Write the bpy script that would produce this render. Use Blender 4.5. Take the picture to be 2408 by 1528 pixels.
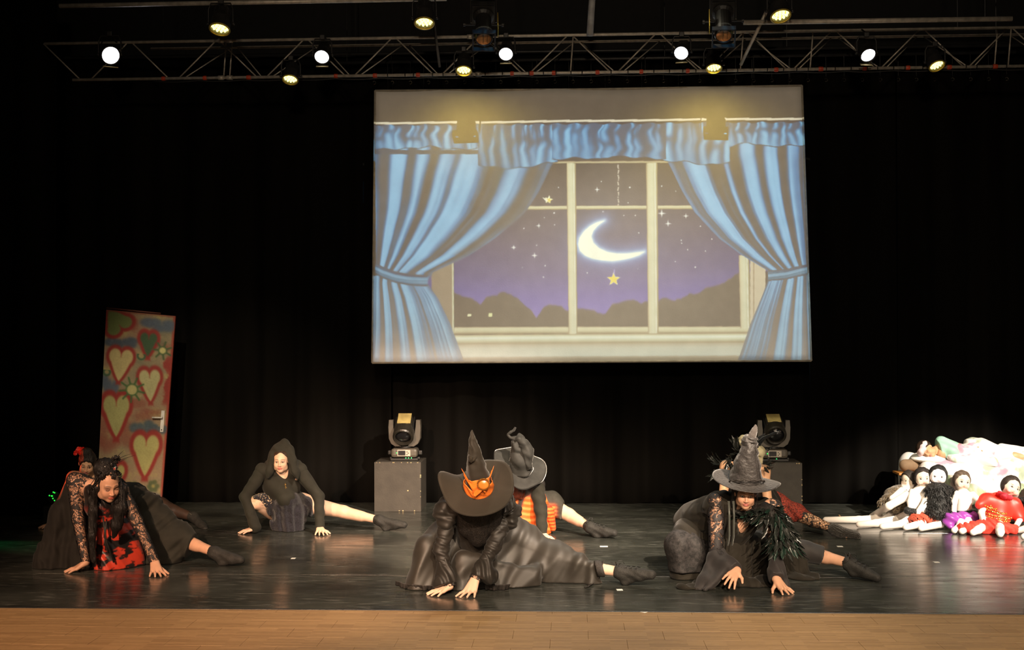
import bpy, bmesh, math, random
import numpy as np
from mathutils import Vector, Matrix, Euler
random.seed(7); RNG = np.random.default_rng(7)
for _o in list(bpy.data.objects): bpy.data.objects.remove(_o)
SC = bpy.context.scene
COL = SC.collection
PI = math.pi

# ------------------------------------------------------------------ camera
FPX = 3000.0; CAM_H = 1.87
CAM_R = (Matrix.Rotation(0.0458, 3, 'Z') @ Matrix.Rotation(PI/2 + 26/FPX, 3, 'X') @ Matrix.Rotation(-0.0032, 3, 'Z'))
CAM_P = Vector((0.0, 0.0, CAM_H))
cd = bpy.data.cameras.new('camera'); cd.sensor_width = 36; cd.lens = 36*FPX/2408
cam = bpy.data.objects.new('camera', cd); COL.objects.link(cam)
cam.matrix_world = Matrix.Translation(CAM_P) @ CAM_R.to_4x4()
cd.clip_end = 100
SC.camera = cam
def P(px, py, Y):
    """world point at depth Y that the photograph shows at pixel (px, py)"""
    d = CAM_R @ Vector(((px-1204)/FPX, -(py-764)/FPX, -1))
    t = Y/d.y
    return CAM_P + d*t
def F(px, py, z=0.0):
    """point on the floor (height z) under pixel (px, py)"""
    d = CAM_R @ Vector(((px-1204)/FPX, -(py-764)/FPX, -1))
    return CAM_P + d*((z-CAM_H)/d.z)

# ------------------------------------------------------------------ world, exposure, stage lights
w = bpy.data.worlds.new('hall'); SC.world = w; w.use_nodes = True
w.node_tree.nodes['Background'].inputs[0].default_value = (1.0, 0.82, 0.66, 1)
w.node_tree.nodes['Background'].inputs[1].default_value = 0.012
SC.view_settings.view_transform = 'Standard'; SC.view_settings.look = 'None'
SC.view_settings.exposure = 0.0; SC.view_settings.gamma = 1.0
SC.view_settings.use_curve_mapping = False

def spot(name, loc, target, power, color, size_deg, blend=0.5, radius=0.08):
    ld = bpy.data.lights.new(name, 'SPOT'); ld.energy = power; ld.color = color
    ld.spot_size = math.radians(size_deg); ld.spot_blend = blend; ld.shadow_soft_size = radius
    o = bpy.data.objects.new(name, ld); COL.objects.link(o)
    o.location = loc
    o.rotation_euler = (Vector(target)-Vector(loc)).to_track_quat('-Z', 'Y').to_euler()
    return o
LW = (1.0, 0.78, 0.56)
# front-of-house lamps high over the audience
spot('stage_light', (-3.8, -1.5, 5.7), (-2.6, 10.3, 0.1), 8200, (1.0, 0.62, 0.40), 23, 0.7)
spot('stage_light', (-0.5, -1.5, 5.7), (-1.2, 11.0, 0.0), 4200, (1.0, 0.74, 0.52), 22, 0.7)
spot('stage_light', (1.8, -1.5, 5.7), (0.1, 9.7, 0.0), 5600, (1.0, 0.76, 0.54), 23, 0.7)
spot('stage_light', (4.2, -1.5, 5.7), (2.1, 9.9, 0.0), 5800, (1.0, 0.78, 0.56), 23, 0.7)
spot('stage_light', (-2.0, 0.5, 6.8), (-3.75, 13.4, 0.95), 3800, (1.0, 0.80, 0.55), 14, 0.8)  # added narrow spot to brighten the painted door
# added wide spot standing in for ambient haze and bounce on the screen
spot('stage_light', (0.0, -4.0, 5.0), (0.6, 13.4, 3.1), 1750, (1.0, 0.80, 0.58), 50, 1.0, 0.3)
# hard beam on the bed and the dolls
spot('stage_light', (6.2, 5.0, 5.4), (4.4, 12.3, 0.3), 9000, (1.0, 0.86, 0.70), 20, 0.5)
# beam that catches the outstretched legs upstage
spot('stage_light', (3.5, 5.0, 5.6), (-0.7, 12.0, 0.1), 9500, (1.0, 0.80, 0.62), 26, 0.8)
# overhead wash that lights the floor softly
spot('stage_light', (0.4, 11.6, 5.6), (0.6, 11.0, 0.0), 400, (1.0, 0.90, 0.66), 110, 1.0, 0.25)
# coloured effect lamps in the wings
spot('effect_light', (-6.3, 11.45, 0.35), (-2.0, 12.05, 0.45), 45, (0.30, 1.0, 0.25), 17, 0.6)
spot('effect_light', (-6.1, 11.75, 0.55), (-4.95, 11.25, 0.0), 45, (0.05, 1.0, 0.30), 26, 0.8)
spot('effect_light', (-7.0, 12.6, 1.0), (-3.8, 12.3, 0.5), 140, (1.0, 0.08, 0.02), 24, 0.8)

# ------------------------------------------------------------------ object helpers
def link(o, parent=None):
    COL.objects.link(o)
    if parent is not None: o.parent = parent
    return o
def tag(o, label=None, cat=None, group=None, kind=None):
    if label: o['label'] = label
    if cat: o['category'] = cat
    if group: o['group'] = group
    if kind: o['kind'] = kind
    return o
def empty(name, loc=(0, 0, 0), label=None, cat=None, group=None, rz=0.0):
    o = bpy.data.objects.new(name, None); o.empty_display_size = 0.05
    link(o); o.location = loc; o.rotation_euler = (0, 0, rz)
    return tag(o, label, cat, group)
def mobj(name, me, m=None, parent=None, world=True, smooth=False):
    """link mesh as object; if world, vertices are world coordinates and the parent's offset is removed"""
    o = bpy.data.objects.new(name, me)
    link(o, parent)
    if m is not None and len(me.materials) == 0: me.materials.append(m)
    if smooth: me.polygons.foreach_set('use_smooth', [True]*len(me.polygons))
    if world and parent is not None:
        off = Vector((0, 0, 0)); q = parent
        while q is not None: off += q.location; q = q.parent
        me.transform(Matrix.Translation(-off))
    return o
def settle(o):
    """put a mesh object's origin at the base of its own geometry (keeps it in place)"""
    me = o.data; n = len(me.vertices); a = np.empty(n*3); me.vertices.foreach_get('co', a); a = a.reshape(-1, 3)
    c = (a.min(0)+a.max(0))/2; c[2] = a[:, 2].min()
    me.transform(Matrix.Translation(-Vector(c))); o.location = Vector(o.location)+Vector(c)
    return o
def copy_tree(o, parent=None):
    c = o.copy(); COL.objects.link(c); c.parent = parent
    for ch in [x for x in bpy.data.objects if x.parent == o and x is not c]: copy_tree(ch, c)
    return c
class MB:
    """collects shapes in one bmesh"""
    def __init__(s): s.bm = bmesh.new()
    def box(s, c, d, R=None, bev=0.0):
        r = bmesh.ops.create_cube(s.bm, size=1)
        M = Matrix.Translation(c) @ (R.to_4x4() if R is not None else Matrix.Identity(4)) @ Matrix.Diagonal((*d, 1))
        bmesh.ops.transform(s.bm, matrix=M, verts=r['verts'])
        if bev:
            es = {e for v in r['verts'] for e in v.link_edges}
            bmesh.ops.bevel(s.bm, geom=list(es), offset=bev, segments=2, affect='EDGES', profile=.5)
        return s
    def tube(s, pts, r, n=10, cap=True):
        pts = [Vector(p) for p in pts]; k = len(pts)
        rs = r if isinstance(r, (list, tuple)) else [r]*k
        rings = []; prev = None
        for i, p in enumerate(pts):
            t = (pts[min(i+1, k-1)]-pts[max(i-1, 0)]).normalized()
            if prev is None: a = t.orthogonal().normalized()
            else: a = (prev - t*prev.dot(t)).normalized()
            prev = a; b = t.cross(a)
            rings.append([s.bm.verts.new(p+(a*math.cos(2*PI*j/n)+b*math.sin(2*PI*j/n))*rs[i]) for j in range(n)])
        for i in range(k-1):
            for j in range(n): s.bm.faces.new((rings[i][j], rings[i][(j+1) % n], rings[i+1][(j+1) % n], rings[i+1][j]))
        if cap: s.bm.faces.new(rings[0][::-1]); s.bm.faces.new(rings[-1])
        return s
    def lathe(s, prof, n=32, M=None, cap=True):
        """prof: list of (r, z)"""
        M = M or Matrix.Identity(4); rings = []
        for r, z in prof: rings.append([s.bm.verts.new(M @ Vector((r*math.cos(2*PI*j/n), r*math.sin(2*PI*j/n), z))) for j in range(n)])
        for i in range(len(prof)-1):
            for j in range(n): s.bm.faces.new((rings[i][j], rings[i][(j+1) % n], rings[i+1][(j+1) % n], rings[i+1][j]))
        if cap:
            if prof[0][0] > 1e-4: s.bm.faces.new(rings[0][::-1])
            if prof[-1][0] > 1e-4: s.bm.faces.new(rings[-1])
        return s
    def grid(s, fn, nu, nv, closed_u=False):
        V = [[s.bm.verts.new(fn(i/(nu if closed_u else nu-1), j/(nv-1))) for i in range(nu)] for j in range(nv)]
        for j in range(nv-1):
            for i in range(nu if closed_u else nu-1):
                s.bm.faces.new((V[j][i], V[j][(i+1) % nu], V[j+1][(i+1) % nu], V[j+1][i]))
        return s
    def mesh(s, name='m', smooth=False, keep_normals=False):
        if not keep_normals: bmesh.ops.recalc_face_normals(s.bm, faces=s.bm.faces)
        me = bpy.data.meshes.new(name); s.bm.to_mesh(me); s.bm.free()
        if smooth:
            me.polygons.foreach_set('use_smooth', [True]*len(me.polygons))
        return me
    def build(s, name, m, parent=None, world=True, smooth=False):
        return mobj(name, s.mesh(name, smooth), m, parent, world)
def np_mesh(name, V, Q, col=None, smooth=True):
    me = bpy.data.meshes.new(name); V = np.asarray(V, np.float32); Q = np.asarray(Q, np.int32); k = Q.shape[1]
    me.vertices.add(len(V)); me.vertices.foreach_set('co', V.ravel())
    me.loops.add(Q.size); me.loops.foreach_set('vertex_index', Q.ravel())
    me.polygons.add(len(Q)); me.polygons.foreach_set('loop_start', np.arange(0, Q.size, k, dtype=np.int32))
    me.update(calc_edges=True)
    if smooth: me.polygons.foreach_set('use_smooth', np.ones(len(Q), bool))
    if col is not None:
        a = me.attributes.new('Col', 'FLOAT_COLOR', 'POINT')
        c = np.ones((len(V), 4), np.float32); c[:, :3] = col; a.data.foreach_set('color', c.ravel())
    return me
def lin(r, g=None, b=None):
    if g is None: r, g, b = r
    return tuple(((x/255)/12.92 if x/255 <= .04045 else ((x/255+.055)/1.055)**2.4) for x in (r, g, b))

# ------------------------------------------------------------------ materials
def NT(name):
    m = bpy.data.materials.new(name); m.use_nodes = True; nt = m.node_tree; nt.nodes.clear()
    out = nt.nodes.new('ShaderNodeOutputMaterial'); b = nt.nodes.new('ShaderNodeBsdfPrincipled')
    nt.links.new(b.outputs[0], out.inputs[0])
    return m, nt, b, out
def noise_mix(nt, c1, c2, scale, detail=3, stretch=(1, 1, 1), lo=.35, hi=.65, coord='Object'):
    tc = nt.nodes.new('ShaderNodeTexCoord'); mp = nt.nodes.new('ShaderNodeMapping'); mp.inputs[3].default_value = stretch
    no = nt.nodes.new('ShaderNodeTexNoise'); no.inputs['Scale'].default_value = scale; no.inputs['Detail'].default_value = detail
    cr = nt.nodes.new('ShaderNodeValToRGB'); cr.color_ramp.elements[0].position = lo; cr.color_ramp.elements[1].position = hi
    cr.color_ramp.elements[0].color = (*c1, 1); cr.color_ramp.elements[1].color = (*c2, 1)
    nt.links.new(tc.outputs[coord], mp.inputs[0]); nt.links.new(mp.outputs[0], no.inputs[0]); nt.links.new(no.outputs[0], cr.inputs[0])
    return cr, no, mp
def mat(name, c, rough=.6, metal=0., var=.18, scale=12, bump=.0, bscale=200, stretch=(1, 1, 1), sheen=0., spec=.5, coat=0., c2=None, attr=False, lo=.35, hi=.65, hairlike=False):
    m, nt, b, out = NT(name)
    if attr:
        a = nt.nodes.new('ShaderNodeAttribute'); a.attribute_name = 'Col'
        cr, no, mp = noise_mix(nt, (1-var,)*3, (1+0*var,)*3, scale, 3, stretch, lo, hi)
        mx = nt.nodes.new('ShaderNodeMix'); mx.data_type = 'RGBA'; mx.blend_type = 'MULTIPLY'; mx.inputs[0].default_value = 1
        nt.links.new(a.outputs['Color'], mx.inputs[6]); nt.links.new(cr.outputs[0], mx.inputs[7]); nt.links.new(mx.outputs[2], b.inputs['Base Color'])
    else:
        c1 = tuple(x*(1-var) for x in c); cc = c2 or tuple(min(1, x*(1+var)) for x in c)
        cr, no, mp = noise_mix(nt, c1, cc, scale, 3, stretch, lo, hi)
        nt.links.new(cr.outputs[0], b.inputs['Base Color'])
    b.inputs['Roughness'].default_value = rough; b.inputs['Metallic'].default_value = metal
    b.inputs['Specular IOR Level'].default_value = spec
    if sheen: b.inputs['Sheen Weight'].default_value = sheen; b.inputs['Sheen Roughness'].default_value = .4
    if coat: b.inputs['Coat Weight'].default_value = coat; b.inputs['Coat Roughness'].default_value = .15
    if bump and hairlike:
        tc = nt.nodes.new('ShaderNodeTexCoord'); mq = nt.nodes.new('ShaderNodeMapping'); mq.inputs[3].default_value = (1, 1, .06); n2 = nt.nodes.new('ShaderNodeTexNoise'); n2.inputs['Scale'].default_value = bscale; n2.inputs['Detail'].default_value = 1
        bp = nt.nodes.new('ShaderNodeBump'); bp.inputs['Strength'].default_value = bump; bp.inputs['Distance'].default_value = .01
        nt.links.new(tc.outputs['Object'], mq.inputs[0]); nt.links.new(mq.outputs[0], n2.inputs[0]); nt.links.new(n2.outputs[0], bp.inputs['Height']); nt.links.new(bp.outputs[0], b.inputs['Normal'])
    elif bump:
        tc = nt.nodes.new('ShaderNodeTexCoord'); n2 = nt.nodes.new('ShaderNodeTexNoise'); n2.inputs['Scale'].default_value = bscale
        bp = nt.nodes.new('ShaderNodeBump'); bp.inputs['Strength'].default_value = bump; bp.inputs['Distance'].default_value = .01
        nt.links.new(tc.outputs['Object'], n2.inputs[0]); nt.links.new(n2.outputs[0], bp.inputs['Height']); nt.links.new(bp.outputs[0], b.inputs['Normal'])
    return m
def emit(name, c, s):
    m, nt, b, out = NT(name)
    b.inputs['Base Color'].default_value = (*c, 1); b.inputs['Emission Color'].default_value = (*c, 1); b.inputs['Emission Strength'].default_value = s
    return m
def lace_mat(name, c, scale, thr=.5, rough=.7, net=True, c2=None):
    """black lace: opaque flowers on an open mesh, real holes"""
    m, nt, b, out = NT(name)
    b.inputs['Base Color'].default_value = (*c, 1); b.inputs['Roughness'].default_value = rough
    tc = nt.nodes.new('ShaderNodeTexCoord')
    v = nt.nodes.new('ShaderNodeTexNoise'); v.inputs['Scale'].default_value = scale; v.inputs['Detail'].default_value = 2.5; v.inputs['Distortion'].default_value = 1.2
    g = nt.nodes.new('ShaderNodeMath'); g.operation = 'GREATER_THAN'; g.inputs[1].default_value = thr
    nt.links.new(tc.outputs['Object'], v.inputs[0]); nt.links.new(v.outputs[0], g.inputs[0])
    w2 = nt.nodes.new('ShaderNodeTexVoronoi'); w2.feature = 'DISTANCE_TO_EDGE'; w2.inputs['Scale'].default_value = scale*2.2
    l = nt.nodes.new('ShaderNodeMath'); l.operation = 'LESS_THAN'; l.inputs[1].default_value = .07
    nt.links.new(tc.outputs['Object'], w2.inputs['Vector']); nt.links.new(w2.outputs['Distance'], l.inputs[0])
    mxm = nt.nodes.new('ShaderNodeMath'); mxm.operation = 'MAXIMUM'
    nt.links.new(g.outputs[0], mxm.inputs[0]); nt.links.new(l.outputs[0], mxm.inputs[1])
    tr = nt.nodes.new('ShaderNodeBsdfTransparent'); mix = nt.nodes.new('ShaderNodeMixShader')
    if not net: nt.links.new(g.outputs[0], mix.inputs[0])
    else: nt.links.new(mxm.outputs[0], mix.inputs[0])
    nt.links.new(tr.outputs[0], mix.inputs[1]); nt.links.new(b.outputs[0], mix.inputs[2]); nt.links.new(mix.outputs[0], out.inputs[0])
    return m
BLACK = mat('black_paint', (.012, .012, .012), .5)
METAL = mat('aluminium_tube', (.42, .40, .37), .42, .85, .15, 30)
DMETAL = mat('dark_steel', (.03, .03, .03), .45, .4)
WHITEP = mat('white_paint', (.75, .75, .72), .5)
# ------------------------------------------------------------------ the stage: floors
wood = mat('oak_parquet', (.30, .155, .055), .42, 0, .3, 1, spec=.35)
def _wood():
    m, nt, b, out = NT('oak_mosaic_parquet')
    tc = nt.nodes.new('ShaderNodeTexCoord'); oi = nt.nodes.new('ShaderNodeObjectInfo')
    mp = nt.nodes.new('ShaderNodeMapping'); mp.inputs[3].default_value = (2.2, 45, 1)
    add = nt.nodes.new('ShaderNodeVectorMath'); add.operation = 'ADD'
    nt.links.new(tc.outputs['Object'], add.inputs[0]); nt.links.new(oi.outputs['Location'], add.inputs[1]); nt.links.new(add.outputs[0], mp.inputs[0])
    wn = nt.nodes.new('ShaderNodeTexWhiteNoise')
    fl = nt.nodes.new('ShaderNodeVectorMath'); fl.operation = 'FLOOR'
    mp2 = nt.nodes.new('ShaderNodeMapping'); mp2.inputs[3].default_value = (1/.235, 1/.0245, 1)
    nt.links.new(add.outputs[0], mp2.inputs[0]); nt.links.new(mp2.outputs[0], fl.inputs[0]); nt.links.new(fl.outputs[0], wn.inputs['Vector'])
    no = nt.nodes.new('ShaderNodeTexNoise'); no.inputs['Scale'].default_value = 9; no.inputs['Detail'].default_value = 5
    nt.links.new(mp.outputs[0], no.inputs[0])
    ad = nt.nodes.new('ShaderNodeMath'); ad.operation = 'MULTIPLY_ADD'; ad.inputs[1].default_value = .26
    nt.links.new(wn.outputs['Value'], ad.inputs[0]); nt.links.new(no.outputs[0], ad.inputs[2])
    cr = nt.nodes.new('ShaderNodeValToRGB'); e = cr.color_ramp.elements
    e[0].position = .3; e[0].color = (.175, .102, .042, 1); e[1].position = .95; e[1].color = (.40, .255, .118, 1)
    nt.links.new(ad.outputs[0], cr.inputs[0]); nt.links.new(cr.outputs[0], b.inputs['Base Color'])
    b.inputs['Roughness'].default_value = .5; b.inputs['Specular IOR Level'].default_value = .3
    return m
WOOD = _wood()
fl = MB().box((0, 8, -.07), (24, 18, .1)).build('floor', mat('sub_floor', (.03, .02, .012), .8))
tag(fl, kind='structure')
tile = MB().box((0, 0, 0), (.4682, .2343, .0195), bev=.0008).mesh('parquet_tile')
tile.materials.append(WOOD)
FRONT_L, FRONT_R = F(0, 1428), F(2408, 1446)
for j in range(9):
    for i in range(27):
        x = -6.0+.4695*i+(.235 if j % 2 else 0); y = 8.72-.2355*j
        if j > 5 and (x < -4.8 or x > 4.2): continue
        o = bpy.data.objects.new('parquet_tile', tile); link(o, fl); o.location = (x, y, -.0102-(.0004*((i*7+j*5) % 3 == 0)))
# black vinyl dance floor laid in long strips
def _vinyl():
    m, nt, b, out = NT('scuffed_black_vinyl')
    tc = nt.nodes.new('ShaderNodeTexCoord')
    def N(scale, st, det=4, dist=0.0):
        mp = nt.nodes.new('ShaderNodeMapping'); mp.inputs[3].default_value = st
        n = nt.nodes.new('ShaderNodeTexNoise'); n.inputs['Scale'].default_value = scale; n.inputs['Detail'].default_value = det; n.inputs['Distortion'].default_value = dist
        nt.links.new(tc.outputs['Object'], mp.inputs[0]); nt.links.new(mp.outputs[0], n.inputs[0]); return n
    def R(n, a, b_, ca, cb):
        c = nt.nodes.new('ShaderNodeValToRGB'); c.color_ramp.elements[0].position = a; c.color_ramp.elements[1].position = b_
        c.color_ramp.elements[0].color = (*ca, 1); c.color_ramp.elements[1].color = (*cb, 1); nt.links.new(n.outputs[0], c.inputs[0]); return c
    big = R(N(1.1, (1, 1.6, 1), 5), .3, .72, (.017, .018, .016), (.054, .058, .050))
    scf = R(N(26, (.22, 1.3, 1), 5, .5), .53, .72, (0, 0, 0), (1, 1, 1))
    big2 = R(N(2.3, (1, 1, 1), 3), .36, .60, (0, 0, 0), (1, 1, 1))
    mu = nt.nodes.new('ShaderNodeMath'); mu.operation = 'MULTIPLY'; nt.links.new(scf.outputs[0], mu.inputs[0]); nt.links.new(big2.outputs[0], mu.inputs[1])
    mx = nt.nodes.new('ShaderNodeMix'); mx.data_type = 'RGBA'; nt.links.new(mu.outputs[0], mx.inputs[0]); nt.links.new(big.outputs[0], mx.inputs[6]); mx.inputs[7].default_value = (.15, .155, .14, 1)
    nt.links.new(mx.outputs[2], b.inputs['Base Color'])
    rr = R(N(5, (.5, 2, 1), 5), .3, .7, (.15,)*3, (.29,)*3); nt.links.new(rr.outputs[0], b.inputs['Roughness'])
    bp = nt.nodes.new('ShaderNodeBump'); bp.inputs['Strength'].default_value = .12; bp.inputs['Distance'].default_value = .004
    nt.links.new(N(14, (.4, 1.5, 1), 4).outputs[0], bp.inputs['Height']); nt.links.new(bp.outputs[0], b.inputs['Normal'])
    b.inputs['Specular IOR Level'].default_value = .5
    return m
VINYL = _vinyl()
y0 = 8.70
for k, yb in enumerate((9.95, 11.38, 12.2, 13.05, 14.3)):
    o = MB().box((0, (y0+yb)/2, -.0005+.0002*(k % 2)), (20, yb-y0-.004, .004), bev=.001).build('vinyl_strip', VINYL, fl)
    y0 = yb
# edge trim where the vinyl stops
o = MB().box((0, 8.69, .0015), (20, .03, .0035), bev=.001).build('trim_1', mat('black_gaffer_tape', (.02, .02, .02), .35)); tag(o, kind='structure')
tape = mat('white_tape', (.85, .83, .78), .5)
for k, (px, py, wd, a, lab) in enumerate([(690, 1313, .035, 0, 'small scrap of white marking tape on the floor right of the lace-sleeved dancer'),
        (1420, 1285, .07, 0, 'white tape mark on the stage floor right of the upstage velvet-hatted witch'),
        (1457, 1387, .045, .1, 'white tape mark just in front of the boot of the orange-banded witch'),
        (1513, 1439, .035, .9, 'slanted white tape mark on the front edge of the black vinyl'),
        (1975, 1285, .05, 0, 'short white tape mark beyond the foot of the front right witch'),
        (2202, 1322, .045, 0, 'white tape mark on the floor in front of the red doll')]):
    p = F(px, py)
    o = MB().box((0, 0, 0), (wd, .05, .0012)).build('tape_mark', tape); o.location = (p.x, p.y, .0024); o.rotation_euler[2] = a
    tag(o, lab, 'tape')
# ------------------------------------------------------------------ walls, ceiling, curtains
wallm = mat('black_wall', (.006, .006, .006), .9)
for nm, c, d in (('wall_back', (0, 15.2, 3.4), (24, .2, 7.6)), ('wall_left', (-10.5, 8, 3.4), (.2, 18, 7.6)), ('wall_right', (10.5, 8, 3.4), (.2, 18, 7.6)), ('ceiling', (0, 8, 9.2), (24, 18, .2))):
    tag(MB().box(c, d).build(nm, wallm), kind='structure')
velvet = mat('black_velvet', (.0048, .0043, .0037), .95, spec=.05, var=.3, scale=3, stretch=(1, 1, .1))
def drape(name, x0, x1, Y, z0, z1, n, lab, amp=.05, yfun=None, seed=0):
    r = random.Random(seed); ph = [r.uniform(0, 6.28) for _ in range(6)]
    U = np.linspace(0, 1, n); V = np.linspace(0, 1, 14)
    uu, vv = np.meshgrid(U, V)
    x = x0+(x1-x0)*uu; z = z0+(z1-z0)*vv
    s = x*1.0
    f = amp*(np.sin(s*17+ph[0]+.5*np.sin(s*2.3+ph[1]))*.6+np.sin(s*31+ph[2])*.25*(1-vv*.6)+np.sin(s*7+ph[3])*.5)*(1.0-.35*vv)
    f = f+.03*np.sin(s*1.3+vv*2+ph[4])
    y = Y+f
    if yfun: x, y = yfun(x, y)
    W = np.stack([x, y, z], -1).reshape(-1, 3); B = W+np.array([0, .012, 0])
    m = len(V); i = (np.arange(m-1)[:, None]*n+np.arange(n-1)[None]).ravel()
    Q = np.stack([i, i+1, i+n+1, i+n], 1); N_ = len(W)
    Q2 = np.stack([i+N_, i+n+N_, i+n+1+N_, i+1+N_], 1)
    e0 = np.arange(n-1); bot = np.stack([e0, e0+N_, e0+1+N_, e0+1], 1)
    e1 = e0+(m-1)*n; top = np.stack([e1, e1+1, e1+1+N_, e1+N_], 1)
    s0 = np.arange(m-1)*n; sl = np.stack([s0, s0+n, s0+n+N_, s0+N_], 1); s1 = s0+n-1; sr = np.stack([s1, s1+N_, s1+n+N_, s1+n], 1)
    me = np_mesh(name, np.concatenate([W, B]), np.concatenate([Q, Q2, bot, top, sl, sr]))
    o = mobj(name, me, velvet); tag(o, lab, 'curtain'); return o
drape('stage_curtain', -9.2, -2.02, 14.32, .004, 5.05, 420, 'black backdrop curtain behind the painted door, left of the projection', seed=1)
drape('stage_curtain', -2.0, 3.6, 14.30, .004, 5.05, 360, 'black backdrop curtain hanging behind the projection screen', seed=2)
drape('stage_curtain', 3.62, 9.2, 14.32, .004, 5.05, 300, 'black backdrop curtain behind the bed, right of the screen', seed=3)
drape('side_curtain', -9.0, -5.42, 13.2, .004, 5.6, 200, 'black side curtain at the far left edge of the stage', seed=4)
# ------------------------------------------------------------------ projection screen
SY = 13.45
scr_c = [P(882, 213, SY), P(1886, 201, SY), P(1908, 848, SY), P(875, 853, SY)]
# ------------------------------------------------------------------ the slide that the projector throws (numpy painting in slide coordinates)
def _inpoly(X, Y, poly):
    c = np.zeros(X.shape, bool); n = len(poly)
    for i in range(n):
        x1, y1 = poly[i]; x2, y2 = poly[(i+1) % n]
        if y1 == y2: continue
        c ^= ((y1 > Y) != (y2 > Y)) & (X < (x2-x1)*(Y-y1)/(y2-y1)+x1)
    return c
def _edist(X, Y, poly):
    d = np.full(X.shape, 1e9); n = len(poly)
    for i in range(n):
        x1, y1 = poly[i]; x2, y2 = poly[(i+1) % n]; dx, dy = x2-x1, y2-y1
        t = np.clip(((X-x1)*dx+(Y-y1)*dy)/(dx*dx+dy*dy+1e-9), 0, 1)
        d = np.minimum(d, np.hypot(X-x1-t*dx, Y-y1-t*dy))
    return d
def _fbm(X, Y, s, seed=0):
    r = np.random.default_rng(seed); o = np.zeros(X.shape); a = 1
    for k in range(5):
        for _ in range(3):
            t = r.uniform(0, 6.28); f = s*2**k*r.uniform(.7, 1.3)
            o += a*np.sin((X*np.cos(t)+Y*np.sin(t))*f+r.uniform(0, 6.28))/3
        a *= .55
    return o
def lin_np(c):
    c = np.asarray(c, float)/255; return np.where(c <= .04045, c/12.92, ((c+.055)/1.055)**2.4)
def paint_window(X, Y):
    """sRGB 0-255 colours of the projected picture; X, Y in pixels of the photograph"""
    sh = X.shape; C = np.zeros(sh+(3,)); amb = np.array([112, 97, 82.])
    def put(mask, col): 
        m = np.clip(mask, 0, 1)[..., None] if mask.dtype != bool else mask[..., None].astype(float)
        C[:] = C*(1-m)+np.asarray(col, float)*m
    def ramp(v, ks, cs): return np.stack([np.interp(v, ks, [c[i] for c in cs]) for i in range(3)], -1)
    # night sky
    put(np.ones(sh, bool), ramp(Y+.02*(X-1200), [380, 480, 560, 640, 700, 760], [(108, 94, 86), (110, 96, 98), (108, 94, 114), (112, 98, 138), (122, 106, 172), (140, 122, 198)]))
    put(np.exp(-((Y-(632+4*np.sin(X/30)))/4.0)**2)*np.exp(-((X-1140)/28)**2)*.5, (134, 118, 158))
    # trees on the horizon
    tree = np.interp(X, [1066, 1085, 1110, 1130, 1150, 1165, 1180, 1200, 1220, 1235, 1245, 1262, 1275, 1292, 1320, 1340, 1360, 1395, 1415, 1425, 1440, 1460, 1500, 1520, 1545, 1575, 1600, 1615, 1650, 1672, 1700, 1740, 1760],
                     [690, 693, 706, 712, 700, 692, 689, 692, 703, 722, 730, 742, 728, 719, 721, 730, 729, 730, 735, 740, 718, 708, 708, 712, 706, 703, 705, 695, 684, 677, 663, 642, 640])+2.4*_fbm(X, Y*0, .25, 3)-7*abs(np.sin(X/17.0+1.2*np.sin(X/61)))+4
    put(1/(1+np.exp(-(Y-tree)/1.2)), (112, 96, 84))
    put((abs(X-1104) < 4) & (abs(Y-741) < 3), (235, 235, 190)); put((abs(X-1153) < 4.5) & (abs(Y-741) < 4), (225, 228, 170))
    # stars
    for (x, y, r) in [(1414, 427, 2), (1404, 446, 4), (1481, 441, 3), (1556, 438, 2.5), (1589, 450, 1.8), (1313, 441, 2.2), (1477, 477, 2), (1303, 501, 3), (1304, 529, 2), (1267, 531, 4), (1232, 537, 2.4), (1418, 498, 2.4), (1467, 507, 2), (1494, 507, 2.2), (1502, 548, 2.4), (1208, 582, 4.5), (1262, 577, 2.2), (1257, 601, 5), (1282, 625, 2.6), (1278, 652, 2.8), (1228, 629, 1.8), (1381, 642, 2.6), (1613, 508, 4), (1571, 526, 5), (1556, 502, 6), (1647, 532, 2.2), (1602, 565, 2.4), (1603, 572, 2.2), (1617, 587, 2.2), (1674, 562, 2.2), (1659, 590, 2), (1635, 628, 3), (1588, 615, 2), (1303, 748, 1.6), (1500, 632, 1.6), (1280, 512, 1.8)]:
        d = np.hypot(X-x, Y-y); cross = np.minimum(abs(X-x)+4*abs(Y-y), abs(Y-y)+4*abs(X-x))
        put(np.clip(1.4-d/r*1.5, 0, 1) if r < 4 else np.clip(1.5-cross/(r*1.5), 0, 1), (236, 240, 232))
    # moon with its halo
    moon = [(1421, 519), (1403, 524), (1388, 532), (1373, 545), (1363, 560), (1360, 575), (1364, 590), (1376, 601), (1393, 608), (1415, 612), (1440, 614), (1462, 611), (1485, 606), (1503, 600), (1515, 592), (1495, 594), (1475, 597), (1450, 597), (1428, 593), (1408, 584), (1395, 571), (1390, 556), (1395, 542), (1406, 530)]
    d = _edist(X, Y, moon); ins = _inpoly(X, Y, moon)
    g = np.exp(-(d/13)**1.3)*.85; put(g, (150, 178, 226)); put(np.exp(-(d/34)**1.6)*.22, (120, 130, 190)); put(np.exp(-(d/5)**2)*.7, (205, 232, 240)); put(np.where(ins, 1, np.clip(1-d/1.2, 0, 1)), (247, 252, 232))
    def star5(cx, cy, R, rot=0, q=.42):
        return [(cx+(R if k % 2 == 0 else R*q)*math.sin(rot+PI*k/5), cy-(R if k % 2 == 0 else R*q)*math.cos(rot+PI*k/5)) for k in range(10)]
    s = star5(1443, 657, 15); put(_inpoly(X, Y, star5(1443, 657, 17)), (225, 230, 215)); put(_inpoly(X, Y, s), (232, 214, 90))
    put((abs(X-1444) < 1.2) & (Y > 634) & (Y < 646), (160, 150, 205))
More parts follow.
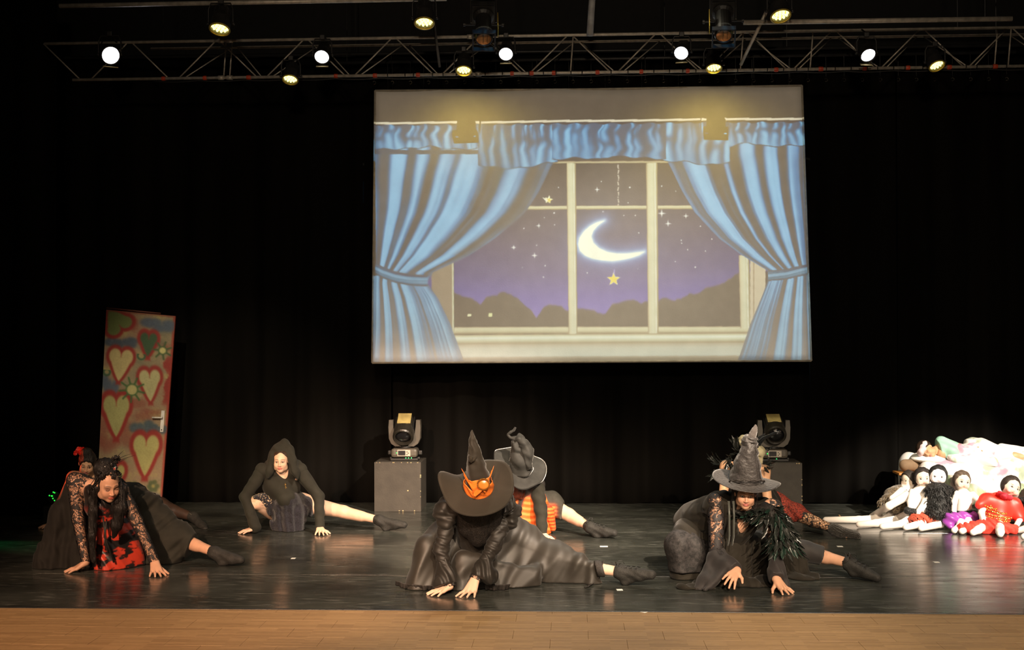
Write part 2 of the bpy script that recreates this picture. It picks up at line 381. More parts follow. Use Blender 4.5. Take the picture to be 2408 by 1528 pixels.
    put(_inpoly(X, Y, star5(1290, 470, 11, .2)), (236, 238, 200)); put(_inpoly(X, Y, star5(1291, 471, 7, .2)), (228, 210, 110)); put(_inpoly(X, Y, [(1275, 464), (1290, 471), (1284, 474)]), (240, 240, 220))
    put((abs(X-1454-.9*np.sin(Y/3)) < 1.6) & (Y > 388) & (Y < 484) & (np.sin(Y*1.1)+np.sin(Y*.47) > -.7), (190, 180, 165))
    # window joinery
    cream = lambda t: ramp(t, [0, .15, .5, .85, 1], [(165, 145, 115), (212, 207, 172), (216, 216, 186), (200, 198, 160), (150, 128, 96)])
    def bar(x0a, x1a, x0b, x1b, ya, yb, dark=1.0):
        v = np.clip((Y-ya)/(yb-ya), 0, 1); xl = x0a+(x0b-x0a)*v; xr = x1a+(x1b-x1a)*v; t = (X-xl)/(xr-xl)
        m = (t >= 0) & (t <= 1) & (Y >= ya) & (Y <= yb); C[m] = (cream(t)*dark)[m]
        put(m & (abs(t-.78) < .04), (226, 226, 206))
    def hbar(y0, y1, xa, xb, sl=-.004, hi=(214, 212, 178)):
        yy = Y-sl*(X-1400); t = (yy-y0)/(y1-y0); m = (t >= 0) & (t <= 1) & (X >= xa) & (X <= xb)
        C[m] = ramp(t, [0, .2, .6, 1], [(170, 150, 120), hi, (205, 200, 164), (150, 130, 100)])[m]
    hbar(484, 493, 1240, 1335); hbar(484, 493, 1353, 1522); hbar(484, 493, 1545, 1650)
    hbar(768, 785, 1068, 1762, hi=(216, 214, 180)); bar(1332, 1354, 1337, 1358, 384, 786); bar(1519, 1546, 1524, 1549, 382, 784)
    hbar(379, 384, 1290, 1590, hi=(168, 150, 124))
    bar(1737, 1762, 1741, 1765, 600, 772); put((X > 1764) & (X < 1800) & (Y > 600) & (Y < 790), (208, 196, 168)); put((X > 1771) & (X < 1774) & (Y > 600) & (Y < 790), (176, 158, 130))
    put((X > 1015) & (X < 1063) & (Y > 600) & (Y < 800), (160, 142, 120)); bar(1062, 1067, 1063, 1068, 600, 792, .95)
    ys = Y+.008*(X-1400)
    m = (ys > 785) & (X > 1040) & (X < 1790); C[m] = ramp(ys, [785, 789, 793, 799, 806, 809, 818, 850], [(168, 150, 118), (214, 214, 180), (226, 232, 214), (206, 208, 176), (170, 154, 122), (186, 176, 150), (198, 198, 178), (196, 202, 186)])[m]
    put((ys > 838) & (X > 1040) & (X < 1800), (190, 178, 150))
    # curtains of the slide
    lt, dk, md = np.array([150, 196, 230.]), np.array([116, 104, 98.]), np.array([108, 138, 178.])
    def cloth(mask, u, keys, seed, warp=.0):
        uu = u+.006*np.sin(Y/37+seed)+warp*np.sin(Y/60)
        ks = [(k[0], k[1]) for k in keys]
        f = sum(np.interp(uu+d, [k[0] for k in ks], [k[1] for k in ks]) for d in (-.008, 0, .008))/3
        rr_ = np.random.default_rng(seed+70); fine = np.interp(uu*1.0, np.linspace(0, 1, 64), rr_.uniform(-1, 1, 64)); f = f*1.12-.06+.20*fine*np.clip((Y-300)/160, .2, 1)
        f = f*(.92+.14*_fbm(X, Y, .018, seed))+.05*_fbm(X, Y, .05, seed+1); f = np.clip(f, 0, 1); f = f*f*(3-2*f)
        k2 = np.clip((Y-600)/250, 0, 1)[..., None]; dk_ = dk+(np.array([150, 136, 122.])-dk)*k2; md_ = md+(np.array([128, 146, 164.])-md)*k2; lt_ = lt+(np.array([160, 196, 216.])-lt)*k2
        f = f[..., None]; base = np.where(f < .5, dk_+(md_-dk_)*(f*2), md_+(lt_-md_)*((f-.5)*2))
        C[mask] = base[mask]
    KUL = [(0, .6), (.04, .15), (.08, .2), (.10, .85), (.16, .95), (.19, .2), (.22, .12), (.25, .95), (.29, .75), (.32, .12), (.35, .25), (.38, 1), (.42, .85), (.455, .35), (.49, .9), (.58, .8), (.64, .3), (.68, .12), (.74, .35), (.80, .95), (.86, .55), (.90, .1), (.96, .25), (.985, .6), (1, .3)]
    KLL = [(0, .5), (.04, .95), (.07, .8), (.09, .2), (.13, .2), (.15, .95), (.21, .9), (.24, .15), (.31, .2), (.33, .95), (.40, .85), (.43, .12), (.48, .2), (.50, .9), (.60, .8), (.64, .35), (.70, .35), (.75, .6), (.90, .65), (.96, .45), (1, .3)]
    KUR = [(0, .5), (.03, .3), (.08, .1), (.12, .5), (.17, .95), (.25, .85), (.29, .15), (.36, .1), (.39, .2), (.42, .8), (.45, .2), (.52, .1), (.55, .75), (.62, .95), (.66, .15), (.70, .2), (.73, .9), (.79, .85), (.82, .1), (.86, .15), (.89, .9), (.94, .7), (.97, .2), (1, .3)]
    KLR = [(0, .4), (.05, .6), (.20, .65), (.34, .5), (.40, .15), (.45, .2), (.50, .9), (.60, .85), (.64, .2), (.70, .2), (.74, .9), (.84, .8), (.88, .2), (.93, .3), (.97, .9), (1, .8)]
    rl = np.interp(Y, [360, 400, 450, 500, 560, 600, 640, 665, 700, 760, 850], [1315, 1292, 1268, 1235, 1165, 1105, 1018, 1004, 1030, 1058, 1092])
    ll = np.interp(Y, [360, 600, 640, 850], [882, 884, 884, 876])
    up = Y < 648
    ul = (X-ll)/(rl-ll); ul2 = np.where(up, ul**np.interp(Y, [380, 640], [1.0, .80]), ul)
    mk = (X < rl) & (Y > 330) & (Y < 852); cloth(mk & up, ul2, KUL, 4, .004); cloth(mk & ~up, ul, KLL, 9)
    rr = np.interp(Y, [360, 400, 450, 500, 560, 600, 640, 660, 700, 760, 850], [1560, 1580, 1604, 1634, 1690, 1745, 1812, 1806, 1790, 1765, 1734])
    rg = np.interp(Y, [200, 850], [1886, 1910]); ur = (X-rr)/(rg-rr)
    mk = (X > rr) & (Y > 330) & (Y < 852); cloth(mk & (Y < 643), ur, KUR, 21, -.003); cloth(mk & (Y >= 643), ur, KLR, 33)
    # dark hollows near the ties
    put(np.exp(-((X-(rl-26))/16)**2)*(Y < 600)*(Y > 400)*(X < rl)*.55, dk); put(np.exp(-((X-(rr+14))/10)**2)*(Y < 600)*(Y > 400)*(X > rr)*.5, (110, 112, 128))
    def tie(pts, w_, c1):
        xs = [p[0] for p in pts]; yc = np.interp(X, xs, [p[1] for p in pts]); t = (Y-yc)/w_
        m = (abs(t) < 1) & (X > xs[0]) & (X < xs[-1]); g = .75+.25*np.cos(t*2.2)-.16*(np.sin(t*7+X*.02) > .5)
        C[m] = (np.array(c1)*g[..., None])[m]
        put((abs(abs(t)-1) < .14) & (X > xs[0]) & (X < xs[-1]), (112, 108, 112))
    tie([(882, 630), (900, 640), (930, 651), (960, 657), (1000, 660), (1006, 659)], 12, (136, 172, 202))
    tie([(1806, 648), (1850, 644), (1880, 637), (1900, 633)], 11, (140, 172, 198))
    # pelmet with ruffles
    def pel(x0, x1, top, bot, nf, seed):
        r = random.Random(seed); tt = top-.0075*(X-1400); bb = np.interp(X, [b[0] for b in bot], [b[1] for b in bot])+2*np.sin(X/9+seed)
        m = (X > x0) & (X < x1) & (Y > tt+2*np.sin(X/7)) & (Y < bb)
        u = (X-x0)/(x1-x0)+.010*np.sin(Y/8+seed)+.006*np.sin(Y/4.3+seed*2)
        v = np.clip((Y-tt)/(bb-tt), 0, 1); f = np.zeros(sh); g2 = np.zeros(sh)
        for k in range(nf):
            c = (k+.5+r.uniform(-.3, .3))/nf; w_ = r.uniform(.22, .62)/nf; lean = r.uniform(-.5, .5)/nf; y0_ = r.uniform(-.3, .35); tw = r.uniform(2.2, 4.2); ph = r.uniform(0, 6.3)
            cx_ = c+lean*(v-.5)+.10/nf*np.sin(v*tw*2+ph)
            f = np.maximum(f, r.uniform(.65, 1.1)*np.exp(-((u-cx_)/(w_*(.45+.95*v)))**2)*(1-.7*np.exp(-((v-y0_-.25)/.10)**2)))
            c = (k+.5+r.uniform(-.5, .5))/nf
            g2 = np.maximum(g2, np.exp(-((u-c+lean*(v-.4))/(.12/nf))**2)*np.clip(1.25-v*r.uniform(1.2, 2.4), 0, 1))
        f = f*(1-.75*g2)+.1*_fbm(X, Y, .05, seed); f = np.clip(f, 0, 1)
        base = np.where(f[..., None] < .5, np.array([112, 110, 120.])+(np.array([112, 142, 178.])-np.array([112, 110, 120.]))*(f*2)[..., None], np.array([112, 142, 178.])+(np.array([142, 188, 220.])-np.array([112, 142, 178.]))*((f-.5)*2)[..., None])
        C[m] = base[m]; put(m & (Y > bb-2), (104, 100, 104))
    put((Y > 352) & (Y < 362) & (X < 1126) & (X > 880), (110, 106, 112))
    pel(880, 1128, 290, [(880, 352), (960, 350), (1010, 345), (1070, 352), (1130, 350)], 11, 5)
    pel(1700, 1900, 291, [(1700, 350), (1760, 336), (1800, 345), (1890, 342)], 9, 6)
    pel(1124, 1312, 291, [(1124, 388), (1180, 396), (1230, 396), (1310, 380)], 8, 7)
    pel(1560, 1716, 291, [(1560, 380), (1620, 382), (1660, 390), (1716, 383)], 6, 8)
    pel(1298, 1566, 291, [(1298, 377), (1360, 372), (1410, 376), (1440, 368), (1490, 371), (1566, 376)], 11, 12)
    # pale strip above, nothing thrown beyond the slide
    yt = Y+.0105*(X-882); put((yt > 287) & (yt < 292), (218, 210, 186))
    out = np.maximum(lin_np(C)-lin_np(amb)*.93, 0)
    out[(yt < 287) | (Y+.0048*(X-882) > 851.5) | (X < 876) | (X > 1909)] = 0
    return out
# screen cloth hung from the grid, with a hem; picture thrown by a real projector lamp
def screen_cloth():
    nu, nv = 60, 40; c = scr_c; V = []
    for j in range(nv):
        for i in range(nu):
            u, v = i/(nu-1), j/(nv-1)
            p = (c[0]*(1-u)+c[1]*u)*(1-v)+(c[3]*(1-u)+c[2]*u)*v
            sag = -.012*math.sin(PI*u)*(1-v)+.006*math.sin(u*19)*(1-v)**3
            dep = .012*math.sin(u*23+1.5*math.sin(u*5))*math.exp(-v*9)+.004*math.sin(u*6+v*3)
            V.append((p.x, p.y+dep, p.z+sag))
    V = np.array(V); B = V+np.array([0, .008, 0]); n = len(V); Q = []
    for j in range(nv-1):
        for i in range(nu-1):
            a = j*nu+i; Q += [(a, a+1, a+nu+1, a+nu), (a+n, a+nu+n, a+nu+1+n, a+1+n)]
    for i in range(nu-1):
        Q += [(i, i+n, i+1+n, i+1), ((nv-1)*nu+i, (nv-1)*nu+i+1, (nv-1)*nu+i+1+n, (nv-1)*nu+i+n)]
    for j in range(nv-1):
        a = j*nu; b = a+nu-1; Q += [(a, a+nu, a+nu+n, a+n), (b, b+n, b+nu+n, b+nu)]
    return np_mesh('screen', np.concatenate([V, B]), Q)
scr = empty('projection_screen', ((scr_c[3]+scr_c[2])/2), 'large white cloth screen showing curtains, a window, a moon and stars', 'screen')
cloth_m = mat('screen_cloth', (.78, .76, .72), .9, var=.03, scale=6, bump=.08, bscale=60)
mobj('screen_cloth', screen_cloth(), cloth_m, scr)
hem = MB()
for a, b in ((0, 1), (1, 2), (2, 3), (3, 0)):
    hem.tube([scr_c[a]+Vector((0, .002, 0)), (scr_c[a]+scr_c[b])/2+Vector((0, .002, -.012 if a == 0 else 0)), scr_c[b]+Vector((0, .002, 0))], .011, 8)
hem.build('hem', mat('hem_tape', (.42, .38, .31), .8), scr, smooth=True)
for u in np.linspace(.03, .97, 12):
    p = scr_c[0].lerp(scr_c[1], u)
    MB().tube([p+Vector((0, .003, -.01)), (p.x, p.y, 4.762)], .003, 6).build('tie_cord', BLACK, scr)
# projector
PJ = Vector((.83, 3.1, 7.9)); PT = (scr_c[0]+scr_c[1]+scr_c[2]+scr_c[3])/4
pq = (PT-PJ).to_track_quat('-Z', 'Y'); PM = pq.to_matrix()
HALF = 0.30
def projector_image():
    n, m = 1300, 1000; hx, hy = HALF, HALF*m/n
    u = (np.arange(n)+.5)/n*2-1; v = (np.arange(m)+.5)/m*2-1
    U, Vv = np.meshgrid(u*hx, v*hy)
    D = np.stack([U, Vv, -np.ones_like(U)], -1) @ np.array(PM).T
    t = (SY-PJ.y)/D[..., 1]; W = np.array(PJ)+D*t[..., None]
    L = (W-np.array(CAM_P)) @ np.array(CAM_R)      # into camera axes
    px = 1204-FPX*L[..., 0]/L[..., 2]; py = 764+FPX*L[..., 1]/L[..., 2]
    rgb = paint_window(px, py)
    im = bpy.data.images.new('slide', n, m, float_buffer=True); im.colorspace_settings.name = 'Non-Color'
    a = np.ones((m, n, 4), np.float32); a[..., :3] = rgb; im.pixels.foreach_set(a.ravel()); im.pack()
    return im, n/m
def projector_lamp(power):
    im, asp = projector_image()
    ld = bpy.data.lights.new('projector_lamp', 'SPOT'); ld.energy = power; ld.spot_size = math.radians(44); ld.spot_blend = 0; ld.shadow_soft_size = .004
    ld.use_nodes = True; nt = ld.node_tree; em = nt.nodes['Emission']
    tc = nt.nodes.new('ShaderNodeTexCoord'); se = nt.nodes.new('ShaderNodeSeparateXYZ'); nt.links.new(tc.outputs['Normal'], se.inputs[0])
    def M(op, a, b, c=None):
        n = nt.nodes.new('ShaderNodeMath'); n.operation = op
        for i, x in enumerate((a, b, c)):
            if x is None: continue
            if isinstance(x, (int, float)): n.inputs[i].default_value = x
            else: nt.links.new(x, n.inputs[i])
        return n.outputs[0]
    z = M('MULTIPLY', se.outputs['Z'], -1.0)
    z = M('ABSOLUTE', z, 0)
    x = M('MULTIPLY_ADD', M('DIVIDE', se.outputs['X'], z), PSX/(2*HALF), .5)
    y = M('MULTIPLY_ADD', M('DIVIDE', se.outputs['Y'], z), PSY*asp/(2*HALF), .5)
    cb = nt.nodes.new('ShaderNodeCombineXYZ'); nt.links.new(x, cb.inputs[0]); nt.links.new(y, cb.inputs[1])
    it = nt.nodes.new('ShaderNodeTexImage'); it.image = im; it.extension = 'CLIP'; nt.links.new(cb.outputs[0], it.inputs[0])
    nt.links.new(it.outputs['Color'], em.inputs['Color']); em.inputs['Strength'].default_value = 1
    o = bpy.data.objects.new('projector_lamp', ld); link(o); o.location = PJ; o.rotation_euler = pq.to_euler()
PSX, PSY = 1, 1
projector_lamp(6500)
# ------------------------------------------------------------------ lighting truss (triangular: two front chords, one rear chord)
TY = 13.0
def clampz(p, z): return Vector((p.x, p.y, z))
tl, tr = P(105, 103, TY), P(2560, 62, TY); bl, br = P(238, 187, TY), P(2560, 153, TY)
zt = lambda x: tl.z+(tr.z-tl.z)*(x-tl.x)/(tr.x-tl.x)
zb = lambda x: bl.z+(br.z-bl.z)*(x-bl.x)/(br.x-bl.x)
truss = empty('lighting_truss', (0, TY, 4.4), 'long aluminium lattice truss carrying the lamps above the stage', 'truss')
alu = mat('worn_aluminium', (.50, .45, .38), .45, .35, .2, 20)
def chord(a, b, r=.0125): return MB().tube([a, b], r, 12).build('chord', alu, truss, smooth=True)
chord(tl, tr, .016); chord(Vector((bl.x-.3, TY, zb(bl.x-.3))), br, .016)
ry = TY+.36; rz_ = lambda x: zt(x)+.012
rl_, rr_ = Vector((tl.x+1.0, ry, rz_(tl.x+1.0))), Vector((tr.x, ry, rz_(tr.x))); chord(rl_, rr_, .014)
tops = [P(305+207*k, 80, TY).x for k in range(-1, 11)]
for k, x in enumerate(tops):
    T = Vector((x, TY, zt(x)))
    for s in (-1, 1):
        xb = x+s*.44
        if xb < tl.x+.25: continue
        B = Vector((xb-s*.03, TY, zb(xb)))
        MB().tube([T+Vector((s*.02, 0, 0)), B], .0075, 8).build('brace', alu, truss, smooth=True)
        Rr = Vector((x+s*.03+.08, ry, rz_(x)))
        if x > rl_.x: MB().tube([Rr, B+Vector((.05, .01, 0))], .006, 8).build('brace', alu, truss, smooth=True)
for px in (532, 546, 1348, 2346, 2378, 1748, 1912):
    x = P(px, 80, TY).x; MB().tube([(x, TY, zt(x)), (x-.03, TY+.01, zb(x))], .0075, 8).build('brace', alu, truss, smooth=True)
for px in (520, 540, 1105, 1125):   # plates at the section joints
    x = P(px, 80, TY).x
    for zf in (zt, zb): MB().lathe([(.014, -.03), (.024, -.03), (.024, .03), (.014, .03)], 12, Matrix.Translation((x, TY, zf(x))) @ Matrix.Rotation(PI/2, 4, 'Y')).build('coupler', alu, truss, smooth=True)
# hanging points up to the grid
for x in (-4.2, 3.9):
    MB().tube([(x, TY, zt(x)), (x, TY, 9.1)], .004, 6).build('hanging_wire', DMETAL, truss)
redm = mat('orange_plastic_clip', (.55, .06, .02), .5)
for px in (385, 482, 585, 790, 882, 983, 1204, 1250, 1302, 1405, 1508, 1617, 1825, 1930, 2033, 2135, 2232, 2340):
    x = P(px, 160, TY).x; rr = random.uniform(.018, .024)
    MB().lathe([(.010, -rr), (.022, -rr), (.024, 0), (.022, rr), (.010, rr)], 10, Matrix.Translation((x, TY, zb(x))) @ Matrix.Rotation(PI/2, 4, 'Y')).build('orange_clip', redm, truss)
for k in range(46):                 # cable ties round the lower chord
    x = P(880+33*k+random.uniform(-7, 7), 160, TY).x
    if x > br.x: break
    MB().lathe([(.0162, -.006), (.0195, -.004), (.0195, .004), (.0162, .006)], 8, Matrix.Translation((x, TY, zb(x))) @ Matrix.Rotation(PI/2, 4, 'Y')).build('cable_tie', BLACK, truss)
cab = []
for i in range(140):
    x = -4.3+9.4*i/139; cab.append((x, TY-.012, zb(x)-.028-.012*abs(math.sin(i*.45))))
MB().tube(cab, .006, 6).build('cable', BLACK, truss, smooth=True)
# backdrop batten with hooks, behind the truss
bat = empty('curtain_batten', (0, 14.15, 4.7), 'dark batten with a row of small hooks above the screen', 'batten')
MB().tube([(-8, 14.2, 5.04), (8, 14.2, 5.04)], .02, 10).build('batten_tube', DMETAL, bat, smooth=True)
for x in (-7, -2.4, 2.4, 7): MB().tube([(x, 14.2, 5.04), (x, 14.2, 9.1)], .005, 6).build('hanging_wire', DMETAL, bat)
b2 = empty('screen_batten', (0, SY, 4.78), 'thin dark pipe holding the projection screen, under the truss', 'batten')
sl_, sr_ = scr_c[0], scr_c[1]
MB().tube([(sl_.x-.5, SY, 4.78), (sr_.x+2.2, SY, 4.80)], .017, 10).build('batten_tube', DMETAL, b2, smooth=True)
for x in (sl_.x-.3, 1.0, sr_.x+2): MB().tube([(x, SY, 4.78), (x, SY, 9.1)], .005, 6).build('hanging_wire', DMETAL, b2)
hk = mat('worn_hook_steel', (.16, .14, .11), .4, .7)
ring = MB().tube([(.016*math.cos(a), 0, -.016+.016*math.sin(a)) for a in np.linspace(-2.2, 2.6, 12)], .0028, 6).mesh('hook', True); ring.materials.append(hk)
for k in range(38):
    px = 880+42.5*k; p = P(px, 193-.012*(px-900)*.5, SY-.03); 
    if p.x > sr_.x+2.2: break
    o = bpy.data.objects.new('hook', ring); link(o, b2); o.location = Vector((p.x, SY-.03, p.z+.01))-b2.location
    MB().tube([(p.x, SY-.02, 4.78), (p.x, SY-.03, p.z+.01)], .002, 5).build('hook_cord', BLACK, b2)
# ------------------------------------------------------------------ pipes above
def pipe(name, a, b, r, m, lab, cat='pipe', wires=()):
    e = empty(name, (a+b)/2, lab, cat); MB().tube([a, b], r, 14).build('tube', m, e, smooth=True)
    for t in wires:
        q = a.lerp(b, t); MB().tube([q, (q.x, q.y, 9.1)], .004, 6).build('hanging_wire', DMETAL, e)
    return e
pipe('lighting_pipe', P(140, 14, 12.1), P(1050, -3, 12.1), .022, alu, 'grey pipe across the top left edge over the painted door', wires=(.05, .9))
pipe('lighting_pipe', P(1748, 53, 12.5), P(2380, 44, 12.5), .024, alu, 'short grey pipe just above the truss at the top right', wires=(.1, .9))
pipe('lighting_pipe', P(1075, -70, 12.1), P(2500, -70, 12.1), .024, alu, 'upper pipe that holds the yellow lamps over the middle', wires=(.1, .9))
pipe('hanging_pole', P(1396, -60, 12.4), P(1387, 84, 12.4), .033, mat('pale_grey_pole', (.32, .32, .33), .5), 'pale grey pole end hanging down at the top above the screen', 'pole', wires=(0,))
pipe('prop_pole', P(1806, 20, 12.45), P(1742, 152, 12.96), .017, alu, 'slanted metal pole crossing the truss beside the right profile lamp', 'pole', wires=(0,))
pipe('support_pole', P(1020, 50, 12.8), P(1034, 158, 12.96), .014, mat('dull_grey_pole', (.10, .10, .10), .5), 'thin upright grey pole under the upper middle yellow lamp', 'pole', wires=(0,))
# ------------------------------------------------------------------ lamps
LEDY = emit('yellow_led', (1.0, .80, .18), 9.0); LEDC = emit('hot_led_core', (1.0, .93, .30), 2.4)
LENSW = emit('white_lamp_lens', (.92, .93, 1.0), 7.0); RIMY = mat('led_lit_lamp_rim', (.55, .42, .08), .35, .2)  # RIMY: glow of the LEDs on the rim painted in as yellow
LEDR = emit('yellow_led_glow', (.8, .62, .06), 1.0)
HOUS = mat('black_lamp_housing', (.018, .017, .016), .45)
def yoke_hook(root, zc, w_, h, hang):
    """bracket round the lamp, clamp, and stem up to the pipe"""
    MB().tube([(-w_, 0, -.01), (-w_, 0, .02), (-w_, 0, h*.7), (-w_*.8, 0, h), (w_*.8, 0, h), (w_, 0, h*.7), (w_, 0, .02), (w_, 0, -.01)], .008, 8).build('yoke', HOUS, root, world=False, smooth=True)
    for s in (-1, 1): MB().lathe([(.001, -.012), (.016, -.012), (.018, .012), (.001, .012)], 10, Matrix.Translation((s*(w_+.004), 0, 0)) @ Matrix.Rotation(PI/2, 4, 'Y'), cap=False).build('knob', HOUS, root, world=False, smooth=True)
    hv = Vector(hang)-root.location
    MB().box((0, 0, h+.02), (.05, .035, .05), bev=.006).tube([(0, 0, h), (0, 0, max(h+.03, hv.z*.6)), hv], .009, 8).build('clamp', HOUS, root, world=False)
def par_can(pos, aim, sc, kind, label, group, hang):
    r = .1*sc
    root = empty('stage_lamp', pos, label, 'lamp', group)
    q = Vector(aim).normalized().to_track_quat('-Z', 'Y')
    hous = MB().lathe([(.001, .19*sc), (.05*sc, .185*sc), (.072*sc, .15*sc), (.078*sc, .10*sc), (r*.93, .05*sc), (r*.95, -.055*sc), (r*.89, -.055*sc), (r*.86, -.02*sc)], 28, cap=False)
    for a in range(8): hous.box((math.cos(a*PI/4)*.077*sc, math.sin(a*PI/4)*.077*sc, .12*sc), (.012*sc, .012*sc, .07*sc), Matrix.Rotation(a*PI/4, 3, 'Z'))
    h = hous.build('housing', HOUS, root, world=False, smooth=False); h.rotation_euler = q.to_euler()
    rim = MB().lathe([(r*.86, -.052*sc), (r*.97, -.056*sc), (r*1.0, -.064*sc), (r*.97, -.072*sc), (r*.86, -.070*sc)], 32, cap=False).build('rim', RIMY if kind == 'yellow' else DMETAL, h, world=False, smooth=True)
    if kind == 'yellow':
        MB().lathe([(.001, -.02*sc), (r*.86, -.02*sc)], 28, cap=False).build('reflector', LEDR, h, world=False)
        mb = MB()
        for n, rr in ((1, 0), (6, .036), (12, .070)):
            for k in range(n):
                a = 2*PI*k/n+.2; mb.lathe([(.001, -.046*sc), (.009*sc, -.044*sc), (.0155*sc, -.03*sc), (.011*sc, -.021*sc)], 10, Matrix.Translation((rr*sc*math.cos(a), rr*sc*math.sin(a), 0)), cap=False)
        o = mb.build('led_cluster', LEDC, h, world=False, smooth=True)
    else:
        MB().lathe([(.001, -.060*sc), (r*.5, -.057*sc), (r*.88, -.045*sc)], 32, cap=False).build('lens', LENSW, h, world=False, smooth=True)
        # gel frame slot below the lens
        MB().box((0, -r*1.12, -.085*sc), (r*1.5, .006, .03)).build('gel_frame', mat_refl, h, world=False)
        MB().box((0, .0, .13), (.13*sc, .12*sc, .22*sc), bev=.02).build('lamp_body', HOUS, h, world=False)
    yoke_hook(root, 0, r*1.15, r*1.9, hang)
    return root
mat_refl = mat('lamp_reflector', (.55, .45, .22), .3, .6)
ta = math.radians
def aimv(down, side=0.0): return Vector((math.sin(ta(side))*math.cos(ta(down)), -math.cos(ta(down))*math.cos(ta(side)), -math.sin(ta(down))))
UPY = 'yellow lamps on the upper pipe'; LOY = 'yellow lamps under the truss'; WHT = 'white lamps in the truss'
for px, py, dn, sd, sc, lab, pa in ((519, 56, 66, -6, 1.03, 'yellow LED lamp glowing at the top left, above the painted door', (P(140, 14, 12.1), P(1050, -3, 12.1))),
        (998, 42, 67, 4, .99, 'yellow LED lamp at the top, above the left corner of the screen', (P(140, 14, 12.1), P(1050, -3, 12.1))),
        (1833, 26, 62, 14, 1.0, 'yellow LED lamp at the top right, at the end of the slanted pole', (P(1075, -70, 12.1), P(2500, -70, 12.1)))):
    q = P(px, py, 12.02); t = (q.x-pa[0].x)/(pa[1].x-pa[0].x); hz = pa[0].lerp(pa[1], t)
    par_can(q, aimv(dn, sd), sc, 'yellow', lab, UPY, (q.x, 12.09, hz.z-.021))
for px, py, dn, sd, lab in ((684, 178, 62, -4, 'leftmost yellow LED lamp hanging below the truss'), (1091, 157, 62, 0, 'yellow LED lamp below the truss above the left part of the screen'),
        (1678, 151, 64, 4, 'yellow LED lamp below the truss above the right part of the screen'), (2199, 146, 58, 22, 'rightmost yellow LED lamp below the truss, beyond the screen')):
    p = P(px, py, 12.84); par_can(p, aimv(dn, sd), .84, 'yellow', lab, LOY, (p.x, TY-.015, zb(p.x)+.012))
for px, py, dn, sd, sc, lab in ((258, 128, 20, 30, 1.0, 'leftmost white lamp, tilted and glaring, at the left end of the truss'), (758, 129, 36, 3, .83, 'second white lamp from the left in the truss, above the dark curtain'),
        (1190, 123, 34, 0, .79, 'white lamp in the truss beside the left profile spotlight'), (1603, 121, 32, -12, .79, 'white lamp in the truss left of the right profile spotlight'), (2038, 124, 42, 10, .83, 'rightmost white lamp in the truss')):
    p = P(px, py, 12.78); par_can(p, aimv(dn, sd), sc, 'white', lab, WHT, (p.x, TY-.02, zt(p.x)))
# beams of the lamps that hang in view: backlight and a yellow wash
for px, py in ((758, 131), (1190, 124), (1602, 122), (2037, 125)):
    p = P(px, py, 12.7); spot('lamp_beam', p+Vector((0, -.12, -.1)), (p.x*.9, 9.3, 0.0), 60, (.95, .95, 1.0), 46, .9, .05)
for px, py in ((1091, 157), (1678, 151)):
    p = P(px, py, 12.84); spot('lamp_beam', p+Vector((0, -.02, -.08)), (p.x, 13.15, p.z-1.0), 15, (1.0, .72, .14), 150, 1.0, .05)
def profile_spot(px, py, label, side):
    p = P(px, py, 11.8); root = empty('profile_spotlight', p, label, 'lamp', 'profile spotlights above the screen')
    d = aimv(52, side); q = d.to_track_quat('-Z', 'Y')
    mb = MB().lathe([(.001, .55), (.085, .55), (.10, .50), (.10, .33), (.075, .31), (.075, .12), (.085, .11), (.085, .02), (.078, 0), (.070, 0), (.070, .10)], 20, cap=False)
    for k in range(5): mb.box((0, 0, .36+.035*k), (.215, .215, .008), bev=.002)
    h = mb.build('housing', HOUS, root, world=False); h.rotation_euler = q.to_euler()
    fr = MB().box((0, .102, -.01), (.215, .012, .05)).box((0, -.102, -.01), (.215, .012, .05)).box((.102, 0, -.01), (.012, .215, .05)).box((-.102, 0, -.01), (.012, .215, .05)); fr.build('filter_frame', HOUS, h, world=False)
    MB().box((-.13 if side > 0 else .13, .08, .12), (.004, .10, .24)).build('gel_holder', mat('yellow_lit_gel_holder', (.55, .36, .04), .4), h, world=False)  # yellow lamplight on the holder is painted into its colour
    MB().lathe([(.001, .03), (.05, .026), (.070, .015)], 24, cap=False).build('lens', mat('copper_lens', (.62, .30, .12), .25, .5), h, world=False, smooth=True)
    MB().box((.006, 0, .012), (.004, .10, .002)).box((-.03, 0, .013), (.003, .09, .002)).build('shutter_blade', DMETAL, h, world=False)
    for s in (-1, 1): MB().tube([(s*.08, 0, .22), (s*.17, 0, .22)], .008, 8).lathe([(.001, -.01), (.018, -.01), (.018, .01), (.001, .01)], 10, Matrix.Translation((s*.18, 0, .22)) @ Matrix.Rotation(PI/2, 4, 'Y'), cap=False).build('knob', DMETAL, h, world=False)
    c = q @ Vector((0, 0, .25))
    MB().tube([c+Vector((-.12, 0, 0)), c+Vector((-.12, 0, .22)), c+Vector((.12, 0, .22)), c+Vector((.12, 0, 0))], .01, 8).build('yoke', HOUS, root, world=False)
    MB().tube([c+Vector((0, 0, .22)), Vector((0, .1, 9.1-p.z))], .008, 8).box(c+Vector((0, 0, .25)), (.05, .04, .07)).build('clamp', HOUS, root, world=False)
    return root
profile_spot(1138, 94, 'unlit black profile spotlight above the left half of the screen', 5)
profile_spot(1702, 86, 'unlit black profile spotlight above the right half of the screen', -5)
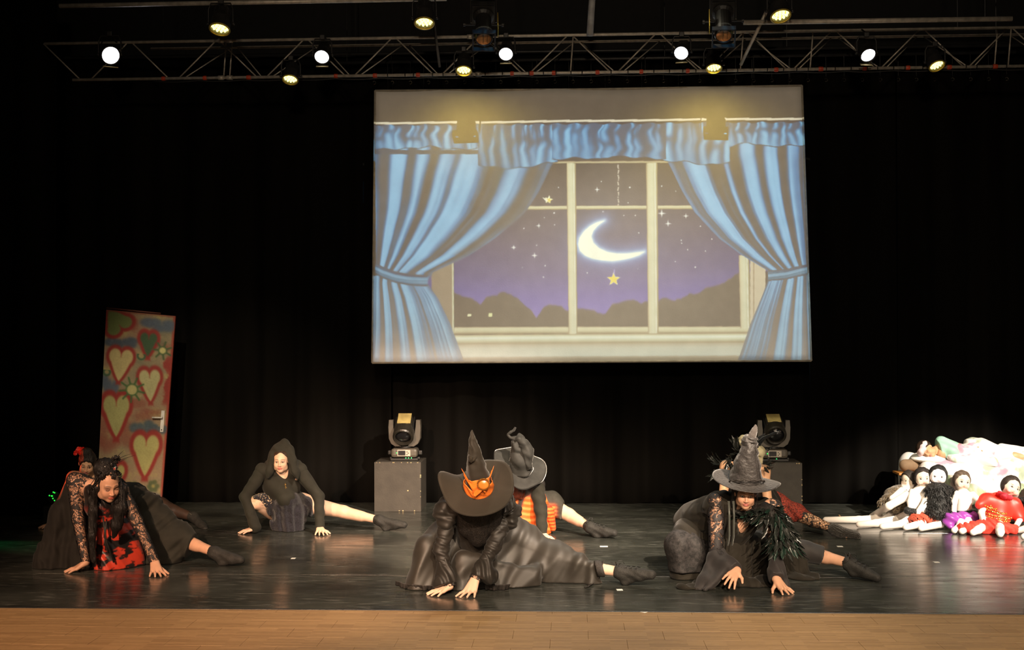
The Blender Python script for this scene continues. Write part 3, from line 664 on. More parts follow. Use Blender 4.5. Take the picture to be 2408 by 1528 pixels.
# small green effect lamp in the left wing
g = F(124, 1196)
gr = empty('effect_lamp', (g.x, 12.9, 0), 'small lamp glittering green behind the red-flowered dancer at the left edge', 'lamp')
gp = P(126, 1170, 12.9)-Vector((g.x, 12.9, 0))
MB().box((gp.x, .06, gp.z/2-.06), (.22, .18, gp.z-.04), bev=.02).build('housing', HOUS, gr, world=False)
gm = emit('green_led', (.06, .9, .12), .5)
MB().lathe([(.001, 0), (.06, 0), (.066, .04), (.001, .05)], 16, Matrix.Translation((gp.x, 0, gp.z)) @ Matrix.Rotation(PI/2, 4, 'X') @ Matrix.Translation((0, 0, -.05)), cap=False).build('lamp_head', HOUS, gr, world=False)
for k in range(7):
    dx, dz = random.uniform(-.04, .03), random.uniform(-.06, .06)
    MB().lathe([(.001, 0), (.006, .001), (.008, .008)], 8, Matrix.Translation((gp.x+dx, -.012, gp.z+dz)) @ Matrix.Rotation(PI/2, 4, 'X'), cap=False).build('led', gm, gr, world=False)
# ------------------------------------------------------------------ moving heads on boxes
boxm = mat('grey_painted_plywood', (.040, .035, .028), .65, var=.15, scale=9, bump=.1, bscale=90)
chip = mat('bare_wood_chip', (.55, .42, .22), .7)
def plinth(pxl, pxr, pyt, pyb, Y, lab, seed):
    r = random.Random(seed)
    a, b = P(pxl, pyt, Y), P(pxr, pyb, Y); wd = b.x-a.x; h = a.z; cx = (a.x+b.x)/2
    root = empty('plinth_box', (cx, Y+wd/2, 0), lab, 'box', 'grey plinth boxes')
    t = .018; m = boxm
    MB().box((0, -wd/2+t/2, h/2), (wd, t, h-.004), bev=.002).build('front_panel', m, root, world=False)
    for s in (-1, 1): MB().box((s*(wd/2-t/2), 0, h/2), (t, wd-2*t-.002, h-.004), bev=.002).build('side_panel', m, root, world=False)
    MB().box((0, wd/2-t/2, h/2), (wd, t, h-.004), bev=.002).build('back_panel', m, root, world=False)
    MB().box((0, 0, h-t/2+.001), (wd-2*t-.002, wd-2*t-.002, t), bev=.002).build('top_panel', m, root, world=False)
    mb = MB()
    for k in range(16):
        e = r.choice(('r', 't', 'b', 'f', 'r'))
        x, z = {'r': (wd/2-.004, r.uniform(.02, h*.9)), 't': (r.uniform(-wd/2, wd/2)*.95, h-.006), 'b': (r.uniform(0, wd/2), .012), 'f': (r.uniform(-.4, .45)*wd, r.uniform(.1, .95)*h)}[e]
        mb.box((x, -wd/2-.0005, z), (r.uniform(.004, .014), .002, r.uniform(.004, .012)))
    o = mb.build('paint_chips', chip, root, world=False); tag(o, kind='stuff')
    return root, cx, wd, h
def moving_head(x, y, z, lab, tilt, gn):
    root = empty('moving_head_light', (x, y, z), lab, 'lamp', 'moving head lights on the boxes')
    hm = mat('scuffed_charcoal_plastic', (.075, .066, .052), .5, var=.12)
    MB().box((0, 0, .014), (.30, .20, .026), bev=.006).build('foot_plate', BLACK, root, world=False)
    for s in (-1, 1):
        MB().box((s*.15, -.02, .022), (.03, .05, .03), bev=.008).build('foot', BLACK, root, world=False)
    base = MB().box((0, 0, .082), (.285, .22, .10), bev=.03).build('base', hm, root, world=False)
    MB().box((0, -.112, .085), (.14, .006, .068), bev=.002).build('display_frame', mat('display_bezel', (.42, .38, .32), .4), base, world=False)
    MB().box((-.022, -.1165, .085), (.078, .004, .05)).build('display', mat('display_glass', (.02, .02, .022), .2), base, world=False)
    for k in range(3): MB().lathe([(.001, 0), (.007, 0), (.006, .006), (.001, .007)], 8, Matrix.Translation((.035+.014*(k % 2), -.115, .070+.014*k)) @ Matrix.Rotation(PI/2, 4, 'X'), cap=False).build('button', hm, base, world=False)
    MB().lathe([(.001, 0), (.006, 0), (.005, .006), (.001, .007)], 8, Matrix.Translation((-.078, -.112, .085)) @ Matrix.Rotation(PI/2, 4, 'X'), cap=False).build('indicator', emit('green_pilot', (.05, 1, .15), 1.6), base, world=False)
    for k in range(gn):
        MB().lathe([(.001, 0), (.006, 0), (.005, .006), (.001, .007)], 8, Matrix.Translation((.02+.03*k, -.10, .03)) @ Matrix.Rotation(PI/2, 4, 'X'), cap=False).build('indicator', emit('green_pilot', (.05, 1, .25), .7), base, world=False)
    for s in (-1, 1): MB().box((s*.165, 0, .08), (.045, .05, .05), bev=.012).build('handle', BLACK, base, world=False)
    MB().lathe([(.07, .125), (.075, .15), (.05, .16)], 20).build('turntable', BLACK, root, world=False, smooth=True)
    # yoke: chamfered U
    def arm_prof(s): return [(s*.085, .155), (s*.135, .165), (s*.162, .20), (s*.168, .30), (s*.168, .42), (s*.152, .43)]
    y_ = MB()
    pts_o = [(-.10, .150), (-.145, .180), (-.170, .235), (-.174, .36), (-.168, .435), (-.125, .435), (-.118, .30), (-.105, .25), (-.06, .215), (.06, .215), (.105, .25), (.118, .30), (.125, .435), (.168, .435), (.174, .36), (.170, .235), (.145, .180), (.10, .150)]
    bm = y_.bm; f1 = [bm.verts.new((a, -.06, b)) for a, b in pts_o]; f2 = [bm.verts.new((a, .06, b)) for a, b in pts_o]
    n = len(pts_o); bm.faces.new(f1); bm.faces.new(f2[::-1])
    for i in range(n): bm.faces.new((f1[i], f2[i], f2[(i+1) % n], f1[(i+1) % n]))
    bmesh.ops.bevel(bm, geom=[e for e in bm.edges if abs(e.verts[0].co.y-e.verts[1].co.y) < .01], offset=.006, segments=2, affect='EDGES')
    y_.build('yoke', hm, root, world=False)
    head = MB().box((0, 0, .02), (.19, .17, .20), bev=.03).lathe([(.098, .07), (.112, .09), (.112, .19), (.100, .205), (.085, .20), (.085, .17)], 28, cap=False).box((0, 0, -.10), (.15, .13, .10), bev=.03)
    hd = head.build('head', mat('black_glossy_plastic', (.02, .018, .014), .35), root, world=False); hd.location = (0, -.02, .37)
    hd.rotation_euler = (ta(tilt), 0, 0)
    MB().lathe([(.001, .190), (.05, .185), (.086, .165)], 28, cap=False).build('lens', mat('dark_lens', (.01, .01, .012), .06, coat=1), hd, world=False, smooth=True)
    v = [(-.075, .096, -.145), (.075, .096, -.145), (.055, .100, .05), (-.055, .100, .05)]
    MB().box((0, .088, -.02), (.145, .014, .16), bev=.004).build('top_panel', mat('yellowish_panel', (.42, .34, .13), .35), hd, world=False)
    for s in (-1, 1): MB().box((s*.098, 0, .0), (.012, .10, .20), bev=.004).build('side_vent', BLACK, hd, world=False)
    return root
r1, cx, wd, h1 = plinth(880, 990, 1086, 1199, 13.55, 'grey wooden box under the left moving head light', 1)
moving_head(cx+.055, 13.55+wd*.42, h1+.002, 'black moving head light on the left grey box, with a pale panel on top', 126, 3)
r2, cx2, wd2, h2 = plinth(1778, 1887, 1088, 1196, 13.55, 'grey wooden box behind the horned dancer, under the right moving head light', 5)
moving_head(cx2-.03, 13.55+wd2*.42, h2+.002, 'black moving head light on the right grey box, behind the curved horns', 116, 1)
# ------------------------------------------------------------------ painted door leaning at the left
DY = 13.3
D0 = [P(250, 728, DY+.18), P(412, 743, DY+.18), P(378, 1193, DY), P(226, 1188, DY)]
def paint_door(u, v):
    """u 0..1 left to right, v 0..1 top to bottom -> base colour (sRGB)"""
    # coordinates of the painted panel in the photograph's own zoom
    X = u*150; Y = v*455; sh = u.shape
    C = np.zeros(sh+(3,)); C[:] = (150, 134, 104)
    def put(m, c):
        m = np.clip(m.astype(float), 0, 1)[..., None]; C[:] = C*(1-m)+np.array(c, float)*m
    def soft(d, w_=3.): return 1/(1+np.exp(d/w_*2))
    n1 = _fbm(X, Y, .05, 11); n2 = _fbm(X, Y, .11, 12)
    put(np.clip(.4+n1*.9, 0, 1)*.3, (150, 104, 84)); put(np.clip(n2-.15, 0, 1)*.8, (170, 160, 100)); put(np.clip(-n1-.2, 0, 1)*.8, (110, 110, 88))
    put(soft(6+4*n1-X, 3)*.7, (160, 50, 35)) if False else None
    put(soft(138-X+6*n2, 2.5)*soft(abs(Y-150)-55, 8)*.9, (140, 30, 22)); put(soft(146-X, 1.5)*.8, (150, 40, 28))
    for (cx, cy, rx, ry) in [(62, 28, 9, 18), (6, 272, 16, 26), (60, 275, 18, 26), (95, 235, 22, 14), (80, 205, 16, 10), (135, 75, 12, 10), (108, 362, 9, 14), (10, 232, 12, 9), (118, 225, 20, 8), (18, 300, 22, 18)]:
        put(soft((np.hypot((X-cx)/rx, (Y-cy)/ry)-1)*10+3*n2, 4)*.6, (132, 60, 46))
    def cloud(cx, cy, rx, ry, c=(72, 88, 110)):
        d = np.full(sh, 9.)
        r = random.Random(int(cx*7+cy))
        for k in range(7):
            a = r.uniform(-.75, .75); d = np.minimum(d, np.hypot((X-cx-a*rx)/(rx*.42), (Y-cy-r.uniform(-.4, .4)*ry)/(ry*.68))-1)
        put(soft(d*10, 3)*.92, c); put(soft(d*10+6, 4)*np.clip(.5+n2, 0, 1)*.5, (105, 118, 135))
    cloud(113, 25, 38, 15); cloud(38, 70, 34, 13, (60, 76, 96)); cloud(16, 170, 22, 24); cloud(95, 258, 28, 16, (58, 80, 92)); cloud(130, 262, 20, 10, (62, 80, 92)); cloud(118, 430, 34, 26, (66, 74, 96)); cloud(16, 350, 16, 14, (70, 100, 70))
    def heart(cx, cy, w_, h, fill, rot=0., ow=4.2, oc=(142, 30, 24)):
        c, s = math.cos(rot), math.sin(rot); x = ((X-cx)*c+(Y-cy)*s)/w_; y = -(-(X-cx)*s+(Y-cy)*c)/h
        # two lobes and a point
        lob = np.minimum(np.hypot(x-.47, y-.42)-.52, np.hypot(x+.47, y-.42)-.52)
        tri = np.maximum(np.abs(x)*1.12-.98*np.clip((y+1.15)/1.45, -1, 1)**.8 if False else np.abs(x)-.95*np.clip((y+1.15)/1.5, 0, 1)**.75, y-.45)
        tri = np.maximum(tri, -(y+1.15)); d = np.minimum(lob, tri)*min(w_, h)
        put(soft(abs(d-1)-ow, 2.2), oc); put(soft(d+1.5, 1.8), fill); put(soft(d+10, 6)*np.clip(.3+n2, 0, 1)*.4, tuple(q*.8 for q in fill))
    heart(24, 24, 32, 28, (104, 118, 62), 2.5, 5); heart(96, 68, 20, 27, (52, 84, 52), 0, 4.5)
    heart(37, 118, 28, 36, (192, 178, 124), .05); heart(105, 160, 25, 36, (180, 176, 128), -.1)
    heart(34, 232, 31, 46, (164, 162, 104), -.05, 6); heart(106, 318, 31, 46, (172, 168, 106), -.02, 6); heart(42, 372, 20, 30, (170, 165, 100), 0, 5)
    def sun(cx, cy, r, rr, fc, rc, n=8, ph=.3):
        for k in range(n):
            a = ph+2*PI*k/n; ex, ey = cx+rr*math.cos(a), cy+rr*math.sin(a); sx, sy = cx+(r+3)*math.cos(a), cy+(r+3)*math.sin(a)
            t = np.clip(((X-sx)*(ex-sx)+(Y-sy)*(ey-sy))/((ex-sx)**2+(ey-sy)**2), 0, 1); d = np.hypot(X-sx-t*(ex-sx), Y-sy-t*(ey-sy)); put(soft(d-2.0, 1.2), rc)
        put(soft(abs(np.hypot(X-cx, Y-cy)-r-1)-2.2, 1.2), rc); put(soft(np.hypot(X-cx, Y-cy)-r, 1.5), fc)
    sun(128, 82, 7, 20, (200, 196, 130), (66, 90, 50), 7, .5); sun(66, 176, 11, 28, (182, 176, 118), (62, 96, 48), 9, .2)
    for cx, cy, r in ((82, 98, 8), (8, 140, 7)): put(soft(abs(np.hypot(X-cx, Y-cy)-r)-2.2, 1.2)*(Y > cy-5), (58, 92, 62))
    for cx, cy in ((82, 396), (128, 392)):
        for k in range(6): put(soft(np.hypot(X-cx-9*math.cos(k), Y-cy-9*math.sin(k))-5.5, 2)*.8, (66, 86, 48))
        put(soft(np.hypot(X-cx, Y-cy)-3, 2)*.8, (150, 150, 70))
    put(soft(Y-3+2*n1, 1.5)*.8, (130, 60, 40))
    return lin_np(C)
door = empty('painted_door', (D0[3]+D0[2])/2*1.0, 'tall wooden door painted with hearts, suns and clouds, leaning at the back left', 'door')
door.location.z = 0
nu, nv = 110, 320
uu, vv = np.meshgrid(np.linspace(0, 1, nu), np.linspace(0, 1, nv))
c = [np.array(p) for p in D0]; c[2][2] = .004; c[3][2] = .004
Wd = (c[0]*(1-uu[..., None])+c[1]*uu[..., None])*(1-vv[..., None])+(c[3]*(1-uu[..., None])+c[2]*uu[..., None])*vv[..., None]
Vd = Wd.reshape(-1, 3); i = (np.arange(nv-1)[:, None]*nu+np.arange(nu-1)[None]).ravel()
Qd = np.stack([i, i+nu, i+nu+1, i+1], 1)
me = np_mesh('painted_face', Vd, Qd, paint_door(uu, vv).reshape(-1, 3), False)
mobj('painted_face', me, mat('spray_paint', (1, 1, 1), .6, attr=True, var=.12, scale=60), door)
back = np.array([0, .04, 0]); cc = [p+np.array([0, .002, 0]) for p in c]+[p+back for p in c]
me = np_mesh('slab', cc, [(0, 4, 5, 1), (1, 5, 6, 2), (2, 6, 7, 3), (3, 7, 4, 0), (4, 7, 6, 5), (0, 1, 2, 3)], None, False)
mobj('slab', me, mat('door_edge', (.22, .035, .02), .6), door)
hp = Wd[int(.535*nv), int(.925*nu)]
hs = MB().box((0, -.006, 0), (.038, .012, .23), bev=.004).build('handle_plate', WHITEP, door, world=False); hs.location = Vector(hp)-door.location; hs.rotation_euler = (0, .07, 0)
MB().tube([(0, -.01, .04), (0, -.045, .04), (-.02, -.05, .04), (-.10, -.05, .036)], .008, 10).build('lever', WHITEP, hs, world=False, smooth=True)
MB().lathe([(.001, 0), (.006, 0), (.006, .003), (.001, .003)], 10, Matrix.Translation((0, -.013, -.09)) @ Matrix.Rotation(PI/2, 4, 'X'), cap=False).build('screw', DMETAL, hs, world=False)
tp = [P(251, 724, DY+.20), P(378, 737, DY+.20)]
MB().tube([tp[0], tp[1]], .009, 8).build('top_edge_strip', mat('brown_wood_strip', (.10, .03, .018), .6), door, smooth=True)
# ------------------------------------------------------------------ implicit-surface modeller: one continuous skin per body or garment
OFF8 = np.array([[i, j, k] for i in (0, 1) for j in (0, 1) for k in (0, 1)], np.int64)
F32 = np.float32
def A3(p): return np.array(p, F32)
class Field:
    def __init__(s, k=.02): s.ops = []; s.k = k; s.lo = np.full(3, 1e9); s.hi = np.full(3, -1e9); s.disp = []; s.cuts = []; s.dm = 0.
    def _bb(s, pts, r):
        for p in pts: s.lo = np.minimum(s.lo, np.array(p)-r); s.hi = np.maximum(s.hi, np.array(p)+r)
    def cap(s, a, b, ra, rb=None, k=None, op='u'):
        rb = ra if rb is None else rb; a, b = A3(a), A3(b); ba = b-a; L2 = float(ba@ba)+1e-9
        def f(p):
            pa = p-a; t = np.clip((pa@ba)/L2, 0, 1); pa -= t[:, None]*ba
            return np.sqrt(np.einsum('ij,ij->i', pa, pa))-(ra+(rb-ra)*t)
        if op == 'u': s._bb((a, b), max(ra, rb))
        s.ops.append((op, f, s.k if k is None else k)); return s
    def chain(s, pts, rs, k=None, op='u'):
        for i in range(len(pts)-1): s.cap(pts[i], pts[i+1], rs[i], rs[i+1], k, op)
        return s
    def ell(s, c, r, R=None, k=None, op='u'):
        c = A3(c); r = A3(r); M = None if R is None else np.array(R, F32)
        def f(p):
            q = p-c
            if M is not None: q = q @ M
            k0 = np.sqrt(((q/r)**2).sum(1)); k1 = np.sqrt(((q/(r*r))**2).sum(1))+1e-6
            return k0*(k0-1)/k1
        if op == 'u': s._bb((c,), float(max(r)))
        s.ops.append((op, f, s.k if k is None else k)); return s
    def drape(s, a, b, ra, rb, flare=.2, k=None, op='u'):
        """cloth hung over the rod a-b down to the floor"""
        a, b = A3(a), A3(b); ba = (b-a)[:2]; L2 = float(ba@ba)+1e-9
        def f(p):
            pa = p[:, :2]-a[:2]; t = np.clip((pa@ba)/L2, 0, 1); dx = pa-t[:, None]*ba; dz = p[:, 2]-(a[2]+(b[2]-a[2])*t)
            return (np.sqrt(dx[:, 0]**2+dx[:, 1]**2+np.maximum(dz, 0)**2)-(ra+(rb-ra)*t+flare*np.maximum(-dz, 0)))/math.sqrt(1+flare*flare)
        m = max(ra, rb)+flare*max(a[2], b[2]); s._bb((a, b), m); s.lo[2] = min(s.lo[2], 0)
        s.ops.append((op, f, s.k if k is None else k)); return s
    def cut(s, p0, n):
        """keep the side that n points to"""
        p0, n = A3(p0), A3(Vector(n).normalized()); s.cuts.append(lambda p: -((p-p0)@n)); return s
    def fold(s, amp, kv, warp=1.0, seed=0, fn=None):
        r = random.Random(seed); kv = A3(kv); L = float(np.linalg.norm(kv)); k2 = A3([r.uniform(-1, 1)*L*.35 for _ in range(3)]); k3 = A3([r.uniform(-1, 1)*L*.22 for _ in range(3)]); ph = r.uniform(0, 6)
        def f(p):
            v = np.sin(p@kv+warp*np.sin(p@k2+ph)+warp*1.4*np.sin(p@k3+1.3)+ph)
            v = amp*v
            return v*fn(p) if fn else v
        s.disp.append(f); s.dm += amp; return s
    def __call__(s, p):
        p = p.astype(F32, copy=False); d = None
        for op, f, k in s.ops:
            e = f(p)
            if d is None: d = e; continue
            if op == 'u':
                h = np.maximum(k-np.abs(d-e), 0)/k if k > 0 else 0; d = np.minimum(d, e)-h*h*k*.25
            elif op == 's':
                e = -e; h = np.maximum(k-np.abs(d-e), 0)/k; d = np.maximum(d, e)+h*h*k*.25
        for f in s.disp: d = d+f(p)
        for f in s.cuts: d = np.maximum(d, f(p))
        return d
def surf(f, h, floor=.003, mask=None, smooth=1):
    """surface nets on a sparse grid"""
    lo = f.lo-.02-f.dm; hi = f.hi+.02+f.dm; lo = np.array([lo[0], lo[1], max(lo[2], -.03)]); L = 3; H = h*2**L
    n = np.ceil((hi-lo)/H).astype(int)+1
    idx = np.stack(np.meshgrid(*[np.arange(q) for q in n], indexing='ij'), -1).reshape(-1, 3)
    ev = (lambda p: np.maximum(f(p), floor-p[:, 2])) if floor is not None else f
    for l in range(L+1):
        sz = h*2**(L-l); d = ev(lo+(idx+.5)*sz); idx = idx[np.abs(d) < sz*1.5+f.dm*.5]
        if l < L: idx = (idx[:, None, :]*2+OFF8).reshape(-1, 3)
    if mask is not None: idx = idx[mask(lo+(idx+.5)*h)]
    N = n*2**L+3; NY, NZ = int(N[1]), int(N[2])
    key = lambda a: (a[..., 0]*NY+a[..., 1])*NZ+a[..., 2]
    ck = key(idx[:, None, :]+OFF8); u, inv = np.unique(ck, return_inverse=True); inv = inv.reshape(ck.shape)
    uc = np.stack([u//(NY*NZ), (u//NZ) % NY, u % NZ], -1); D = ev(lo+uc*h)[inv]
    act = (D.min(1) < 0) & (D.max(1) >= 0); idx = idx[act]; D = D[act]
    E = [(a, b) for a in range(8) for b in range(a+1, 8) if bin(a ^ b).count('1') == 1]
    acc = np.zeros((len(idx), 3)); cnt = np.zeros(len(idx))
    for a, b in E:
        m = (D[:, a] < 0) != (D[:, b] < 0); t = D[:, a]/(D[:, a]-D[:, b]+1e-12); pt = OFF8[a]+(OFF8[b]-OFF8[a])*t[:, None]
        acc[m] += pt[m]; cnt[m] += 1
    V = lo+(idx+acc/np.maximum(cnt, 1)[:, None])*h
    k = key(idx); o = np.argsort(k); ks = k[o]
    def look(a):
        q = key(a); i = np.clip(np.searchsorted(ks, q), 0, len(ks)-1); return np.where(ks[i] == q, o[i], -1)
    Q = []
    for ax, e in ((0, 4), (1, 2), (2, 1)):
        b, c = [(1, 2), (2, 0), (0, 1)][ax]; m = (D[:, 0] < 0) != (D[:, e] < 0); I = idx[m]; s = D[m, 0] < 0
        eb = np.zeros(3, np.int64); eb[b] = 1; ec = np.zeros(3, np.int64); ec[c] = 1
        q = np.stack([look(I), look(I-eb), look(I-eb-ec), look(I-ec)], 1); ok = (q >= 0).all(1); q = q[ok]; s = s[ok]
        q[~s] = q[~s][:, ::-1]; Q.append(q)
    Q = np.concatenate(Q)
    for _ in range(smooth):
        S = np.zeros_like(V); c = np.zeros(len(V))
        for i in range(4):
            np.add.at(S, Q[:, i], V[Q[:, (i+1) % 4]]); np.add.at(c, Q[:, i], 1)
        V = np.where((c > 0)[:, None], V*.4+.6*S/np.maximum(c, 1)[:, None], V)
    return V, Q
def hit(f, px, py, Y0, lift=.0):
    """first point of the garment's own surface along the sight line through a picture point"""
    o = np.array(CAM_P); d = np.array(P(px, py, Y0))-o; d /= np.linalg.norm(d); t = (Y0-1.2)/d[1]
    for _ in range(90):
        v = float(f((o+d*t)[None])[0])
        if v < .002: return Vector(o+d*(t-lift))
        t += min(v, .3)*.7
        if t > 16: break
    return None
def garment(name, f, h, m, parent, col=None, floor=.003, smooth=1):
    V, Q = surf(f, h, floor, None, smooth)
    c = None if col is None else col(V)
    return mobj(name, np_mesh(name, V, Q, c), m, parent)
class Frame:
    def __init__(s, o, yaw=0, pitch=0, roll=0, sc=1.0):
        s.o = Vector(o); s.R = Matrix.Rotation(ta(yaw), 3, 'Z') @ Matrix.Rotation(ta(pitch), 3, 'X') @ Matrix.Rotation(ta(roll), 3, 'Y'); s.s = sc
    def p(s, x, y, z): return s.o+s.R @ Vector((x, y, z))*s.s
    def loc(s, V): return ((V-np.array(s.o)) @ np.array(s.R))/s.s
    def M(s): return Matrix.Translation(s.o) @ s.R.to_4x4() @ Matrix.Scale(s.s, 4)
def add_head(f, fr, female=True, nose=1.0):
    p, s, R = fr.p, fr.s, fr.R
    e = lambda c, r, k=.02, op='u': f.ell(p(*c), [q*s for q in r], R, k*s, op)
    e((0, .014, .032), (.075, .094, .083)); e((0, -.022, -.035), (.060, .064, .078), .03); e((0, -.060, -.093), (.022, .020, .018), .03)
    for x in (-1, 1):
        e((x*.034, -.058, -.032), (.026, .026, .028), .03); e((x*.050, -.010, -.070), (.018, .035, .025), .03)
        e((x*.031, -.098, .001), (.017, .020, .010), .014, 's')
        f.cap(p(x*.012, -.079, .022), p(x*.043, -.068, .022), .008*s, .007*s, .015*s)
        e((x*.077, .008, -.004), (.009, .018, .030), .008)
    f.cap(p(0, -.080, .008), p(0, -.102*nose, -.032), .0075*s, .0095*s, .012*s)
    for x in (-1, 1): e((x*.0115, -.093*nose, -.036), (.0075, .010, .007), .008)
    e((0, -.083, -.059), (.022, .012, .0055), .006); e((0, -.081, -.070), (.020, .013, .0065), .006)
    e((0, -.100, -.0645), (.022, .012, .0016), .003, 's')
def head_color(fr, V, C, lips=(.42, .10, .09), brow=(.03, .02, .015), liner=True, shadow=None, hair=None):
    q = fr.loc(V); x, y, z = q[:, 0], q[:, 1], q[:, 2]; ax = abs(x); near = (np.linalg.norm(q, axis=1) < .15)
    def mixc(w, c): C[:] = C*(1-w[:, None])+np.array(c)*w[:, None]
    sg = lambda v, w: 1/(1+np.exp(np.clip(v/w, -30, 30)))
    mixc(near*sg(((x/.055)**2+((z+.03)/.03)**2)-1, .3)*(y < -.04)*.12, (.75, .22, .16))
    mixc(near*(y < -.055)*sg(np.hypot(x/.025, (z+.0645)/.0135)-1, .10)*.9, lips)
    bz = .024+.004*np.sin((ax-.01)/.04*3)
    mixc(near*(y < -.03)*sg(abs(z-bz)-.0035, .0012)*sg(ax-.050, .003)*sg(.012-ax, .002)*.85, brow)
    if shadow is not None: mixc(near*(y < -.03)*sg(np.hypot((ax-.033)/.021, (z-.004)/.014)-1, .15)*.6, shadow)
    if liner: mixc(near*(y < -.03)*sg(abs(np.hypot((ax-.031)/.017, (z-.001)/.0085)-1)-.16, .08)*.85, (.02, .012, .01))
def eyes(fr, root, open_=True, iris=(.10, .06, .03)):
    for x in (-1, 1):
        if not open_: continue
        n = 16; bm = MB().lathe([(.0001, .0105), (.0030, .0101), (.0048, .0093), (.0075, .0073), (.0105, .0), (.0075, -.0073), (.0001, -.0105)], n, cap=False)
        me = bm.mesh('eye', True); a = me.attributes.new('Col', 'FLOAT_COLOR', 'POINT')
        nv_ = len(me.vertices); c = np.ones((nv_, 4), np.float32); c[:, :3] = (.34, .30, .27)
        co = np.empty(nv_*3); me.vertices.foreach_get('co', co); co = co.reshape(-1, 3); rr = np.hypot(co[:, 0], co[:, 1])
        c[(rr < .0055) & (co[:, 2] > 0), :3] = iris; c[(rr < .0036) & (co[:, 2] > 0), :3] = (.005, .005, .005); a.data.foreach_set('color', c.ravel())
        o = mobj('eye', me, EYE, root, world=False); M_ = fr.M() @ Matrix.Translation((x*.031, -.0755, .001)) @ Matrix.Rotation(PI/2, 4, 'X')
        me.transform(Matrix.Translation(-root.location) @ M_)
EYE = mat('eye_surface', (1, 1, 1), .12, attr=True, var=.0, coat=.5)
SKIN = mat('skin', (1, 1, 1), .5, attr=True, var=.10, scale=25, spec=.35)
SKIN.node_tree.nodes['Principled BSDF'].inputs['Subsurface Weight'].default_value = .0
ATTR = mat('cloth_pattern', (1, 1, 1), .75, attr=True, var=.2, scale=40, spec=.25)
def floor_hand(f, W, ang, side, sc=1.0, spread=1.0, lift=0.0, reach=.085):
    """hand planted on the floor; ang: direction of fingers in plan (deg, 0 = +x, -90 = towards the hall); side: +1 thumb on the left of that direction"""
    W = Vector(W); a = ta(ang); X = Vector((math.cos(a), math.sin(a), 0)); Yv = Vector((-math.sin(a), math.cos(a), 0))*side
    s = sc; ks = []
    lat = [.033, .011, -.012, -.032]; fan = [.34, .08, -.14, -.42]; ln = [.070, .079, .074, .058]
    for i in range(4):
        K = W+X*(reach-.006*i*i*.5)*s+Yv*lat[i]*s*spread; K.z = .034*s+lift
        f.cap(W+Yv*lat[i]*.45*s, K, .019*s, .0125*s, .016); ks.append(K)
        d = (X*math.cos(fan[i]*spread)+Yv*math.sin(fan[i]*spread)); m = K+d*ln[i]*.48*s; m.z = .027*s+lift; t = K+d*ln[i]*s; t.z = .0095+lift
        f.cap(K, m, .0112*s, .0092*s, .006); f.cap(m, t, .0092*s, .0072*s, .004)
    B = W+X*.022*s+Yv*.024*s; B.z = W.z*.65; m = B+(X*.45+Yv*.9).normalized()*.048*s; m.z = .024*s+lift; t = m+(X*.8+Yv*.6).normalized()*.034*s; t.z = .010+lift
    f.cap(B, m, .016*s, .0115*s, .014); f.cap(m, t, .0112*s, .0085*s, .005)
    return ks
def free_hand(f, W, X, Y, sc=1.0, curl=.35, spread=1.0):
    """X: towards the fingers, Y: towards the thumb; fingers bend away from the back of the hand"""
    W = Vector(W); X = Vector(X).normalized(); Y = (Vector(Y)-X*Vector(Y).dot(X)).normalized(); Z = Y.cross(X) if Y.cross(X).z > 0 else X.cross(Y); s = sc
    lat = [.033, .011, -.012, -.032]; fan = [.28, .08, -.12, -.34]; ln = [.070, .079, .074, .058]
    for i in range(4):
        K = W+X*(.088-.003*i*i)*s+Y*lat[i]*s; f.cap(W+Y*lat[i]*.45*s, K, .019*s, .0125*s, .016)
        d0 = X*math.cos(fan[i]*spread)+Y*math.sin(fan[i]*spread); d1 = (d0*math.cos(curl)-Z*math.sin(curl)); d2 = d0*math.cos(curl*2.2)-Z*math.sin(curl*2.2); m = K+d1*ln[i]*.5*s; t = m+d2*ln[i]*.5*s
        f.cap(K, m, .0112*s, .0092*s, .006); f.cap(m, t, .0092*s, .0072*s, .004)
    B = W+X*.022*s+Y*.024*s; m = B+(X*.55+Y*.85-Z*.2).normalized()*.048*s; t = m+(X*.85+Y*.5-Z*.2).normalized()*.034*s
    f.cap(B, m, .016*s, .0115*s, .014); f.cap(m, t, .0112*s, .0085*s, .005)
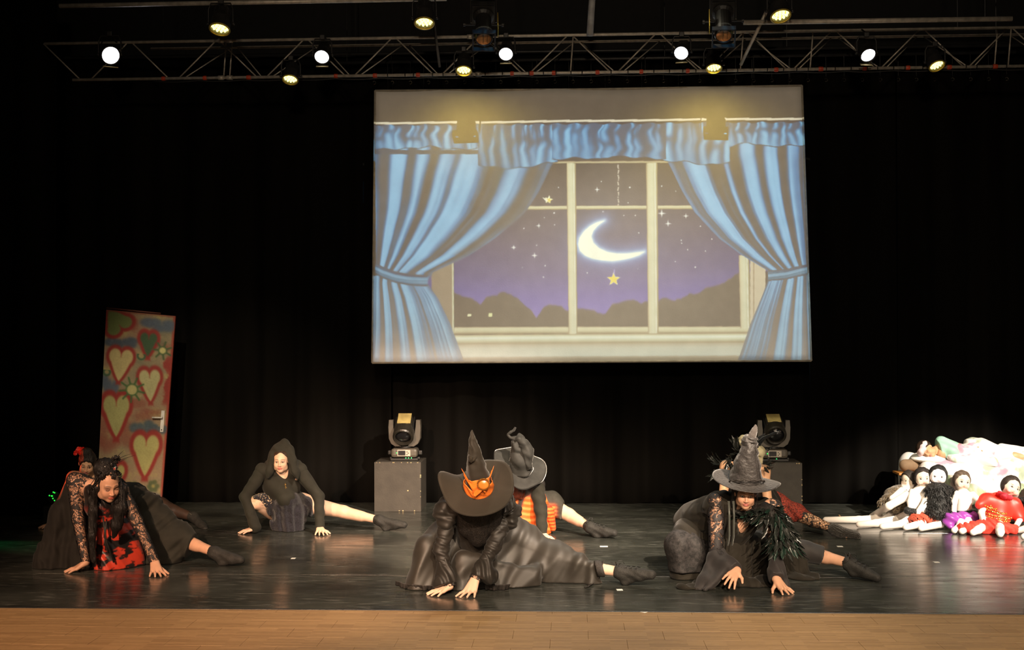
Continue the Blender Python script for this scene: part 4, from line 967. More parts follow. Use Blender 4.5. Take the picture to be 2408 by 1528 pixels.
def body(root, J, fr, skin, hands, fine_extra=(), face=None, h=.0085, hf=.0034, neck=True, ks=1.0, legs=True, lips=(.42, .10, .09), shadow=None, liner=True, open_eyes=True, iris=(.10, .06, .03)):
    """one continuous body from joints"""
    f = Field(.035)
    f.ell(J['pelvis'], (.155*ks, .13*ks, .125*ks)); f.cap(J['pelvis'], J['chest'], .115*ks, .125*ks, .05)
    f.ell(J['chest'], (.15*ks, .11*ks, .13*ks), None, .05)
    nb = Vector(J['neck']); f.cap(J['chest'], nb, .10*ks, .055, .05)
    for s in 'LR':
        f.cap(nb, J['sh'+s], .055, .052*ks, .04); f.cap(J['chest'], J['sh'+s], .08*ks, .05*ks, .04)
        f.cap(J['sh'+s], J['el'+s], .054*ks, .040*ks, .03); f.cap(J['el'+s], J['wr'+s], .041*ks, .0265, .02)
    if legs:
        for s in 'LR':
            f.cap(J['pelvis'], J['hip'+s], .12*ks, .10*ks, .04); f.cap(J['hip'+s], J['kn'+s], .092*ks, .060*ks, .04)
            k_, a_ = Vector(J['kn'+s]), Vector(J['an'+s]); f.cap(k_, a_, .054*ks, .036, .03); mid = k_.lerp(a_, .34)
            f.cap(k_.lerp(a_, .15)+Vector((0, .012, -.012)), k_.lerp(a_, .5)+Vector((0, .012, -.010)), .050*ks, .044*ks, .03)
            hl, to = Vector(J['he'+s]), Vector(J['to'+s]); f.cap(a_, hl, .034, .026, .02); f.cap(a_, to, .032, .020, .02); f.cap(hl, to.lerp(hl, .25), .024, .022, .02)
    b0 = fr.p(0, .022, -.055); f.cap(nb, b0, .054, .052*fr.s, .02)
    add_head(f, fr)
    sph = [(np.array(fr.o), .165*fr.s)]
    for hd in hands:
        if hd[0] == 'floor': floor_hand(f, *hd[1:]); c = np.array(hd[1])
        else: free_hand(f, *hd[1:]); c = np.array(hd[1])
        sph.append((c, .195))
    sph += [(np.array(c), r) for c, r in fine_extra]
    def dm(p): return np.min([np.linalg.norm(p-c, axis=1)-r for c, r in sph], axis=0)
    V1, Q1 = surf(f, hf, .002, lambda p: dm(p) < 0); V2, Q2 = surf(f, h, .002, lambda p: dm(p) > -h*1.6)
    V = np.concatenate([V1, V2]); Q = np.concatenate([Q1, Q2+len(V1)])
    C = np.zeros((len(V), 3)); C[:] = skin
    head_color(fr, V, C, lips=lips, shadow=shadow, liner=liner)
    if face: face(V, C)
    o = mobj('body', np_mesh('body', V, Q, C), SKIN, root)
    eyes(fr, root, open_eyes, iris)
    return o
def sleeve(name, pts, rs, m, root, h=.006, folds=(), cuts=(), k=.02, col=None, smooth=1):
    f = Field(k); f.chain(pts, rs)
    for a in folds: f.fold(*a)
    for c in cuts: f.cut(*c)
    return garment(name, f, h, m, root, col, smooth=smooth)
def strands(name, curves, r0, r1, m, root, n=5):
    mb = MB()
    for c in curves:
        k = len(c); mb.tube(c, [r0+(r1-r0)*i/(k-1) for i in range(k)], n)
    return mb.build(name, m, root, smooth=True)
def shoe(root, an, he, to, m, r=.040, laces=True, lm=None, top=.055, up=None):
    """soft ankle boot over the foot"""
    an, he, to = Vector(an), Vector(he), Vector(to); f = Field(.02); leg = (Vector(up)-an).normalized() if up is not None else Vector((0, 0, 1))
    f.cap(an+leg*top, an, r*1.08, r*1.05, .02); f.cap(an, he, r, r*.78, .03); mid = he.lerp(to, .55)+Vector((0, 0, .018)); f.cap(an, mid, r*.98, r*.86, .03); f.cap(mid, to, r*.88, r*.60, .03); f.cap(he, mid.lerp(to, .4), r*.7, r*.62, .02); f.cap(an, to, r*.92, r*.66, .03)
    f.cut(an+leg*top, -leg); f.fold(.0015, (60, 20, 90), 1, 3)
    o = garment('boot' if laces else 'slipper', f, .0055, m, root)
    if laces:
        d = (to-an).normalized(); side = d.cross(Vector((0, 0, 1))).normalized(); up_ = side.cross(d); c = []
        for i in range(5):
            q = an+leg*(top*.7)+(mid+Vector((0, 0, .012))-an-leg*(top*.7))*(i/4.6)+up_*r*.92
            c.append([q-side*r*.75+d*.006, q+up_*.009, q+side*r*.75+d*.012]); c.append([q-side*r*.75+d*.016, q+up_*.010+d*.006, q+side*r*.75-d*.004])
        q = an+leg*(top*.7)+up_*r*1.0
        for s in (-1, 1): c.append([q, q+up_*.03+side*s*.03, q+up_*.035+side*s*.05-leg*.02, q+up_*.01+side*s*.055-leg*.04]); c.append([q, q+up_*.02+d*.03*s, q+up_*.02+d*.05*s])
        strands('laces', c, .0028, .0024, lm or BLACK, o)
    return o

def brim(name, fr, r0, rf, zf, m, parent, th=.004, n=64, k=10):
    def fn(u, v):
        a = 2*PI*u; t = v*2 if v < .5 else (1-v)*2; z = (th/2 if v < .5 else -th/2)*(1-t**8)
        r = r0+(rf(a)-r0)*t; return fr.p(r*math.cos(a), r*math.sin(a), zf(a, t)+z)
    return MB().grid(fn, n, 2*k+1, closed_u=True).build(name, m, parent, smooth=True)
def crown(name, path, rad, m, parent, n=40, crinkle=.006, seed=0, sub=6, sq=1.0):
    """crumpled cloth cone along a path"""
    r = random.Random(seed); ph = [r.uniform(0, 6) for _ in range(8)]
    path = [Vector(p) for p in path]; P_, R_ = [], []
    for i in range(len(path)-1):
        for j in range(sub):
            t = j/sub; a = path[max(i-1, 0)]; b, c = path[i], path[i+1]; d = path[min(i+2, len(path)-1)]
            P_.append(.5*((2*b)+(c-a)*t+(2*a-5*b+4*c-d)*t*t+(-a+3*b-3*c+d)*t**3)); R_.append(rad[i]+(rad[i+1]-rad[i])*t)
    P_.append(path[-1]); R_.append(rad[-1]); k = len(P_); mb = MB(); rings = []; prev = None
    for i, p in enumerate(P_):
        t = (P_[min(i+1, k-1)]-P_[max(i-1, 0)]).normalized()
        a = Vector((1, 0, 0))-t*t.x if prev is None else prev-t*prev.dot(t)
        a.normalize(); prev = a; b = t.cross(a); ring = []
        for j in range(n):
            th = 2*PI*j/n; q = crinkle*min(1, R_[i]/.03)*(.9*math.sin(i*.62+2.6*math.sin(th+ph[0]+i*.15)+ph[1])+.7*math.sin(i*1.25+2*math.sin(2*th+ph[4])+3*th+ph[2])*math.sin(i*.41+th+ph[5])+.5*math.sin(5*th+i*.35+ph[3]))
            ring.append(mb.bm.verts.new(p+(a*math.cos(th)+b*math.sin(th)*sq)*(R_[i]+q)))
        rings.append(ring)
    for i in range(k-1):
        for j in range(n): mb.bm.faces.new((rings[i][j], rings[i][(j+1) % n], rings[i+1][(j+1) % n], rings[i+1][j]))
    mb.bm.faces.new(rings[0][::-1]); mb.bm.faces.new(rings[-1])
    return mb.build(name, m, parent, smooth=True)
def feather_mesh(L, W, m, bend=.25, n=7, seed=0):
    """one feather: quill and a vane split into barbs at the edge"""
    r = random.Random(seed); mb = MB(); V = []
    for i in range(n):
        t = i/(n-1); w_ = W*math.sin(PI*min(1, t*.85+.12))**.8*(1 if i % 2 else .72)*(.2 if i == 0 else 1)*(.15 if i == n-1 else 1); z = bend*L*t*t; x = L*t
        V.append((mb.bm.verts.new((x, -w_/2+r.uniform(-1, 1)*W*.05, z-.10*w_)), mb.bm.verts.new((x-.06*L*(i > 0), 0, z+.001)), mb.bm.verts.new((x, w_/2, z-.10*w_))))
    for i in range(n-1):
        for j in (0, 1): mb.bm.faces.new((V[i][j], V[i][j+1], V[i+1][j+1], V[i+1][j]))
    mb.tube([(0, 0, .001), (L*.5, 0, bend*L*.25+.002), (L*.95, 0, bend*L*.9+.001)], [.0012, .0009, .0003], 5)
    me = mb.mesh('feather', True); me.materials.append(m); return me
def put_feather(me, p, d, roll, sc, parent):
    o = bpy.data.objects.new('feather', me); link(o, parent); off = Vector((0, 0, 0)); q = parent
    while q is not None: off += q.location; q = q.parent
    o.location = Vector(p)-off; o.rotation_euler = (Vector(d).to_track_quat('X', 'Z') @ Euler((roll, 0, 0)).to_quaternion()).to_euler(); o.scale = (sc,)*3
    return o
# ------------------------------------------------------------------ cloth materials
MATTE = mat('matte_black_cloth', (.020, .018, .015), .85, var=.15, scale=14, bump=.15, bscale=240, spec=.15, sheen=.06)
GREENISH = mat('dark_jersey', (.024, .023, .018), .85, var=.12, scale=14, bump=.12, bscale=240, spec=.15, sheen=.06)
SATIN = mat('black_satin', (.017, .0145, .012), .55, var=.12, scale=8, spec=.4, sheen=.05)
GREYC = mat('charcoal_cloth', (.026, .025, .020), .8, var=.12, scale=10, bump=.15, bscale=200, spec=.15, sheen=.06)
HAIR = mat('black_hair', (.009, .007, .006), .5, var=.4, scale=60, stretch=(1, 1, .15), spec=.4, bump=.7, bscale=260, hairlike=True)
HAIRB = mat('dark_brown_hair', (.028, .014, .007), .5, var=.4, scale=60, stretch=(1, 1, .15), spec=.4, bump=.6, bscale=260, hairlike=True)
LACE = lace_mat('black_lace', (.012, .010, .010), 30, .54)
LACED = lace_mat('dense_black_lace', (.016, .015, .018), 60, .42)
BOOT = mat('black_suede', (.016, .015, .013), .75, var=.3, scale=30, bump=.3, bscale=120)
SKW = (.60, .33, .21); SKL = (.70, .45, .32)
def J_(Y0, d): return {k: P(v[0], v[1], Y0+v[2]) for k, v in d.items()}
def setz(p, z): return Vector((p.x, p.y, z))
# ------------------------------------------------------------------ hooded dancer
Y0 = 12.15
J = J_(Y0, dict(pelvis=(684, 1188, .36), chest=(662, 1140, .10), neck=(661, 1110, .05), shL=(618, 1106, .02), shR=(704, 1106, .02), elL=(576, 1168, -.06), wrL=(601, 1241, -.13),
    elR=(750, 1168, 0), wrR=(752, 1240, -.12), hipL=(662, 1190, .30), hipR=(712, 1184, .36), knL=(604, 1182, -.02), knR=(808, 1203, .24), anL=(668, 1232, .40), anR=(893, 1223, .10),
    heL=(672, 1238, .42), toL=(655, 1240, .28), heR=(908, 1243, .08), toR=(950, 1234, .03)))
root = empty('person', F(670, 1252), 'person in a dark hooded top crouching in a side lunge left of the centre', 'person')
fr = Frame(P(661, 1083, Y0-.05), 3, 6, 0, .93)
body(root, J, fr, SKL, [('floor', J['wrL'], 192, -1, 1.0), ('floor', J['wrR'], -72, 1, 1.0)], h=.009, hf=.0038, fine_extra=[(J['knR'], .1)])
for o in [x for x in bpy.data.objects if x.parent == root and x.name.startswith('body')]: pass
for s, far in (('L', (598, 1236)), ('R', (752, 1236))):
    w_ = J['wr'+s]; e = J['el'+s]; sh = J['sh'+s]; end = e.lerp(w_, .97)
    sleeve('sleeve', [sh, e, e.lerp(w_, .55), end], [.068, .052, .046, .056 if s == 'L' else .044], GREENISH, root, .0065, [(.002, (25, 10, 60), 1, 3)])
f = Field(.05); f.cap(J['shL'], J['shR'], .074); f.ell(J['chest'], (.185, .145, .165), None, .05); f.cap(J['chest'], P(680, 1172, Y0+.28), .135, .13, .05); f.cap(J['chest'], P(672, 1170, Y0-.02), .11, .09, .05)
f.fold(.004, (40, 20, 22), 1.2, 5); f.chain([P(661, 1101, Y0-.055), P(669, 1131, Y0-.05)], [.082, .030], .008, 's')
top = garment('hooded_top', f, .0065, GREENISH, root)
gold = mat('gold_clasp', (.45, .28, .10), .35, .8)
for (a, b) in ((671, 1140), (672, 1147), (676, 1167)):
    q = P(a, b, Y0-.055); MB().tube([q+Vector((-.012, 0, 0)), q+Vector((0, -.006, .006)), q+Vector((.012, 0, 0))], .003, 6).tube([q+Vector((0, 0, .02)), q+Vector((0, -.006, 0)), q+Vector((0, 0, -.02))], .0025, 6).build('clasp', gold, top, smooth=True)
# hood: shell with an opening over the face
f = Field(.03); hc = P(662, 1080, Y0-.02)
f.ell(P(664, 1070, Y0+.03), (.098, .130, .120)); f.cap(P(668, 1043, Y0+.03), P(663, 1090, Y0+.06), .045, .105, .05)
f.chain([P(645, 1058, Y0-.02), P(639, 1085, Y0-.04), P(635, 1108, Y0-.06), P(630, 1122, Y0-.07)], [.034, .036, .030, .008], .05); f.chain([P(682, 1056, Y0-.02), P(688, 1084, Y0-.05), P(694, 1108, Y0-.08), P(699, 1126, Y0-.09)], [.034, .036, .034, .008], .05); f.cap(P(700, 1092, Y0+.04), P(712, 1100, Y0+.06), .05, .03, .06); f.cap(P(630, 1096, Y0+.04), P(618, 1102, Y0+.06), .05, .03, .06)
f.cap(P(664, 1100, Y0+.13), P(662, 1108, Y0+.14), .12, .12, .04)
f.cap(P(661, 1076, Y0-.30), P(661, 1100, Y0-.30), .058, .062, .01, 's'); f.ell(P(661, 1086, Y0-.10), (.064, .16, .090), None, .012, 's'); f.cap(P(662, 1098, Y0-.08), P(667, 1134, Y0-.06), .070, .060, .01, 's'); f.cap(P(661, 1088, Y0-.13), P(661, 1110, Y0-.13), .064, .075, .01, 's')
f.fold(.005, (44, 0, 26), 1.3, 8)
garment('hood', f, .0055, GREENISH, root)
f = Field(.02); f.ell(fr.p(0, .025, .03), (.080, .095, .085)); f.cut(fr.p(0, -.045, .055), (0, .6, .8)); garment('hair', f, .008, HAIRB, root)
# lace skirt over the bent knee and hanging to the floor
f = Field(.04); f.cap(P(684, 1180, Y0+.3), P(606, 1180, Y0+.0), .125, .074, .05); f.cap(P(675, 1175, Y0+.02), P(690, 1185, Y0+.3), .11, .13, .05)
f.cap(P(685, 1180, Y0+.2), P(720, 1192, Y0+.3), .11, .10, .04); f.drape(P(655, 1200, Y0+.06), P(706, 1200, Y0+.12), .085, .07, -.10, .06); f.drape(P(680, 1205, Y0+.02), P(700, 1205, Y0+.06), .07, .05, .05, .05)
f.fold(.010, (75, 20, 4), 1.2, 4, lambda p: np.clip((.36-p[:, 2])*6, 0, 1)); f.fold(.003, (30, 10, 60), 1.3, 9)
f.cap(P(600, 1198, Y0-.06), P(636, 1212, Y0+.0), .040, .05, .02, 's')
garment('lace_skirt', f, .0065, mat('lace_over_black', (.017, .016, .021), .8, var=.5, scale=120, bump=.7, bscale=150, sheen=.2, spec=.2), root)
f = Field(.02); f.cap(P(684, 1178, Y0+.3), P(604, 1180, Y0-.01), .129, .079); f.cut(P(640, 1180, Y0), (-1, -.2, .12)); f.cap(P(600, 1200, Y0-.06), P(636, 1214, Y0), .044, .05, .01, 's'); garment('lace_panel', f, .007, lace_mat('pale_spotted_lace', (.55, .40, .25), 46, .585, net=False), root)
shoe(root, J['anR'], J['heR'], J['toR'], BOOT, .040, False, up=J['knR']); shoe(root, J['anL'], J['heL'], J['toL'], BOOT, .042, False)
# ------------------------------------------------------------------ front left dancer in lace
Y0 = 10.1
J = J_(Y0, dict(pelvis=(318, 1188, .52), chest=(238, 1182, .14), neck=(246, 1150, .06), shL=(176, 1130, .02), shR=(284, 1153, -.02), elL=(184, 1222, -.02), wrL=(202, 1322, -.10),
    elR=(322, 1226, -.04), wrR=(364, 1322, -.16), hipL=(280, 1200, .48), hipR=(342, 1205, .52), knL=(172, 1262, .22), knR=(420, 1265, .42), anL=(190, 1310, .38), anR=(506, 1299, .27),
    heL=(200, 1322, .40), toL=(160, 1328, .26), heR=(523, 1324, .25), toR=(566, 1316, .19)))
root = empty('person', F(270, 1340), 'person in black lace sleeves and a jewelled headpiece, front left', 'person')
fr = Frame(P(254, 1139, Y0-.13), 42, 22, -4, 1.10)
body(root, J, fr, SKW, [('floor', J['wrL'], 188, -1, 1.05), ('floor', J['wrR'], -62, 1, 1.05)], fine_extra=[], shadow=(.10, .05, .04), open_eyes=False, liner=False, lips=(.42, .09, .07))
lid = MB()
for x in (-1, 1): lid.tube([fr.p(x*(.031+.014*t), -.0795-.004*(1-t*t), .001-.006*(1-t*t)) for t in np.linspace(-1, 1, 7)], .0016, 6)
lid.build('eyelashes', HAIR, root, smooth=True)
for s in 'LR':
    sh, e, w_ = J['sh'+s], J['el'+s], J['wr'+s]; pts = [sh, e, w_.lerp(e, .06)]
    sleeve('lace_sleeve', pts, [.066, .051, .040], LACE, root, .006, [(.002, (30, 10, 40), 1, 3)])
    MB().tube([e+(w_-e).normalized()*.02+Vector((.0495*math.cos(a), .0495*math.sin(a), .010*math.cos(a))) for a in np.linspace(0, 2*PI, 20)], .003, 6).build('sleeve_seam', HAIR, root, smooth=True)
f = Field(.03); f.cap(J['shL'], J['neck']+Vector((-.03, .03, 0)), .070, .062); f.cap(J['shR'], J['neck']+Vector((.03, .03, 0)), .068, .062); f.cap(P(236, 1150, Y0-.08), P(236, 1186, Y0-.08), .060, .030, .012, 's'); garment('lace_yoke', f, .006, LACE, root)
# grey skirt over hips and outstretched thigh
f = Field(.06); f.cap(P(300, 1172, Y0+.42), P(345, 1204, Y0+.54), .135, .150); f.cap(P(345, 1204, Y0+.54), P(418, 1262, Y0+.44), .145, .120, .06); f.cap(P(418, 1262, Y0+.44), P(452, 1283, Y0+.38), .118, .105, .05)
f.cap(P(262, 1150, Y0+.16), P(320, 1180, Y0+.46), .10, .13, .06); f.drape(P(345, 1225, Y0+.40), P(400, 1272, Y0+.36), .10, .085, .10, .05)
f.cut(P(449, 1286, Y0+.38), (-1, .05, .35)); f.fold(.009, (24, 14, -34), 1.2, 12); f.fold(.004, (60, 20, -70), 1.3, 13)
garment('grey_skirt', f, .0075, GREYC, root)
# black veil and cape falling from the left shoulder to the floor
f = Field(.05); f.cap(P(186, 1140, Y0+.14), P(150, 1215, Y0+.18), .085, .12); f.drape(P(160, 1222, Y0+.22), P(128, 1250, Y0+.16), .10, .095, .28, .06); f.drape(P(190, 1215, Y0+.18), P(250, 1210, Y0+.30), .10, .14, .10, .06)
f.cap(P(200, 1150, Y0+.16), P(262, 1160, Y0+.20), .10, .12)
f.fold(.012, (48, 16, 4), 1.0, 21); f.fold(.004, (90, 30, 14), 1.0, 22)
garment('black_cape', f, .008, mat('black_crepe', (.013, .0115, .0095), .85, var=.15, spec=.2, sheen=.05, bump=.1), root)
# red satin dress under black lace
f = Field(.05); f.cap(P(232, 1190, Y0+.03), P(262, 1240, Y0+.14), .115, .13); f.drape(P(255, 1252, Y0+.10), P(298, 1262, Y0+.22), .105, .115, .12, .05); f.cap(P(215, 1160, Y0+.02), P(262, 1165, Y0+.02), .075, .08, .05)
f.cap(P(236, 1150, Y0-.10), P(236, 1186, Y0-.10), .052, .020, .012, 's'); f.fold(.010, (36, 10, 18), 1.1, 31); f.fold(.004, (70, 20, 60), 1.1, 32)
def reddress(V):
    n = _fbm(V[:, 0]*1.0, V[:, 2]*1.6, 26, 5)+.5*_fbm(V[:, 0], V[:, 2], 75, 6); m = 1/(1+np.exp(-(n-.02)/.05)); C = np.zeros((len(V), 3)); C[:] = (.010, .007, .007)
    red = np.array([.55, .045, .02]); low = np.clip((P(0, 1185, Y0).z-V[:, 2])*8, 0, 1); return C*(1-(m*low)[:, None])+red*(m*low)[:, None]
dr = garment('red_dress', f, .007, mat('red_satin_and_lace', (1, 1, 1), .45, attr=True, var=.1, sheen=.1), root, reddress)
rb = MB()
for a, b, c_, d_ in ((242, 1215, 268, 1322), (250, 1225, 255, 1300)): rb.tube([P(a, b, Y0-.10), P((a+c_)/2-6, (b+d_)/2, Y0-.09), P(c_, d_, Y0-.04)], .008, 5)
rb.build('ribbon', SATIN, dr, smooth=True)
# hair
f = Field(.03); f.ell(fr.p(0, .03, .035), (.088, .108, .098), fr.R); f.ell(P(247, 1099, Y0-.08), (.088, .10, .080)); f.cap(fr.p(-.07, .01, -.02), P(216, 1180, Y0-.10), .030, .030); f.chain([P(219, 1150, Y0-.08), P(218, 1200, Y0-.14), P(216, 1260, Y0-.16), P(220, 1318, Y0-.14)], [.035, .030, .028, .020])
f.chain([fr.p(.068, .02, -.01), P(284, 1150, Y0-.08), P(282, 1195, Y0-.13), P(274, 1235, Y0-.12), P(268, 1262, Y0-.10)], [.035, .045, .050, .042, .015])
f.ell(fr.p(0, -.082, -.042), (.068, .078, .092), fr.R, .01, 's'); f.fold(.003, (170, 60, 8), 1.0, 41)
garment('long_hair', f, .0055, HAIR, root)
st = []
r = random.Random(5)
for i in range(16):
    s = r.choice((-1, 1)); a = fr.p(s*.082+r.uniform(-.006, .006), r.uniform(-.03, .03), .05+r.uniform(-.03, .03)); bx = r.uniform(208, 228) if s < 0 else r.uniform(262, 296); yy = r.uniform(1230, 1310) if s < 0 else r.uniform(1195, 1250)
    b = P(bx, 1165, Y0-.13+r.uniform(-.02, .02)); c = P(bx+r.uniform(-4, 4), yy, Y0-.17); st.append([a, a.lerp(b, .5)+Vector((s*.012, -.02, .01)), b, b.lerp(c, .5)+Vector((r.uniform(-.008, .008), -.005, 0)), c])
strands('hair_strands', st, .0035, .0015, HAIR, root)
hp_ = MB(); r = random.Random(9)
tiara = empty('headpiece', (0, 0, 0)); tiara.parent = root
f = Field(.012)
for i in range(34):
    a = r.uniform(-1.5, 1.5); q = fr.p(.072*math.sin(a)+r.uniform(-.01, .01), -.065*math.cos(a)+.02+r.uniform(-.02, .03), .070+.045*r.random()); f.ell(q, (r.uniform(.010, .018),)*3)
for i in range(14):
    q = P(271+r.uniform(-10, 10), 1082+r.uniform(-9, 12), Y0-.14+r.uniform(-.03, .03)); f.ell(q, (r.uniform(.010, .018), .014, r.uniform(.008, .016)))
f.fold(.003, (200, 150, 180), 1.2, 3)
garment('lace_tiara', f, .0045, LACED if False else HAIR, tiara)
gem = mat('red_gem', (.45, .03, .02), .1, coat=1); silver = mat('silver_bead', (.65, .6, .55), .25, .8)
q = P(269.5, 1102, Y0-.22); MB().lathe([(.001, .004), (.008, .003), (.012, 0), (.001, -.002)], 14, Matrix.Translation(q) @ Matrix.Rotation(PI/2, 4, 'X') @ Matrix.Scale(1.3, 4, (0, 1, 0)), cap=False).build('setting', silver, tiara, smooth=True)
MB().lathe([(.001, .007), (.005, .005), (.007, .003)], 14, Matrix.Translation(q) @ Matrix.Rotation(PI/2, 4, 'X') @ Matrix.Scale(1.3, 4, (0, 1, 0)), cap=False).build('gem', gem, tiara, smooth=True)
for (a, b) in ((263.5, 1118.5), (272, 1097), (277, 1102), (259, 1112), (247, 1097), (240, 1086), (262, 1090), (277.5, 1120)):
    MB().lathe([(.0001, .004), (.0035, .002), (.004, -.001), (.0001, -.004)], 8, Matrix.Translation(P(a, b, Y0-.225)), cap=False).build('bead', silver, tiara, smooth=True)
MB().tube([P(277.5, 1112, Y0-.225), P(277.5, 1119, Y0-.225)], .0012, 5).lathe([(.0001, .008), (.004, 0), (.0001, -.008)], 8, Matrix.Translation(P(277.6, 1123, Y0-.222)), cap=False).build('pendant', HAIR, tiara, smooth=True)
for (a, b, c_, d_) in ((270, 1080, 292, 1058), (274, 1080, 310, 1066), (277, 1084, 319, 1070), (276, 1090, 300, 1077), (212, 1100, 206, 1092), (222, 1088, 230, 1076)):
    MB().tube([P(a, b, Y0-.12), P((a+c_)/2, (b+d_)/2-1, Y0-.13), P(c_, d_, Y0-.12)], [.0028, .002, .0006], 5).build('spike', HAIR, tiara)
shoe(root, J['anR'], J['heR'], J['toR'], BOOT, .042, False, top=.05, up=J['knR']); shoe(root, J['anL'], J['heL'], J['toL'], BOOT, .042, False)
# ------------------------------------------------------------------ back left dancer with the red flower
Y0 = 12.4
J = J_(Y0, dict(pelvis=(298, 1172, .42), chest=(214, 1150, .10), neck=(206, 1118, .06), shL=(172, 1122, .02), shR=(244, 1128, .02), elL=(143, 1180, -.04), wrL=(130, 1236, -.10),
    elR=(258, 1190, -.04), wrR=(262, 1244, -.12), hipL=(250, 1180, .36), hipR=(315, 1174, .42), knL=(190, 1180, .0), knR=(378, 1188, .28), anL=(230, 1232, .3), anR=(456, 1216, .13),
    heL=(235, 1238, .3), toL=(215, 1242, .2), heR=(474, 1238, .10), toR=(482, 1246, -.12)))
root = empty('person', F(210, 1248), 'person with a red flower in the hair, behind the lace-sleeved dancer', 'person')
fr = Frame(P(205, 1090, Y0-.08), 14, 24, 6, .95)
body(root, J, fr, (.68, .42, .26), [('floor', J['wrL'], 190, -1, 1.0), ('floor', J['wrR'], -70, 1, 1.0)], h=.0095, hf=.0042)
f = Field(.05); f.cap(P(190, 1122, Y0+.06), P(238, 1130, Y0+.06), .078); f.ell(J['chest'], (.18, .14, .16)); f.cap(J['chest'], J['pelvis'], .14, .15); f.cap(J['shR'], J['elR'], .062, .05); f.cap(J['elR'], J['wrR'], .05, .035)
f.fold(.005, (40, 20, 20), 1, 3); garment('black_top', f, .008, mat('black_jersey', (.010, .009, .008), .85, var=.15), root)
f = Field(.05); f.cap(J['pelvis'], J['hipR'], .17, .155); f.cap(J['hipR'], P(352, 1180, Y0+.36), .15, .10); f.cut(P(354, 1181, Y0+.35), (-1, .1, .4)); f.drape(P(290, 1190, Y0+.38), P(240, 1195, Y0+.30), .12, .12, .1); f.fold(.007, (34, 16, -20), 1, 7)
garment('dark_skirt', f, .008, mat('black_crepe', (.016, .015, .013), .8, var=.15), root)
tight = mat('sheer_black_tights', (.034, .018, .012), .55, var=.35, scale=9)
sleeve('stocking', [P(340, 1180, Y0+.37), J['knR'], J['knR'].lerp(J['anR'], .4)+Vector((0, 0, -.01)), J['anR']], [.105, .080, .060, .039], tight, root, .008)
f = Field(.03); f.ell(fr.p(0, .022, .032), (.084, .104, .094), fr.R); f.ell(fr.p(-.02, .05, .12), (.045, .045, .035)); f.ell(fr.p(0, -.075, -.025), (.062, .07, .082), fr.R, .01, 's'); f.fold(.002, (150, 60, 20), 1, 4)
garment('pinned_hair', f, .0055, HAIR, root)
red = mat('red_silk_petal', (.85, .03, .015), .5, var=.2); fl_ = empty('red_flower', (0, 0, 0)); fl_.parent = root; fc = P(192, 1063, Y0-.03); r = random.Random(3)
pet = MB().grid(lambda u, v: Vector(((u-.5)*.034*(.5+math.sin(PI*min(v*.8+.1, 1))), .008*math.sin(u*9)+.012*v*v, v*.036)), 6, 5).mesh('petal', True); pet.materials.append(red)
for i in range(22):
    o = bpy.data.objects.new('petal', pet); link(o, fl_); o.location = fc-root.location+Vector((r.uniform(-.045, .042), r.uniform(-.03, .01), r.uniform(-.022, .018)+.0)); o.rotation_euler = (r.uniform(-.9, .9), r.uniform(-1.3, 1.3), r.uniform(0, 6.3))
shoe(root, J['anR'], J['heR'], J['toR'], BOOT, .040, False, up=J['knR'])
MB().tube([J['anR']+Vector((.038*math.cos(a)-.01, .038*math.sin(a), .03-.02*math.cos(a))) for a in np.linspace(0, 2*PI, 18)], .006, 6).build('ankle_band', mat('sequin_band', (.12, .11, .09), .3, .6, bump=.5), root, smooth=True)
# ------------------------------------------------------------------ front centre witch with the orange hat band
Y0 = 9.35
J = J_(Y0, dict(pelvis=(1160, 1262, .58), chest=(1128, 1228, .22), neck=(1128, 1190, .08), shL=(1060, 1200, .08), shR=(1192, 1206, .10), elL=(1037, 1292, -.04), wrL=(1057, 1378, -.13),
    elR=(1160, 1285, -.02), wrR=(1118, 1360, -.12), hipL=(1120, 1275, .52), hipR=(1195, 1275, .56), knL=(1022, 1300, .22), knR=(1310, 1320, .42), anL=(1020, 1362, .42), anR=(1460, 1345, .26),
    heL=(1030, 1372, .44), toL=(1000, 1376, .32), heR=(1470, 1366, .25), toR=(1532, 1351, .16)))
root = empty('person', F(1140, 1390), 'person in a wide pointed hat with orange band and long dress, front centre', 'person')
fr = Frame(P(1134, 1176, Y0-.08), 2, 50, 0, .97)
body(root, J, fr, SKL, [('floor', J['wrL'], 205, -1, 1.0, 1.15), ('floor', J['wrR'], -118, -1, 1.05, 1.1)], h=.010, hf=.0036, fine_extra=[(J['anR'], .12)], open_eyes=False)
BR = mat('brown_black_satin', (.024, .020, .0155), .55, var=.10, scale=5, spec=.5, sheen=.10)
# gown: draped over knees, with deep folds
f = Field(.07)
f.cap(P(1100, 1212, Y0+.24), P(1165, 1235, Y0+.52), .125, .15); f.cap(P(1165, 1240, Y0+.55), P(1235, 1270, Y0+.56), .16, .14)
f.drape(P(1035, 1255, Y0+.28), P(1004, 1283, Y0+.16), .10, .085, .26, .08); f.drape(P(1080, 1258, Y0+.34), P(1160, 1262, Y0+.48), .12, .14, .06, .08)
f.drape(P(1200, 1266, Y0+.52), P(1300, 1306, Y0+.44), .125, .10, .20, .08); f.drape(P(1300, 1306, Y0+.44), P(1392, 1334, Y0+.31), .10, .060, .14, .07)
f.drape(P(1085, 1310, Y0+.10), P(1250, 1345, Y0+.24), .055, .05, .20, .10)
f.cut(P(1410, 1345, Y0+.28), (-1, .0, -.30))
low = lambda p: np.clip((.48-p[:, 2])*3.2, .15, 1)
f.fold(.020, (15, 5, -12), 1.5, 51, low); f.fold(.008, (27, 12, -24), 1.7, 52, low); f.fold(.0025, (60, 20, -50), 1.6, 53)
gown = garment('long_gown', f, .0075, BR, root)
